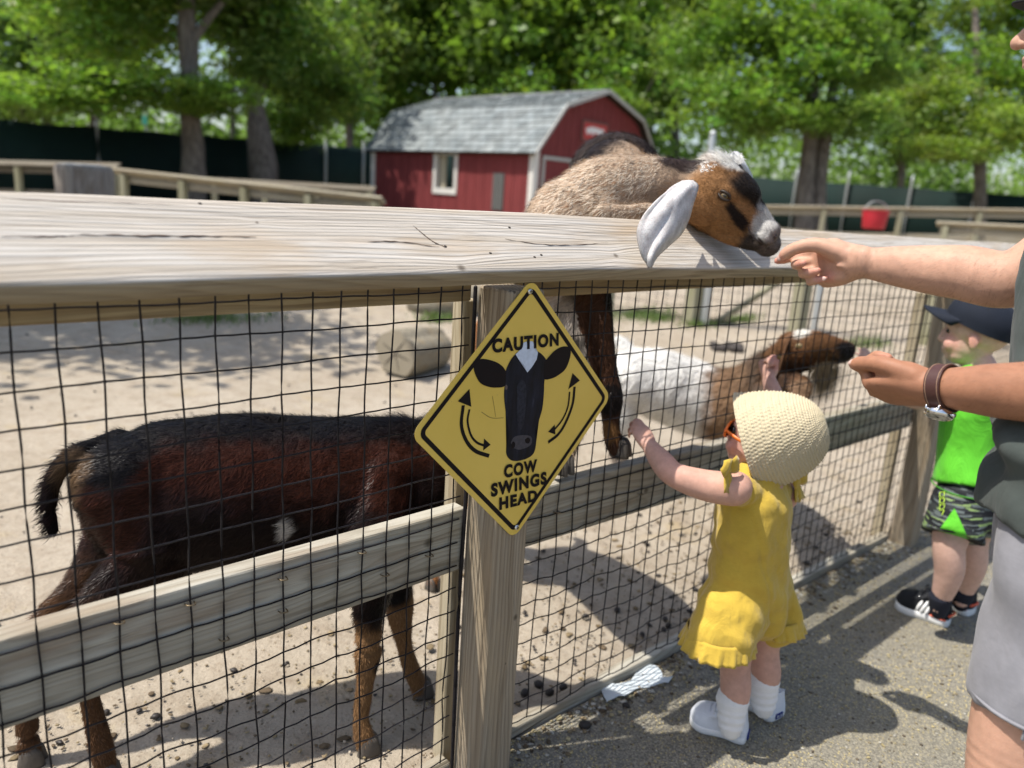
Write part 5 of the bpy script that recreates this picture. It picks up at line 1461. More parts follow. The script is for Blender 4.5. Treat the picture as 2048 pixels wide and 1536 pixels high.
mesh('ear_vein', *vt, M_ear, g2, cols=np.full((len(vt[0]), 3), .5))
# far ear: its folded base rises above the poll, the rest hangs on the other side
b0 = hd(-.03, -.03, .07)
fe = [[pv(1415, 340, -.01), pv(1468, 302, -.03), pv(1496, 346, -.04)], [pv(1430, 345, .02), pv(1480, 312, .02), pv(1502, 352, .0)], [hd(.0, -.10, .02), hd(.045, -.105, .02), hd(.07, -.09, .02)], [hd(.01, -.13, -.08), hd(.05, -.135, -.08), hd(.08, -.12, -.08)], [hd(.04, -.13, -.16), hd(.05, -.133, -.17), hd(.06, -.13, -.16)]]
fr = crom(np.array([np.concatenate([np.asarray(p) for p in r_]) for r_ in fe]), 4).reshape(-1, 3, 3)
V2, F2 = solid(loft(list(fr), closed=False), .005)
mesh('ear', V2, F2, M_ear, g2, cols=np.full((len(V2), 3), .62))
# white topknot hair
r_ = np.random.default_rng(8)
tv, tf, n0 = [], [], 0
for k in range(2600):
    a = r_.random(); q = pv(1400 + 84 * a, 340 - 22 * sin(a * 1.9) + r_.normal() * 5, -.03 + r_.normal() * .02)
    d = (HD_ * r_.normal(.35, .5) + np.array([0, 0, r_.uniform(.0, .6)]) + HS * r_.normal() * .4); L = r_.uniform(.006, .015)
    w = np.cross(d, HS); w = w / np.linalg.norm(w) * .0007
    tv += [q - w, q + w, q + d * L]; tf.append([n0, n0 + 1, n0 + 2]); n0 += 3
mesh('topknot', tv, np.array(tf, np.int32), M_fur, g2, cols=np.repeat(np.array([[.80, .78, .73]]) * r_.uniform(1.0, 1.25, (2600, 1)), 3, axis=0), kind='stuff')

# -- white and brown goat behind the right panel, dark bearded head at the wire
g3 = thing('goat', 'white and brown goat with dark bearded face nosing the wire on the right', 'goat', snap(pv(1330, 930, .9)), 0, 'goats in the pen')
B3 = [(1262, 800, 1.02, .13), (1300, 800, .98, .155), (1370, 815, .88, .165), (1440, 820, .74, .165), (1500, 800, .58, .15), (1540, 770, .42, .12)]
Q3 = [pv(x, y, v) for x, y, v, r in B3]
zt = [702, 700, 722, 742, 728, 700]
for i, (x, y, v, r) in enumerate(B3):
    tp = pv(x, zt[i], v)[2]; Q3[i][2] = tp - r
h3 = [pv(1545, 742, .36), pv(1580, 700, .26), pv(1622, 694, .18), pv(1668, 698, .115), pv(1697, 702, .08)]
parts = [tube(Q3, [q[3] for q in B3], 22, 5, asp=[1.05, 1.05, 1.0, .9, .8, .78]),
         tube([Q3[-2], Q3[-1], h3[0], pv(1580, 706, .27)], [.14, .115, .085, .07], 16, 4, asp=.75),
         tube(h3[1:], [.070, .064, .045, .034], 16, 4, asp=.75),
         tube([pv(1605, 728, .2), pv(1650, 722, .14), pv(1692, 716, .085)], [.032, .024, .018], 10, 3)]
D3 = Q3[4] - Q3[0]; D3[2] = 0; D3 /= np.linalg.norm(D3); S3 = np.array([-D3[1], D3[0], 0])
def leg3(top_, foot, bend, rr=(.075, .05, .03, .022, .023)):
    k = top_ * .45 + foot * .55 + D3 * bend
    return tube([top_, top_ * .7 + foot * .3 + D3 * bend * .5, k, foot * .7 + k * .3, foot + [0, 0, .03]], rr, 10, 4, asp=.8)
hf = [snap(Q3[0] + S3 * q + D3 * .02) for q in (-.07, .07)]
hips = [Q3[0] + S3 * q + [0, 0, -.03] for q in (-.05, .05)]
for a, b in zip(hips, hf): parts.append(leg3(a, b, -.05))
ff_ = [pv(1600, 822, .02), pv(1530, 850, .02)]
sh = [Q3[-1] + S3 * q + [0, 0, -.05] for q in (-.05, .05)]
parts += [tube([sh[1] if k == 0 else sh[0], pv(1600, 770, .14) if k == 0 else pv(1540, 800, .12), f + [0, 0, .03]], [.06, .036, .022], 10, 4) for k, f in enumerate(ff_)]
parts.append(tube([Q3[0] + [0, .1, .09], Q3[0] + [-.06, .13, .15], Q3[0] + [-.09, .15, .10]], [.03, .022, .01], 8, 3))
def col3(P):
    n = fbm(P, 22, 3, 21)
    s = (P - Q3[0]) @ D3
    c = np.tile((.92, .90, .85), (len(P), 1))
    m = sstep(.30, .38, s + n * .03)[:, None]; c = c * (1 - m) + np.array((.27, .165, .095)) * m
    m = (sstep(.46, .50, s + n * .02) * (1 - sstep(.54, .60, s + n * .02)))[:, None] * .75; c = c * (1 - m) + np.array((.085, .06, .045)) * m
    hd_ = (np.linalg.norm(P - h3[2], axis=1) < .22) & ((P - h3[0]) @ (h3[4] - h3[0]) > -.004)
    m = hd_[:, None] * 1.0; c = c * (1 - m) + np.array((.15, .072, .032)) * (1 + .3 * n[:, None]) * m
    def put(ctr, r0, r1, col, sc=(1, 1, 1)):
        nonlocal c
        m = (1 - sstep(r0, r1, np.linalg.norm((P - ctr) / np.asarray(sc), axis=1) + n * .012))[:, None]; c = c * (1 - m) + np.asarray(col) * m
    put(pv(1605, 700, .14), .03, .055, (.028, .016, .012)); put(pv(1620, 735, .12), .02, .045, (.20, .105, .04), (1.5, 1.5, .7))
    put(pv(1597, 655, .22), .04, .06, (.68, .65, .58), (1, 1, .7)); put(pv(1668, 690, .07), .024, .042, (.46, .44, .41)); put(pv(1699, 702, .06), .036, .052, (.018, .014, .014)); put(pv(1685, 722, .07), .02, .035, (.02, .015, .014), (1.5, 1.5, .7))
    put(pv(1555, 755, .33), .03, .05, (.45, .42, .38)); put(Q3[0] + [-.06, 0, -.02], .06, .10, (.40, .22, .12))
    m = (sstep(.25, .1, P[:, 2]) * (s < .3))[:, None]; c = c * (1 - m) + np.array((.5, .42, .35)) * m
    m = ((s > .55) & (P[:, 2] < .74) & (np.linalg.norm(P - pv(1570, 830, .2), axis=1) < .2))[:, None] * .85; c = c * (1 - m) + np.array((.05, .03, .02)) * m
    return c
def dir3(P, N):
    d = np.tile(-D3, (len(P), 1)); d[:, 2] -= .8
    return np.where((np.linalg.norm(P - h3[2], axis=1) < .2)[:, None], h3[0] - h3[3], d)
finish_goat(g3, parts, .008, 4, col3, 36000, dir3, lambda P: np.where(np.linalg.norm(P - h3[2], axis=1) < .2, .010, .030), .0013, 9)
goat_legs(g3, [(hf[0], D3), (hf[1], D3), (pv(1603, 826, .015), -EV + EU), (pv(1535, 858, .015), -EV + EU)], 1.0)
e3 = pv(1598, 692, .135)
mesh('eye', *ell(e3, (.012, .012, .010)), M_iris, g3)
r_ = np.random.default_rng(18); tv, tf, n0, tc = [], [], 0, []
for k in range(700):
    q = pv(1655 + r_.normal() * 14, 735 + r_.normal() * 6, .10); L = r_.uniform(.07, .15); w = EU * .0016
    e = q + np.array([r_.normal() * .012, r_.normal() * .012, -L]); tv += [q - w, q + w, e]; tf.append([n0, n0 + 1, n0 + 2]); n0 += 3
    tc += [np.array((.26, .165, .08)) * r_.uniform(.4, 1.2)] * 3
mesh('beard', tv, np.array(tf, np.int32), M_fur, g3, cols=np.array(tc), kind='stuff')
for sg in (-1, 1):
    hs = np.cross(h3[3] - h3[1], [0, 0, 1]); hs /= np.linalg.norm(hs)
    b = h3[1] + hs * sg * .055 + [0, 0, .03]
    rows = [[b + [0, 0, .018], b - [0, 0, .012]], [b + hs * sg * .05 - [0, 0, .0], b + hs * sg * .045 - [0, 0, .05]], [b + hs * sg * .10 - [0, 0, .07], b + hs * sg * .08 - [0, 0, .09]], [b + hs * sg * .11 - [0, 0, .12], b + hs * sg * .105 - [0, 0, .12]]]
    V2, F2 = solid(loft(rows, closed=False), .005)
    mesh('ear', V2, F2, M_hide, g3, cols=np.tile((.12, .06, .03), (len(V2), 1)))
# ---------------------------------------------------------------- people
def nrm(v): v = np.asarray(v, float); return v / np.linalg.norm(v)
FING = {'index': ((.095, .030, .000), (.043, .026, .021), .0092), 'middle': ((.099, .010, .003), (.047, .030, .022), .0095),
        'ring': ((.093, -.011, .001), (.043, .028, .021), .0090), 'little': ((.083, -.030, -.004), (.034, .021, .019), .0078)}
def hand(W, x, y, flex, thumb, s=1.0, spread=None, fat=1.0):
    """five-fingered hand. W wrist, x towards the fingers, y towards the thumb; n = back of the hand. returns shapes + landmarks"""
    x = nrm(x); y = np.asarray(y, float); y = nrm(y - x * (y @ x)); return _hand(W, x, y, flex, thumb, s, spread or {}, fat)
def _hand(W, x, y, flex, thumb, s, spread, fat, side=1):
    n = HSIDE[0] * np.cross(x, y)
    def L(p): return np.asarray(W) + (x * p[0] + y * p[1] + n * p[2]) * s
    parts = [tube([L((-.02, 0, 0)), L((.015, 0, .001)), L((.05, 0, .001)), L((.085, .0, .0)), L((.096, 0, -.001))], [.021 * s * fat, .022 * s * fat, .0175 * s * fat, .0150 * s * fat, .012 * s * fat], 18, 4, asp=[1.25, 1.5, 2.3, 2.75, 3.0], up=n),
             tube([L((.012, .016, -.010)), L((.040, .030, -.014)), L((.065, .034, -.014))], [.016 * s * fat, .020 * s * fat, .014 * s * fat], 12, 3),
             tube([L((.02, -.022, -.008)), L((.06, -.027, -.008))], [.014 * s * fat, .014 * s * fat], 10, 3)]
    tips = {}
    for k, (b, seg, r) in FING.items():
        a = 0; p = np.array(b); sp_ = radians(spread.get(k, {'index': 4, 'middle': 0, 'ring': -4, 'little': -8}[k]))
        pts = [p - np.array([.018, 0, .002]), p]; rad = [r * .9, r * 1.06]
        for q, (fl_, l) in enumerate(zip(flex[k], seg)):
            a += radians(fl_); d = np.array([cos(a) * cos(sp_), cos(a) * sin(sp_), -sin(a)])
            pts += [p + d * l * .5, p + d * l]; p = p + d * l
            rad += [r * (.94 - .07 * q), r * (1.0 - .08 * q) if q < 2 else r * .72]
        parts.append(tube([L(q) for q in pts], np.array(rad) * s * fat, 12, 3))
        tips[k] = (L(p), x * d[0] + y * d[1] + n * d[2])
    T = [np.array(t) for t in thumb]
    parts.append(tube([L(t) for t in T], np.array([.0150, .0130, .0112, .0108, .0072][:len(T)]) * s * fat, 12, 4))
    tips['thumb'] = (L(T[-1]), nrm(L(T[-1]) - L(T[-2]))); tips['n'] = n; tips['L'] = L
    return parts, tips
HSIDE = [1]
def head_parts(c, fwd, up, s=1.0, child=0.0):
    A = axes(fwd, up); f, l, u = A[:, 0], A[:, 1], A[:, 2]
    def L(a, b, d): return np.asarray(c) + (f * a + l * b + u * d) * s
    w = 1 + .10 * child
    P = [ell(L(-.012, 0, .030), np.array([.098 + .006 * child, .077 * w, .092]) * s, A), ell(L(.016, 0, -.030), np.array([.080, .064 * w, .088 - .012 * child]) * s, A),
         ell(L(.052, 0, -.090 + .018 * child), np.array([.034, .036, .024]) * s, A), ell(L(.03, 0, -.070), np.array([.052, .056 * w, .036]) * s, A),
         tube([L(.088, 0, .022), L(.100, 0, -.002), L(.113 - .012 * child, 0, -.022)], np.array([.008, .010, .0135]) * s, 10, 3),
         ell(L(.100 - .008 * child, .012, -.026), np.array([.010, .008, .007]) * s, A), ell(L(.100 - .008 * child, -.012, -.026), np.array([.010, .008, .007]) * s, A),
         ell(L(.076, 0, .034), np.array([.018, .052, .010]) * s, A),
         ell(L(.090, 0, -.052), np.array([.010, .023, .0062]) * s, A), ell(L(.087, 0, -.064), np.array([.010, .020, .0066]) * s, A)]
    for q in (1, -1):
        P += [ell(L(-.012, q * .078 * w, -.012), np.array([.017, .007, .029]) * s, A), ell(L(.062, q * .038, -.034), np.array([.026, .026, .024 + .006 * child]) * s, A)]
    eyes = [L(.081, q * .031, .012) for q in (1, -1)]
    return P, eyes, L, A
def ring_of(c, A, rx, ry, n, wav=None):
    th = np.arange(n) * 2 * pi / n
    k = 1 + (wav(th) if wav is not None else 0)
    return np.asarray(c) + np.outer(np.cos(th) * rx * k, A[:, 0]) + np.outer(np.sin(th) * ry * k, A[:, 1])
def skin_cols(V, base, blobs=(), mott=.06, seed=1):
    c = np.tile(base, (len(V), 1)) * (1 + mott * fbm(V, 20, 3, seed)[:, None]) * np.array([1, 1, 1])
    for ctr, r, col, a in blobs:
        m = ((1 - sstep(r * .4, r, np.linalg.norm(V - ctr, axis=1))) * a)[:, None]; c = c * (1 - m) + np.asarray(col) * m
    return c
def nail(par, tip, d, n, s, off=.0058):
    d = nrm(d); n = nrm(n - d * (n @ d)); A = np.column_stack([d, np.cross(n, d), n])
    mesh('fingernail', *ell(tip - d * .003 * s + n * off * s, (.0078 * s, .0058 * s, .0026 * s), A, 12, 8), M_nail, par)
M_nail = flat('fingernail', (.60, .40, .34), .3, .5, 0, .03)
M_feed = flat('feed_pellet', (.20, .13, .05), .8, .2, 0, .3, 200)

# shoes: sole outline lofted, upper domed, laces and tag
def shoe(par, heel, toe, w, h, upper, sole, name='shoe', lace=None, solet=.016, low=True):
    d = toe - heel; L = np.linalg.norm(d); f = d / L; up = np.array([0, 0, 1.0]); s = np.cross(up, f)
    def Lc(a, b, z): return heel + f * a * L + s * b * w + up * z
    out = [(0, 0, .22), (.03, .34), (.15, .44), (.35, .40), (.55, .46), (.72, .52), (.86, .44), (.96, .22), (1.0, 0)]
    half = [(o[0], o[1] if len(o) == 2 else 0.0) for o in out]
    half[0] = (0, .0)
    ol = crom(np.array(half), 4)
    ol = np.vstack([ol, ol[-2:0:-1] * [1, -1]])
    k = len(ol)
    def ring(z, g, xs=1.0, x0=0.0, zf=None): return [Lc(x0 + (a - .5) * xs + .5, b * g, z if zf is None else zf(a)) for a, b in ol]
    root = mesh(name, *loft([ring(solet, .98), ring(solet + h * .16, 1.0), ring(0, .97, .95, .0, lambda a: solet + h * (.30 + .12 * max(0, .62 - a))), ring(0, .80, .88, -.01, lambda a: solet + h * (.50 + .30 * max(0, .62 - a) / .62)),
                        ring(0, .74, .62, -.13, lambda a: solet + h * (.60 + .36 * max(0, .7 - a) / .7)), ring(0, .72, .44, -.22, lambda a: solet + h * (.86 + .14 * max(0, .5 - a) / .5)), ring(0, .64, .38, -.22, lambda a: solet + h * .88), ring(0, .3, .2, -.22, lambda a: solet + h * .6)]), upper, par)
    mesh('sole', *loft([ring(0, .96), ring(.002, 1.03), ring(solet * .55, 1.05), ring(solet, 1.05), ring(solet + .002, 1.0)], caps=True), sole, root)
    if lace is not None:
        for q in range(4):
            a = .50 + .075 * q; z = solet + h * (.80 - .1 * q)
            mesh('lace', *tube([Lc(a, .26, z - h * .06), Lc(a + .02, .12, z + h * .03), Lc(a + .02, -.12, z + h * .03), Lc(a, -.26, z - h * .06)], [.0022] * 4, 6, 3), lace, root)
        for q in (1, -1):
            mesh('lace_loop', *tube([Lc(.46, 0, solet + h * .95), Lc(.50, .22 * q, solet + h * 1.02), Lc(.56, .34 * q, solet + h * .8), Lc(.50, .05 * q, solet + h * .9)], [.002] * 4, 6, 4), lace, root)
            for e in range(4): mesh('eyelet', *ell(Lc(.50 + .075 * e, .30 * q, solet + h * (.73 - .1 * e)), (.0026, .0026, .0022), None, 8, 6), M_steel, root)
    return root, Lc

# ================= toddler in yellow
GF, GL = EV, -EU                       # she faces the pen; her left is towards the viewer's left
fn_h, fn_t = pg(1494, 1480), pg(1378, 1440); ff_h, ff_t = pg(1556, 1442), pg(1492, 1398)
girl = thing('person', 'toddler in yellow romper and crochet hat reaching up at the wire mesh', 'person', snap((fn_h + ff_h) / 2))
M_white_can = cloth('white_canvas', (.74, .76, .80), 1200, .8, .04, .1)
M_rubber = flat('white_rubber', (.76, .76, .75), .5, .4, 0, .04, 8)
M_sock = cloth('white_sock', (.80, .79, .78), 800, .9, .03, .3)
M_mus = cloth('mustard_linen', (.56, .385, .055), 1000, .9, .08, .25, wr=.38, wsc=20)
an = [pv(1463, 1432, -.320), pv(1527, 1392, -.335)]; kn = [pv(1470, 1330, -.300), pv(1528, 1300, -.315)]; hp_ = [pv(1470, 1230, -.275), pv(1535, 1215, -.295)]
tor = [pv(1500, 1215, -.28), pv(1502, 1130, -.275), pv(1508, 1050, -.272), pv(1512, 985, -.27)]
shl, shr = pv(1462, 978, -.285), pv(1568, 985, -.27)
elb, wrl = pv(1350, 950, -.185), pv(1300, 893, -.085)
erl, wrr = pv(1568, 850, -.17), pv(1537, 757, -.06)
SK = (.62, .36, .275)
HSIDE[0] = -1
hl, tl_ = hand(wrl, pv(1270, 843, -.035) - wrl, EU * .6 + np.array([0, 0, .3]), {'index': (20, 30, 20), 'middle': (30, 40, 25), 'ring': (40, 45, 25), 'little': (45, 50, 30)}, [(.022, .022, -.012), (.05, .042, -.022), (.078, .046, -.034), (.10, .04, -.044)], .50, None, 1.22)
HSIDE[0] = 1
hr, tr_ = hand(wrr, pv(1527, 698, -.02) - wrr, EU * .8 - EV * .2, {'index': (60, 70, 40), 'middle': (75, 80, 45), 'ring': (80, 85, 45), 'little': (80, 85, 45)}, [(.022, .022, -.016), (.05, .03, -.034), (.075, .022, -.048), (.098, .012, -.052)], .52, None, 1.25)
HA = nrm(-.74 * EV + .40 * EU + np.array([0, 0, .36]))      # towards the crown of the head
HCg = pv(1530, 878, -.262)
hf_ = nrm(EV * .95 - EU * .25 + np.array([0, 0, .22]))
hp, geyes, HLg, HAg = head_parts(pv(1521, 882, -.262), hf_, np.array([0, 0, .9]) - EV * .42, .73, 1.0)
def limb(pts, r, asp=1.0): return tube(pts, r, 36, 12, asp=asp)
parts = hp + hl + hr + [limb([shl + EU * .02, shl, (shl + elb) / 2 + [0, 0, -.006], elb, (elb + wrl) / 2 + [0, 0, -.004], wrl], [.036, .037, .034, .028, .027, .0185]),
     limb([shr - EU * .02, shr, (shr + erl) / 2, erl, (erl + wrr) / 2, wrr], [.036, .036, .032, .028, .026, .0185]),
     tube([tor[3], pv(1515, 950, -.268), HCg - HA * .05], [.06, .040, .036], 14, 4), tube(tor, [.075, .078, .076, .066], 18, 4, asp=1.15, up=EV)]
for q in (0, 1): parts.append(limb([hp_[q], kn[q] * .5 + hp_[q] * .5, kn[q], kn[q] * .5 + an[q] * .5 - GF * .006, an[q], an[q] - [0, 0, .03]], [.056, .047, .0365, .0355, .0245, .0235]))
V, Fq, Nn = remeshed(parts, .0034, 4)
gb = mesh('body', V, Fq, M_skin, girl, cols=skin_cols(V, SK, [(elb, .05, (.66, .36, .28), .5), (kn[0], .05, (.60, .34, .26), .5), (tl_['middle'][0], .035, (.66, .33, .26), .6), (tr_['index'][0], .035, (.68, .30, .24), .7), (HLg(.06, .04, -.035), .03, (.68, .32, .26), .7)]))
mesh('feed_pellet', *ell(tr_['index'][0] + np.array([0, 0, .012]), (.006, .006, .006)), M_feed, girl)
for e in geyes: mesh('eye', *ell(e, (.010, .010, .010)), M_eye, girl)
# romper: body, two flared legs, ruffles, bindings, bows
A0 = np.column_stack([EU, EV, [0, 0, 1]])
rp = [tube([pv(1500, 1205, -.285), pv(1497, 1150, -.28), pv(1501, 1100, -.277), pv(1503, 1040, -.274), pv(1508, 995, -.272), pv(1516, 960, -.272)], [.090, .088, .085, .083, .080, .056], 26, 5, asp=[1.2, 1.18, 1.15, 1.12, 1.15, 1.3], up=EV),
      tube([shl * .8 + tor[3] * .2, (shl + shr) / 2 + [0, 0, .0], shr * .8 + tor[3] * .2], [.034, .045, .034], 14, 4),
      tube([pv(1470, 1195, -.28), pv(1452, 1230, -.282), pv(1440, 1264, -.285)], [.075, .074, .078], 22, 4, asp=1.02), tube([pv(1537, 1185, -.30), pv(1543, 1210, -.31), pv(1547, 1234, -.32)], [.066, .064, .066], 22, 4, asp=1.0)]
V, Fq, Nn = remeshed(rp, .0042, 6)
sag = fbm(V * [1, 1, .35], 26, 3, 3) * .0042 + fbm(V * [1, 1, 1.6], 40, 2, 13) * .0016 + .0055 * np.sin(np.arctan2(touvz(V)[:, 1] + .28, touvz(V)[:, 0] - touvz(tor[0])[0]) * 9 + 1.5 * np.sin(V[:, 2] * 14)) * sstep(.50, .28, V[:, 2]) + .0026 * np.sin((touvz(V)[:, 0] * 90 + V[:, 2] * 40 + 2 * fbm(V, 9, 2, 33))) * sstep(.66, .45, V[:, 2]) + .0028 * np.sin(V[:, 2] * 70 + touvz(V)[:, 0] * 45) * np.exp(-((V[:, 2] - .40) / .09) ** 2)
sag = sag - .003 * np.exp(-((touvz(V)[:, 0] - np.interp(V[:, 2], [.30, .62], [touvz(pv(1552, 1230, -.37))[0], touvz(pv(1545, 985, -.36))[0]])) / .004) ** 2) * (touvz(V)[:, 1] < -.28)
V = V + Nn * sag[:, None]
rom = mesh('romper', V, Fq, M_mus, girl)
def ruffle(c0, c1, r0, r1, n, amp, nm='ruffle'):
    th = np.arange(120) * 2 * pi / 120; rings = []
    for k in range(7):
        t = k / 6; c = c0 * (1 - t) + c1 * t; r = r0 * (1 - t) + r1 * t
        rr = r * (1 + amp * t * (.8 * np.sin(th * n + 1.2 * np.sin(th * 2 + 1)) + .5 * np.sin(th * round(n * 1.7) + 1.5 * np.sin(th * 3))))
        rings.append(np.array([c + EU * rr[i] * cos(th[i]) + EV * rr[i] * .92 * sin(th[i]) for i in range(120)]))
    return mesh(nm, *solid(loft(rings), .0016), M_mus, rom)
ruffle(pv(1441, 1258, -.285), pv(1434, 1292, -.286), .079, .091, 17, .05)
ruffle(pv(1547, 1224, -.32), pv(1549, 1252, -.322), .067, .078, 15, .05)
0 and mesh('back_seam', *tube([pv(1558, y, -.362 + .0 * y) for y in (975, 1010)] + [pv(1552 - (y - 1050) * .12, y, -.372) for y in (1060, 1120, 1180, 1230)], [.0016] * 6, 6, 4), M_mus, rom)
for c, ax_ in ((shl + GL * .012 + [0, 0, -.004], nrm(GL + [0, 0, .25] + EV * .25)), (shr - GL * .012, nrm(-GL + [0, 0, .3]))):
    B = axes(ax_, [.1, .1, 1]); th = np.linspace(0, 2 * pi, 25)
    0 and mesh('armhole_binding', *tube([c + B[:, 1] * .040 * cos(t) + B[:, 2] * (.046 * sin(t) - .008) for t in th], [.003] * 25, 6, 1, caps=False), M_mus, rom)
for c, sg in ((pv(1452, 938, -.285), 1), (pv(1592, 962, -.30), -1)):
    bow = []
    for k, (a, b) in enumerate(((1, .55), (-1, .45))):
        d = nrm(EU * a * .8 + np.array([0, 0, b]) - EV * .2); q = nrm(np.cross(d, EV))
        rows = [[c + d * t + q * w * .010 * (1 + 1.2 * sin(pi * min(1, t / .036)) ) - EV * (.010 * sin(pi * t / .036) + .002 * cos(w * 2)) for w in (-1, -.5, 0, .5, 1)] for t in np.linspace(0, .036, 7)]
        bow.append(solid(loft(rows, closed=False), .0015))
    for a in (.5, -.4):
        d = nrm(EU * a * .6 - np.array([0, 0, 1.0]) - EV * .25); q = nrm(np.cross(d, EV))
        rows = [[c + d * t + q * w * (.008 + .10 * t) - EV * (.003 + .002 * sin(w * 3 + t * 90)) for w in (-1, 0, 1)] for t in np.linspace(0, .05, 6)]
        bow.append(solid(loft(rows, closed=False), .0015))
    bow.append(ell(c - EV * .003, (.009, .009, .008)))
    mesh('shoulder_bow', *join(*bow), M_mus, rom)
# crochet hat: stitched rounds
def hatmat():
    t = NT('cream_cotton_yarn'); v = t.obj()
    n = t.noise(v, 240, 3, .6)
    t.bump(n, .4, .0015)
    return t.set(t.mix(n, (.46, .39, .255), (.59, .52, .37)), .9, .15)
Bh = axes(HA, EU); rows_n, st_n = 32, 80; NR, NS = rows_n * 5, st_n * 6
base = HCg - HA * .040; dep = .178
rings = []
th = np.arange(NS) * 2 * pi / NS
rph = np.random.default_rng(2).uniform(0, 3.1, rows_n + 2)
droop = nrm(-EV * .3 - np.array([0, 0, 1.0]))
for i in range(NR + 1):
    t = i / NR; an_ = t * pi / 2 * .995
    r = .111 * (cos(an_) ** .78) * (1 + .03 * sin(t * 3)); h = dep * sin(an_) ** 1.12
    row = t * rows_n
    ri = int(row); stp = (.0019 * np.abs(np.sin(th * st_n / 2 + rph[ri] + .5 * np.sin(th * 5 + ri))) * abs(sin(row * pi)) ** .6 + .0012 * abs(sin(row * pi))) * (1 + .45 * np.sin(th * 7 + ri * 2.3) * np.sin(th * 13 + ri * 5.1))
    fade = min(1, r / .03)
    rr = (r + .006 * max(0, 1 - t * 8) + stp * fade) * (1 + .035 * np.sin(2 * th + .5) + .02 * np.sin(3 * th + t * 2)) 
    rings.append(base + HA * h + np.outer(rr * np.cos(th), Bh[:, 1]) + np.outer(rr * np.sin(th), Bh[:, 2]))
inner = [base + HA * (.002 + dep * .9 * t) + np.outer(.107 * sqrt(max(0, 1 - t * t)) * np.cos(th), Bh[:, 1]) + np.outer(.107 * sqrt(max(0, 1 - t * t)) * np.sin(th), Bh[:, 2]) for t in (.6, .3, 0)]
v, f = loft(inner + rings)
mesh('crochet_hat', v, f, hatmat(), girl)
# orange sunglasses
M_or = flat('orange_frame', (.75, .16, .02), .3, .5, 0, .03)
rim = []
for q in (1, -1):
    c = HLg(.098, q * .034, .010); a, b = HAg[:, 1], HAg[:, 2]
    rim.append(tube([c + a * .024 * cos(t) + b * .018 * sin(t) for t in np.linspace(0, 2 * pi, 17)], [.0032] * 17, 8, 1, caps=False))
    rim.append(tube([HLg(.098, q * .064, .016), HLg(.05, q * .086, .014), HLg(-.02, q * .090, .008)], [.0042, .004, .003], 8, 3, asp=.6))
rim.append(tube([HLg(.100, .012, .014), HLg(.104, 0, .016), HLg(.100, -.012, .014)], [.003] * 3, 8, 3))
gl_ = mesh('sunglasses', *join(*rim), M_or, girl)
for q in (1, -1): mesh('lens', *ell(HLg(.097, q * .034, .010), (.0015, .023, .017), HAg, 14, 8), flat('dark_lens', (.02, .015, .015), .08, .6), gl_)
# socks and shoes
for q, (a, k) in enumerate(zip(an, kn)):
    u_ = nrm(k - a); pts, rr = [], []
    for i in range(22):
        t = i / 21; pts.append(a - u_ * .030 + u_ * .070 * t); rr.append(.0258 + .0118 * t ** .6 + .0014 * sin(t * 21) * (1 if t < .7 else .4) + (.0012 if t > .8 else 0))
    mesh('sock', *tube(pts, rr, 18, 1, up=EV), M_sock, girl)
for (h_, t_) in ((fn_h, fn_t), (ff_h, ff_t)):
    h_, t_ = snap(h_, .004), snap(t_, .004)
    sh_, Lc = shoe(girl, h_, t_, .080, .060, M_white_can, M_rubber, 'sneaker', M_white_can)
    tg = [Lc(-.004 - .02, b, z) for b, z in ((-.16, .006), (.16, .006), (.16, .020), (-.16, .020))]
    tagm = mesh('heel_tag', np.array(tg + [p + nrm(t_ - h_) * .004 for p in tg]), [[0, 1, 2, 3], [7, 6, 5, 4], [0, 4, 5, 1], [1, 5, 6, 2], [2, 6, 7, 3], [3, 7, 4, 0]], flat('blue_heel_tag', (.015, .03, .17), .5), sh_, smooth=False)
    tv, tf = text_mesh('Keds', .01)
    P = [Lc(-.026, .13 - .26 * x, .0085 + .009 * y) for x, y in tv[:, :2]]
    mesh('tag_lettering', P, tf, M_rubber, sh_, smooth=False)

# ================= boy in lime green shirt
bh, bt = pg(1899, 1252), pg(1789, 1212); ch, ct = pg(1945, 1232), pg(1862, 1196)
boy = thing('person', 'boy in lime green shirt, patterned shorts and dark cap at the far post', 'person', snap((bh + ch) / 2))
DB = 2.43
bhd = pd(1950, 672, DB); bA = nrm(EV + np.array([0, 0, -.04]) - EU * .12)
hp, beyes, HLb, HAb = head_parts(bhd, bA, np.array([0, 0, 1.0]), .90, .8)
btor = [pd(1948, 985, DB + .02), pd(1952, 900, DB + .02), pd(1958, 820, DB), pd(1960, 765, DB)]
bsl, bsr = pd(1912, 765, DB - .05), pd(2005, 765, DB + .05)
bel, bwr = pd(1838, 800, DB - .02), pd(1757, 752, DB + .05)
HSIDE[0] = -1
hb, tb_ = hand(bwr, pd(1722, 700, DB + .08) - bwr, EU * .5 + np.array([0, 0, .6]), {'index': (10, 15, 10), 'middle': (12, 15, 10), 'ring': (14, 18, 10), 'little': (16, 20, 12)}, [(.022, .024, -.012), (.05, .05, -.02), (.075, .062, -.026), (.098, .068, -.03)], .60, None, 1.15)
HSIDE[0] = 1
bel2, bwr2 = pd(2050, 850, DB + .05), pd(2035, 930, DB + .0)
hb2, _t = hand(bwr2, np.array([0, 0, -1.0]) + EV * .3, EV, {k: (25, 30, 20) for k in FING}, [(.022, .024, -.012), (.05, .04, -.022), (.075, .046, -.03), (.098, .044, -.036)], .60, None, 1.15)
bkn = [pd(1898, 1090, DB - .03), pd(1945, 1080, DB + .06)]; ban = [pd(1880, 1203, DB + .03), pd(1925, 1190, DB + .14)]; bhp = [pd(1922, 1000, DB), pd(1968, 995, DB + .06)]
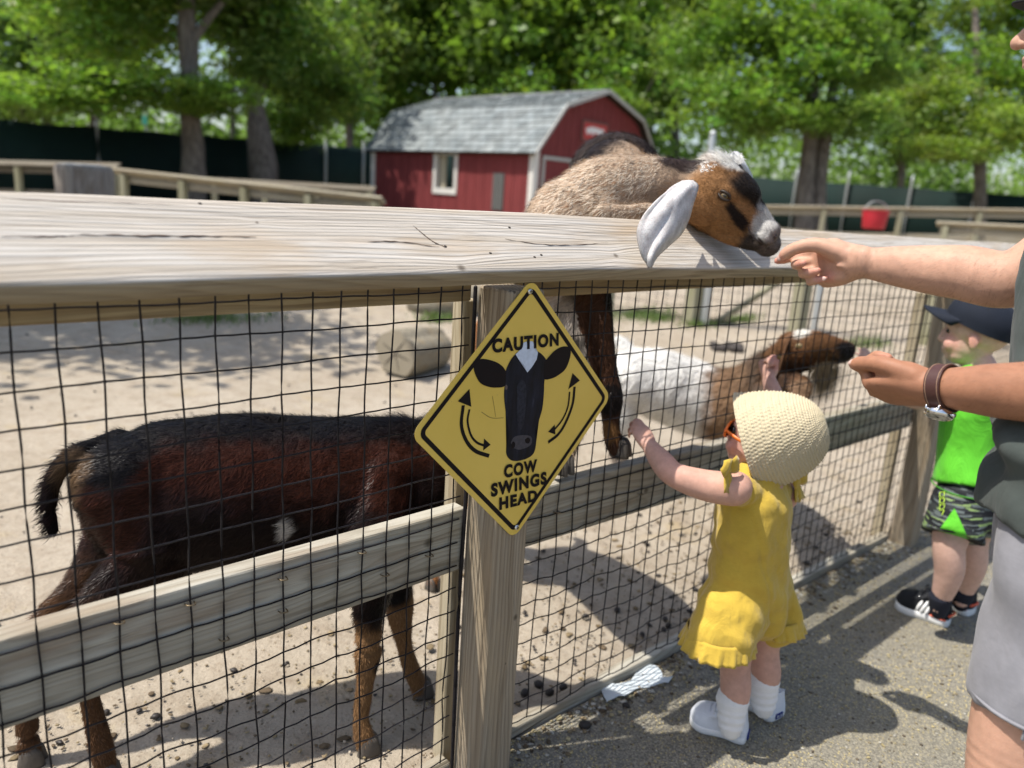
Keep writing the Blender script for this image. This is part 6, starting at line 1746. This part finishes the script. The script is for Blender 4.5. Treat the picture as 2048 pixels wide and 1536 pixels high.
parts = hp + hb + hb2 + [limb([bsl, bel, (bel + bwr) / 2, bwr], [.036, .030, .029, .021]), limb([bsr, bel2, (bel2 + bwr2) / 2, bwr2], [.036, .030, .029, .021]),
     tube([btor[3], pd(1962, 735, DB), bhd - np.array([0, 0, .06])], [.06, .046, .044], 14, 4), tube(btor, [.085, .085, .085, .07], 16, 4, up=EV)]
for q in (0, 1): parts.append(limb([bhp[q], (bhp[q] + bkn[q]) / 2, bkn[q], bkn[q] * .55 + ban[q] * .45 - EV * .012, ban[q], ban[q] - [0, 0, .018]], [.07, .062, .048, .043, .028, .028]))
V, Fq, Nn = remeshed(parts, .0042, 9)
mesh('body', V, Fq, M_skin, boy, cols=skin_cols(V, (.64, .41, .325), [(HLb(.06, .05, -.03), .045, (.68, .35, .28), .8), (HLb(-.01, .08, -.01), .03, (.66, .30, .23), .7)]))
for e in beyes: mesh('eye', *ell(e - bA * .003, (.009, .009, .008)), M_eye, boy)
M_lime = cloth('lime_jersey', (.115, .52, .030), 900, .7, .06, .1, wr=.9, wsc=12)
rp = [tube([pd(1944, 968, DB + .02), pd(1949, 900, DB + .02), pd(1956, 830, DB), pd(1958, 775, DB), pd(1960, 748, DB)], [.108, .104, .104, .092, .058], 24, 4, asp=[1.25, 1.2, 1.2, 1.2, 1.1], up=EV, round_caps=False),
      tube([bsl * .9 + btor[3] * .1, (bsl + bsr) / 2 + [0, 0, .01], bsr * .9 + btor[3] * .1], [.042, .05, .042], 14, 4), tube([bsl, bsl * .45 + bel * .55], [.052, .062], 14, 4), tube([bsr, bsr * .5 + bel2 * .5], [.052, .058], 14, 4)]
V, Fq, Nn = remeshed(rp, .006, 5)
bu = touvz(V)
V = V + Nn * (.004 * fbm(V, 15, 2, 4) + .006 * np.sin((bu[:, 0] + bu[:, 1]) * 40 + V[:, 2] * 42) * sstep(.62, .75, V[:, 2]) * sstep(.35, .55, .9 - np.abs(V[:, 2] - .6)))[:, None]
mesh('shirt', V, Fq, M_lime, boy)
mesh('shirt_hem_stitch', *tube([btor[0] * 0 + pd(1944, 972, DB + .02) + EU * .137 * cos(t) + EV * .112 * sin(t) for t in np.linspace(0, 2 * pi, 41)], [.0022] * 41, 6, 1, caps=False), flat('hem_stitch_green', (.05, .22, .02), .8), boy)
def camo():
    t = NT('streaked_shorts'); v = t.obj()
    v2 = t.mapv(v, (12, 12, 75)); vo = t.n('TexVoronoi', feature='F1', distance='CHEBYCHEV'); t.put(vo.inputs['Vector'], v2); vo.inputs['Scale'].default_value = 2.3
    c = t.ramp(vo.outputs['Color'], [(0, (.012, .013, .016)), (.42, (.03, .035, .035)), (.58, (.10, .12, .12)), (.72, (.18, .26, .10)), (.82, (.02, .022, .026)), (.9, (.26, .28, .28))], 'CONSTANT')
    return t.set(c, .75, .2)
M_camo = camo()
shp = [tube([pd(1945, 985, DB + .02), pd(1945, 1015, DB + .02)], [.105, .10], 22, 3, asp=1.2, up=EV), tube([bhp[0] + [0, 0, .02], pd(1912, 1040, DB - .02), pd(1904, 1074, DB - .03)], [.084, .086, .090], 18, 4, round_caps=False), tube([bhp[1] + [0, 0, .02], pd(1958, 1040, DB + .06), pd(1954, 1068, DB + .06)], [.082, .083, .087], 18, 4, round_caps=False)]
V, Fq, Nn = remeshed(shp, .006, 4)
V = V + Nn * (.004 * fbm(V, 18, 2, 9))[:, None]
sho = mesh('shorts', V, Fq, M_camo, boy)
from mathutils.bvhtree import BVHTree
sbvh = BVHTree.FromPolygons(V.tolist(), np.asarray(Fq).tolist())
def on_leg(x, y, out=.002):
    """point on the outside of his left leg of the shorts under a photo spot"""
    hit = sbvh.ray_cast(Vector(CAM.tolist()), Vector(ray(x, y).tolist()))
    if hit[0] is not None: return np.array(hit[0]) - nrm(ray(x, y)) * out
    c0, c1, r = bhp[0], pd(1904, 1083, DB - .03), .0915 + out
    rr = ray(x, y); rr = rr / np.linalg.norm(rr); best = None
    for s_ in np.linspace(1.9, 2.9, 500):
        P = CAM + rr * s_; t = np.clip((P - c0) @ (c1 - c0) / ((c1 - c0) @ (c1 - c0)), 0, 1.2); d = np.linalg.norm(P - c0 - (c1 - c0) * t)
        if d < r: return P
        if best is None or d < best[0]: best = (d, P)
    return best[1]
tri = []
for i in range(9):
    t = i / 8; xl, xr = 1909 * (1 - t) + 1871 * t, 1909 * (1 - t) + 1937 * t; y = 1016 + (1070 - 1016) * t
    tri.append([on_leg(xl * (1 - k / 6) + xr * k / 6, y + 8 * k / 6 * t, .004) for k in range(7)])
mesh('side_panel', *solid(loft(tri, closed=False), -.002), M_lime, sho)
M_yg = flat('lime_print', (.42, .62, .06), .6)
for k in range(4):
    y0 = 985 + 12 * k
    ol = [(1880, y0), (1889, y0 - 1), (1888, y0 + 8), (1879, y0 + 9), (1880, y0)]
    if k == 3: ol = [(1879, y0), (1888, y0 - 1), (1884, y0 + 9)]
    mesh('leg_print', *tube([on_leg(a, b, .004) for a, b in ol], [.0014] * len(ol), 5, 1), M_yg, sho)
M_navy = cloth('navy_cap_cloth', (.012, .016, .026), 900, .8, .1, .3)
capc = HLb(-.020, 0, .066); _f, _u = nrm(HAb[:, 0] + .32 * HAb[:, 2]), nrm(HAb[:, 2] - .32 * HAb[:, 0]); HAb = np.column_stack([_f, HAb[:, 1], _u]); rg = []
for i in range(13):
    a = i / 12 * pi / 2 * .99
    rg.append([capc + HAb[:, 0] * .106 * cos(a) * cos(t) + HAb[:, 1] * .090 * cos(a) * sin(t) + HAb[:, 2] * (.088 * sin(a) - .012 + .006 * cos(t)) for t in np.arange(28) * 2 * pi / 28])
capo = mesh('baseball_cap', *loft([[p * 1.0 - HAb[:, 2] * .022 for p in rg[0]]] + rg), M_navy, boy)
br_ = []
for k in range(6):
    s_ = k / 5
    br_.append([capc + HAb[:, 0] * (.075 * cos(a) + .020 + .078 * s_ * cos(a * .9)) + HAb[:, 1] * .082 * sin(a) * (1 - .12 * s_) + HAb[:, 2] * (-.022 - .012 * s_ - .016 * sin(a) ** 2 * s_) for a in np.linspace(-1.35, 1.35, 17)])
mesh('brim', *solid(loft(br_, closed=False), .004), M_navy, capo)
mesh('button', *ell(capc + HAb[:, 2] * .071, (.008, .008, .005)), M_navy, capo)
M_bsock = cloth('navy_sock', (.018, .02, .03), 800, .9, .1, .2); M_bshoe = cloth('black_mesh_shoe', (.016, .017, .02), 700, .7, .15, .1); M_orr = flat('coral_trim', (.72, .12, .05), .5)
for q, (h_, t_, a, k) in enumerate(((bh, bt, ban[0], bkn[0]), (ch, ct, ban[1], bkn[1]))):
    u_ = nrm(k - a); mesh('sock', *tube([a - u_ * .035, a - u_ * .015, a, a + u_ * .016, a + u_ * .020], [.026, .030, .033, .035, .034], 16, 3, up=EV), M_bsock, boy)
    h_, t_ = snap(h_, .004), snap(t_, .004)
    sh_, Lc = shoe(boy, h_, t_, .088, .082, M_bshoe, M_rubber, 'sneaker', M_bshoe, .024)
    for sgn in (1,):
        for e in range(3):
            a0 = .40 + .085 * e
            pth = [Lc(a0, sgn * (.475 - .02 * e), .032), Lc(a0 - .035, sgn * .43, .050), Lc(a0 - .06, sgn * .34, .062), Lc(a0 - .075, sgn * .26, .072)]
            mesh('side_stripe', *tube(pth, [.0055, .0055, .005, .0045], 6, 3, asp=.9), M_rubber, sh_)
    mesh('heel_trim', *tube([Lc(.02, .3, .040), Lc(-.03, .1, .044), Lc(-.03, -.1, .044), Lc(.02, -.3, .040)], [.004] * 4, 6, 3), M_orr, sh_)
    mesh('sole_trim', *tube([Lc(.06, .46, .027), Lc(.2, .47, .027), Lc(.32, .43, .028)], [.003] * 3, 6, 3), M_orr, sh_)

# ================= man feeding the goat
MF = nrm([-.72, .69, 0]); ML = nrm(np.cross([0, 0, 1], MF)); Z3 = np.array([0, 0, 1.0])
man = thing('person', 'man in grey shorts and dark green shirt feeding the goat by hand', 'person', (.88, 1.1, float(zground(.88, 1.1))))
Rw, Rt_ = pd(1712, 524, 1.60), pd(1567, 508, 1.715)
tocam = nrm(CAM - Rw)
HSIDE[0] = -1        # right hand, thumb up, palm towards the viewer
yR = nrm(Z3 + tocam * .25); xR = nrm(Rt_ - Rw - .030 * yR - .060 * tocam)
yR = nrm(yR - xR * (yR @ xR))
n_test = np.cross(xR, yR)
HSIDE[0] = 1 if n_test @ tocam < 0 else -1     # back of the hand away from the viewer
hR, tR = hand(Rw, xR, yR, {'index': (36, 38, 16), 'middle': (70, 68, 30), 'ring': (80, 78, 40), 'little': (84, 82, 44)},
              [(.022, .024, -.016), (.056, .044, -.040), (.088, .044, -.062), (.112, .034, -.070), (.124, .026, -.071)], 1.05, {'index': -11, 'middle': -6, 'ring': -6, 'little': -8}, 1.2)
Re, Rs = pd(2030, 556, 1.415), np.array([1.075, 1.36, 1.335])
Lw, Lt = pd(1874, 776, 1.19), pd(1733, 772, 1.265)
tocamL = nrm(CAM - Lw)
yL = nrm(tocamL * .88 + Z3 * .38); xL = nrm(Lt - Lw - .030 * yL + .0 * Z3); yL = nrm(yL - xL * (yL @ xL))
nL = np.cross(xL, yL); HSIDE[0] = 1 if nL[2] < 0 else -1    # palm up: back of the hand faces down
hL, tL = hand(Lw, xL, yL, {'index': (62, 84, 46), 'middle': (70, 88, 50), 'ring': (74, 90, 50), 'little': (74, 90, 50)},
              [(.022, .028, -.010), (.058, .050, -.022), (.096, .050, -.030), (.116, .044, -.033), (.126, .040, -.034)], .98, None, 1.17)
Le, Ls = np.array([.80, .95, 1.045]), np.array([.83, 1.09, 1.33])
mh = pd(2042, 86, 1.42) - MF * .108
hp, meyes, HLm, HAm = head_parts(mh + Z3 * .02, nrm(MF + Z3 * .02), Z3, 1.0)
mpel, mch, mshc = np.array([.90, 1.10, .88]), np.array([.93, 1.18, 1.14]), np.array([.95, 1.235, 1.33])
mhip = [mpel + ML * .09 - Z3 * .04, mpel - ML * .09 - Z3 * .04]
mkn = [np.array([.785, 1.0, .47]), np.array([1.02, 1.17, .48])]; mank = [np.array([.80, .975, .09]), np.array([1.05, 1.13, .09])]
parts = hp + hR + hL + [
    tube([Rs, (Rs * .45 + Re * .55), Re, Re * .68 + Rw * .32, Re * .34 + Rw * .66, Re * .12 + Rw * .88, Rw, Rw + xR * .02], [.060, .056, .0535, .0520, .0425, .0330, .0290, .026], 36, 10, asp=[1, 1, .95, .95, .9, .85, .85, .9], up=yR),
    tube([Ls, (Ls + Le) / 2, Le, Le * .68 + Lw * .32, Le * .34 + Lw * .66, Le * .1 + Lw * .9, Lw, Lw + xL * .02], [.060, .052, .046, .046, .040, .0315, .0285, .025], 36, 10, asp=[1, 1, 1, 1, 1.05, 1.15, 1.2, 1.2], up=-nL * HSIDE[0]),
    tube([mshc, mshc * .5 + (mh - Z3 * .09) * .5, mh - Z3 * .06 - MF * .01], [.085, .062, .060], 16, 4), tube([mpel, mch * .5 + mpel * .5, mch, mshc], [.110, .105, .112, .085], 18, 4, asp=1.25, up=MF)]
for q in (0, 1): parts.append(limb([mhip[q], (mhip[q] + mkn[q]) / 2, mkn[q], mkn[q] * .62 + mank[q] * .38 - MF * .018, mank[q] * .8 + mkn[q] * .2, mank[q], mank[q] - Z3 * .04], [.095, .082, .060, .060, .040, .037, .040]))
# a tendon and the ulna on the near side of the forearm
for a in (.016, .002): parts.append(tube([Rw + tocam * .017 + Z3 * (a - .012) - (Re - Rw) * .12, Rw + tocam * .020 + Z3 * (a - .016) + (Re - Rw) * .06, Rw + tocam * .022 + Z3 * (a - .024) + (Re - Rw) * .30], [.006, .0072, .005], 8, 4))
parts.append(ell(Rw - Z3 * .014 + tocam * .012 + (Re - Rw) * .02, (.013, .013, .012)))
V, Fq, Nn = remeshed(parts, .0033, 7)
crease = np.zeros(len(V))
for k, (tp, d) in tR.items() if False else []: pass
V = V + Nn * (.0004 * fbm(V, 40, 2, 5))[:, None]
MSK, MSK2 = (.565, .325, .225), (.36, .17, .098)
hands = [(tR[k][0], .026, (.62, .27, .20), .75) for k in ('index', 'middle', 'ring', 'little', 'thumb')] + [(tL[k][0], .022, (.55, .25, .17), .5) for k in ('thumb', 'index')]
c = skin_cols(V, MSK, hands, .07, 2)
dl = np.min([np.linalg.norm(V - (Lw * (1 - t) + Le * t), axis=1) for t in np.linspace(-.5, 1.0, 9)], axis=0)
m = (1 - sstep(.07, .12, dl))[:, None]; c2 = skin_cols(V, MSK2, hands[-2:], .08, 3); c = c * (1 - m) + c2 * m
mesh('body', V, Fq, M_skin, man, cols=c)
Tn = tR['thumb']; nail(man, Tn[0], Tn[1], tocam + Z3 * .55, 1.15, .0066)
Tn = tL['thumb']; nail(man, Tn[0], Tn[1], tocamL * .8 + Z3 * .6, 1.15, .0066)
for k in ('middle', 'ring', 'little'): 
    Tn = tR[k]; nail(man, Tn[0], Tn[1], nrm(Tn[1] * 0 - xR * .6 + Z3 * .1 - tocam * .2), .8)
mesh('feed_pellet', *ell(tR['thumb'][0] + xR * .008 - tocam * .004, (.005, .0045, .0045)), M_feed, man)
rb = FING['ring'][0]; rp_ = tR['L']((rb[0] + .006, rb[1], rb[2] - .016))
mesh('ring_band', *tube([rp_ + (xR * cos(a) * .8 + tR['n'] * -.5 * cos(a) + yR * sin(a)) * .0112 for a in np.linspace(0, 2 * pi, 21)], [.0016] * 21, 6, 1, caps=False), M_steel, man)
for e in meyes: mesh('eye', *ell(e, (.0118, .0118, .0118)), M_eye, man)
def armhair():
    ctr = [(Rw * (1 - t) + Re * t) for t in np.linspace(.15, 1.1, 8)] + [(Lw * (1 - t) + Le * t) for t in np.linspace(.2, 1.3, 8)]
    dm = lambda P: np.min([np.linalg.norm(P - q, axis=1) for q in ctr], axis=0)
    return ribbons(V, Fq, Nn, 2600, lambda P, N: np.tile(xR * .4 - Z3 * .8, (len(P), 1)), lambda P: np.full(len(P), .011), lambda P: np.tile((.10, .055, .03), (len(P), 1)), .00011, 77, lambda P: (dm(P) < .062) * 1.0 + 1e-9)
av, af, ac = armhair()
mesh('arm_hair', av, af, M_fur, man, cols=ac, kind='stuff')
# watch, worn face down
M_leather = flat('brown_watch_leather', (.055, .022, .018), .45, .4, 0, .2, 60, .3, 300, .001)
wa = nrm(Le - Lw); wc = Lw + wa * .012; wn_ = nL * HSIDE[0]; wn_ = nrm(wn_ - wa * (wn_ @ wa)); wy = np.cross(wa, wn_)
watch = mesh('watch_strap', *solid(loft([[wc + wa * o + (wn_ * cos(a) * .0335 + wy * sin(a) * .0385) for a in np.arange(40) * 2 * pi / 40] for o in (-.0115, -.0105, 0, .0105, .0115)]), -.003), M_leather, man)
for o in (-.0088, .0088): mesh('strap_stitching', *tube([wc + wa * o + (wn_ * cos(a) * .0368 + wy * sin(a) * .0418) for a in np.linspace(0, 2 * pi, 41)], [.0005] * 41, 5, 1, caps=False), flat('stitch_tan', (.35, .22, .14), .7), watch)
fc = nrm(wn_ * .99 - wy * (.04 if (wy @ tocamL) > 0 else -.04)); cc = wc + fc * .0385; q1 = wa; q2 = np.cross(fc, q1); A3 = np.column_stack([q1, q2, fc])
M_chrome = flat('polished_steel', (.72, .72, .72), .12, .5, 1.0, .02)
case = mesh('watch_case', *xf(loft([[[r * cos(a), r * sin(a), z] for a in np.arange(36) * 2 * pi / 36] for r, z in ((.0185, -.002), (.0205, .001), (.0205, .006), (.0190, .0085), (.0172, .0092), (.0168, .0078))], caps=True), A3, cc), M_chrome, watch)
mesh('watch_dial', *xf(loft([[[r * cos(a), r * sin(a), .0084] for a in np.arange(36) * 2 * pi / 36] for r in (.0169, .0002)]), A3, cc), flat('silver_dial', (.50, .50, .47), .35, .5, .3, .05), watch)
mk = [box((-.0005, .0125, .0086), (.0005, .0155, .009))] 
mesh('hour_markers', *xf(join(*[xf(mk[0], np.array([[cos(a), -sin(a), 0], [sin(a), cos(a), 0], [0, 0, 1]])) for a in np.arange(12) * pi / 6]), A3, cc), M_ink, watch, smooth=False)
mesh('watch_hands', *xf(join(box((-.0006, -.002, .0088), (.0006, .009, .0093)), xf(box((-.0005, -.002, .0094), (.0005, .012, .0098)), np.array([[.5, -.866, 0], [.866, .5, 0], [0, 0, 1]]))), A3, cc), M_ink, watch, smooth=False)
for a in (1, -1):
    for b in (1, -1): mesh('watch_lug', *xf(box((b * .0095 - .0018, a * .017 - .004, -.004), (b * .0095 + .0018, a * .017 + .006, .003), .001, 1), A3, cc), M_chrome, watch)
mesh('watch_crown', *xf(tube([[.0195, 0, .004], [.0245, 0, .004]], [.003, .003], 10, 1, round_caps=False), A3, cc), M_chrome, watch)
# shirt
M_shirt = cloth('grey_green_jersey', (.060, .072, .066), 900, .9, .12, .3, wr=.5, wsc=9)
sp_ = [tube([mpel - Z3 * .055 + MF * .0, mpel + Z3 * .05, mch * .55 + mpel * .45, mch, mshc - Z3 * .02, mshc + Z3 * .07], [.157, .150, .142, .143, .127, .07], 28, 5, asp=[1.3, 1.3, 1.28, 1.28, 1.3, 1.15], up=MF, round_caps=False),
       tube([Ls + ML * -.01, mshc, Rs - ML * -.01], [.07, .08, .07], 16, 4), tube([Ls, Ls * .42 + Le * .58], [.078, .076], 18, 4), tube([Rs, Rs * .5 + Re * .5], [.078, .074], 18, 4)]
V, Fq, Nn = remeshed(sp_, .007, 5)
wz = V[:, 2]
fold = .014 * np.sin(wz * 62 + 2.0 * fbm(V, 5, 2, 8)) * np.exp(-((wz - .93) / .055) ** 2) + .006 * fbm(V, 12, 3, 9) + .006 * np.sin((V @ ML) * 50 + wz * 30) * sstep(1.3, 1.1, wz)
V = V + Nn * fold[:, None]
shirt = mesh('shirt', V, Fq, M_shirt, man)
# shorts
M_short = cloth('grey_twill', (.232, .230, .248), 1100, .85, .10, .15, wr=.35, wsc=8)
hemL, hemR = np.array([.815, 1.012, .545]), np.array([1.03, 1.165, .55])
sp_ = [tube([mpel - Z3 * .0, mpel - Z3 * .09], [.130, .132], 24, 3, asp=1.28, up=MF), tube([mhip[0] + Z3 * .03, (mhip[0] + hemL) / 2, hemL], [.112, .104, .098], 22, 5, asp=.95, up=ML, round_caps=False), tube([mhip[1] + Z3 * .03, (mhip[1] + hemR) / 2, hemR], [.112, .104, .098], 22, 5, asp=.95, up=ML, round_caps=False)]
V, Fq, Nn = remeshed(sp_, .0065, 4)
V = V + Nn * (.005 * fbm(V * [1, 1, .6], 13, 3, 19) + .006 * np.sin(V[:, 2] * 34 + (V @ ML) * 30) * np.exp(-((V[:, 2] - .74) / .09) ** 2))[:, None]
so = mesh('shorts', V, Fq, M_short, man)
for hc in (hemL, hemR):
    mesh('hem_fold', *tube([hc + Z3 * (.018) + MF * .0935 * cos(a) + ML * .0985 * sin(a) for a in np.linspace(0, 2 * pi, 41)], [.0028] * 41, 6, 1, caps=False), M_short, so)
mesh('side_seam', *tube([mhip[0] + ML * .108 + Z3 * .03, (mhip[0] + hemL) / 2 + ML * .101, hemL + ML * .096], [.0022] * 3, 6, 6), M_short, so)
# cap, hair and shoes
M_cap2 = cloth('black_cap_cloth', (.012, .012, .013), 900, .8, .1, .2)
cpc = HLm(-.008, 0, .055); rg = []
for i in range(12):
    a = i / 11 * pi / 2 * .99
    rg.append([cpc + HAm[:, 0] * .108 * cos(a) * cos(t) + HAm[:, 1] * .088 * cos(a) * sin(t) + HAm[:, 2] * (.09 * sin(a) - .015) for t in np.arange(28) * 2 * pi / 28])
cm = mesh('baseball_cap', *loft([[p - HAm[:, 2] * .02 for p in rg[0]]] + rg), M_cap2, man)
br_ = [[cpc + HAm[:, 0] * (.08 * cos(a) + .018 + .046 * s_ * cos(a * .9)) + HAm[:, 1] * .086 * sin(a) * (1 - .12 * s_) + HAm[:, 2] * (-.018 + .006 * s_ - .014 * sin(a) ** 2 * s_) for a in np.linspace(-1.35, 1.35, 17)] for s_ in np.linspace(0, 1, 6)]
mesh('brim', *solid(loft(br_, closed=False), .004), M_cap2, cm)
M_hair = flat('dark_brown_hair', (.03, .018, .012), .7, .3, 0, .3, 90, .5, 300, .003)
mesh('hair', *ell(HLm(-.03, 0, -.005), (.085, .0805, .06), HAm), M_hair, man)
M_mshoe = cloth('dark_shoe', (.05, .05, .055), 700, .8, .1, .1)
for a in mank:
    h_ = snap(a - MF * .07, .004); t_ = snap(a + MF * .20, .004)
    shoe(man, h_, t_, .105, .085, M_mshoe, M_rubber, 'shoe', M_mshoe, .025)
    mesh('sock', *tube([a - Z3 * .03, a, a + Z3 * .05], [.046, .044, .046], 16, 3), M_sock, man)
# ---------------------------------------------------------------- small things on the ground
def wipe():
    up_ = [(820, 800), (882, 770), (940, 800), (1060, 768), (1130, 668), (1230, 632), (1320, 690), (1332, 740), (1415, 735)]
    lo_ = [(868, 986), (905, 950), (960, 912), (1020, 905), (1070, 875), (1130, 828), (1240, 805), (1330, 780), (1375, 788)]
    up_, lo_ = crom(np.array(up_, float), 6), crom(np.array(lo_, float), 6)
    rows = []; m = 16
    r = np.random.default_rng(12)
    for i in range(len(up_)):
        row = []
        for k in range(m + 1):
            s = k / m; x, y = up_[i] * (1 - s) + lo_[i] * s
            P = pg(1000 + x / 4.096, 1180 + y / 4.096); row.append(P)
        rows.append(row)
    V, Fc = loft(rows, closed=False)
    q = np.array(V); h = .5 + .5 * fbm(q * [1, 1, 0], 11, 3, 17); h2 = np.abs(fbm(q * [1, 1, 0], 24, 2, 27))
    V[:, 2] += .003 + .018 * h ** 2 + .004 * (1 - h2)
    t = NT('thin_wet_tissue'); n = t.noise(t.obj(), 300, 3)
    t.set(t.mix(n, (.66, .73, .76), (.78, .82, .84)), .7, .3)
    tr = t.n('BsdfTranslucent'); tr.inputs[0].default_value = (.7, .78, .82, 1); ms = t.n('MixShader'); ms.inputs[0].default_value = .3
    t.t.links.new(t.b.outputs[0], ms.inputs[1]); t.t.links.new(tr.outputs[0], ms.inputs[2]); t.t.links.new(ms.outputs[0], t.out.inputs[0])
    c = V.mean(0); o = mesh('crumpled_wipe', *solid((V - c, Fc), .0008), t.m); o.location = c.tolist()
    tag(o, 'crumpled thin white wipe lying on the asphalt by the base board', 'wipe')
wipe()
M_pel = flat('dark_dropping', (.022, .017, .014), .5, .4, 0, .4, 120, .4, 300)
M_dung = flat('brown_dung', (.12, .085, .045), .9, .15, 0, .4, 60, .6, 120, .006)
r = np.random.default_rng(3)
spots = [(1234, 1224, .010), (1171, 1238, .010), (1077, 1374, .011), (1049, 1391, .011), (1126, 1379, .010), (1169, 1457, .012), (1099, 1390, .010), (1252, 1415, .008), (1336, 1255, .009), (1330, 1242, .009), (1390, 1183, .009), (1327, 1262, .008)]
pv_, pf_ = ell((0, 0, 0), (1.25, .95, .9), None, 12, 8); pv_ = pv_ * (1 + .08 * fbm(pv_, 2.2, 2, 6)[:, None])
pm = None
for x, y, rr in spots:
    P = pg(x, y) + [0, 0, rr * .8]
    if pm is None: pm = mesh('dropping', pv_, pf_, M_pel)
    o = pm if 'label' not in pm else copy_of(pm)
    o.location = P.tolist(); o.scale = (rr, rr, rr); o.rotation_euler = (r.uniform(-.3, .3), 0, r.uniform(0, 6))
    if y > 1440: tag(o, 'small dark round dropping on the asphalt below the crumpled white wipe', 'dropping', 'droppings on the asphalt')
    elif y > 1410: tag(o, 'tiny dark dropping on the asphalt right against the white wipe', 'dropping', 'droppings on the asphalt')
    elif x < 1130 and y > 1350: tag(o, 'dark round dropping on the sand just right of the sign post foot', 'dropping', 'droppings beside the sign post')
    else: tag(o, 'dark round dropping on the sand behind the mesh, left of the toddler', 'dropping', 'droppings behind the mesh')
def scatter(name, n, place, size, mat, seed, flat_=.5, lab=None, colr=None):
    r = np.random.default_rng(seed); VV, FF, CC = [], [], []
    b, bf = ell((0, 0, 0), (1, 1, 1), None, 7, 5); k0 = 0
    for k in range(n):
        P = place(r); s = size * r.uniform(.5, 1.6); a = r.uniform(0, 6.28)
        q = b * [s * r.uniform(.8, 1.8), s, s * flat_] * (1 + .2 * r.normal(size=(len(b), 1)))
        q = q @ np.array([[cos(a), sin(a), 0], [-sin(a), cos(a), 0], [0, 0, 1]])
        VV.append(q + P + [0, 0, s * flat_ * .5]); FF += [[i + k0 for i in f] for f in bf]; k0 += len(b)
        if colr is not None: CC.append(np.tile(np.asarray(colr[r.integers(len(colr))]) * r.uniform(.7, 1.2), (len(b), 1)))
    return tag(mesh(name, np.concatenate(VV), FF, mat, cols=np.concatenate(CC) if colr is not None else None), kind='stuff')
def onpen(r):
    if r.random() < .16: P = UVZ(r.uniform(-.5, 3.2), abs(r.normal()) * .9 + .05, 0)
    else: P = UVZ(r.uniform(-1, 9), r.uniform(.1, 8), 0)
    return np.array([P[0], P[1], zground(P[0], P[1]) + .004])
scatter('scattered_droppings', 900, onpen, .0052, M_pel, 5, .7)
M_crumb = vcol('ground_crumbs', .9, .15, 80, .3, .3)
scatter('dung_crumbs', 260, lambda r: (lambda P: np.array([P[0], P[1], zground(P[0], P[1]) + .003]))(UVZ(r.uniform(-.6, 3.2), abs(r.normal()) * .6 + .06, 0)), .0068, M_crumb, 6, .32, None, [(.20, .145, .08), (.27, .205, .12), (.13, .095, .06)])
scatter('sand_grit', 3600, lambda r: (lambda P: np.array([P[0], P[1], zground(P[0], P[1]) + .006]))(UVZ(r.uniform(-.6, 3.4), abs(r.normal()) * .55 + .05, 0)), .0026, M_crumb, 16, .5, None, [(.24, .18, .11), (.42, .36, .28), (.15, .11, .07), (.33, .26, .15)])
def onpath(r):
    u = r.uniform(.7, 4.0); v = -abs(r.normal()) * .5 - .012 if r.random() < .75 else -r.uniform(0, 2.2)
    P = UVZ(u, v, 0); return np.array([P[0], P[1], zground(P[0], P[1]) + .003])
scatter('path_litter', 5200, onpath, .0024, M_crumb, 7, .4, None, [(.46, .38, .20), (.40, .34, .2), (.30, .25, .16), (.14, .11, .08), (.48, .45, .38)])
def atbase(r):
    u = r.uniform(.85, 3.4); v = -abs(r.normal()) * .05 - .006
    P = UVZ(u, v, 0); return np.array([P[0], P[1], zground(P[0], P[1]) + .003])
scatter('chips_at_base_board', 900, atbase, .0042, M_crumb, 8, .5, None, [(.40, .34, .2), (.26, .2, .12), (.12, .09, .06), (.48, .46, .4)])
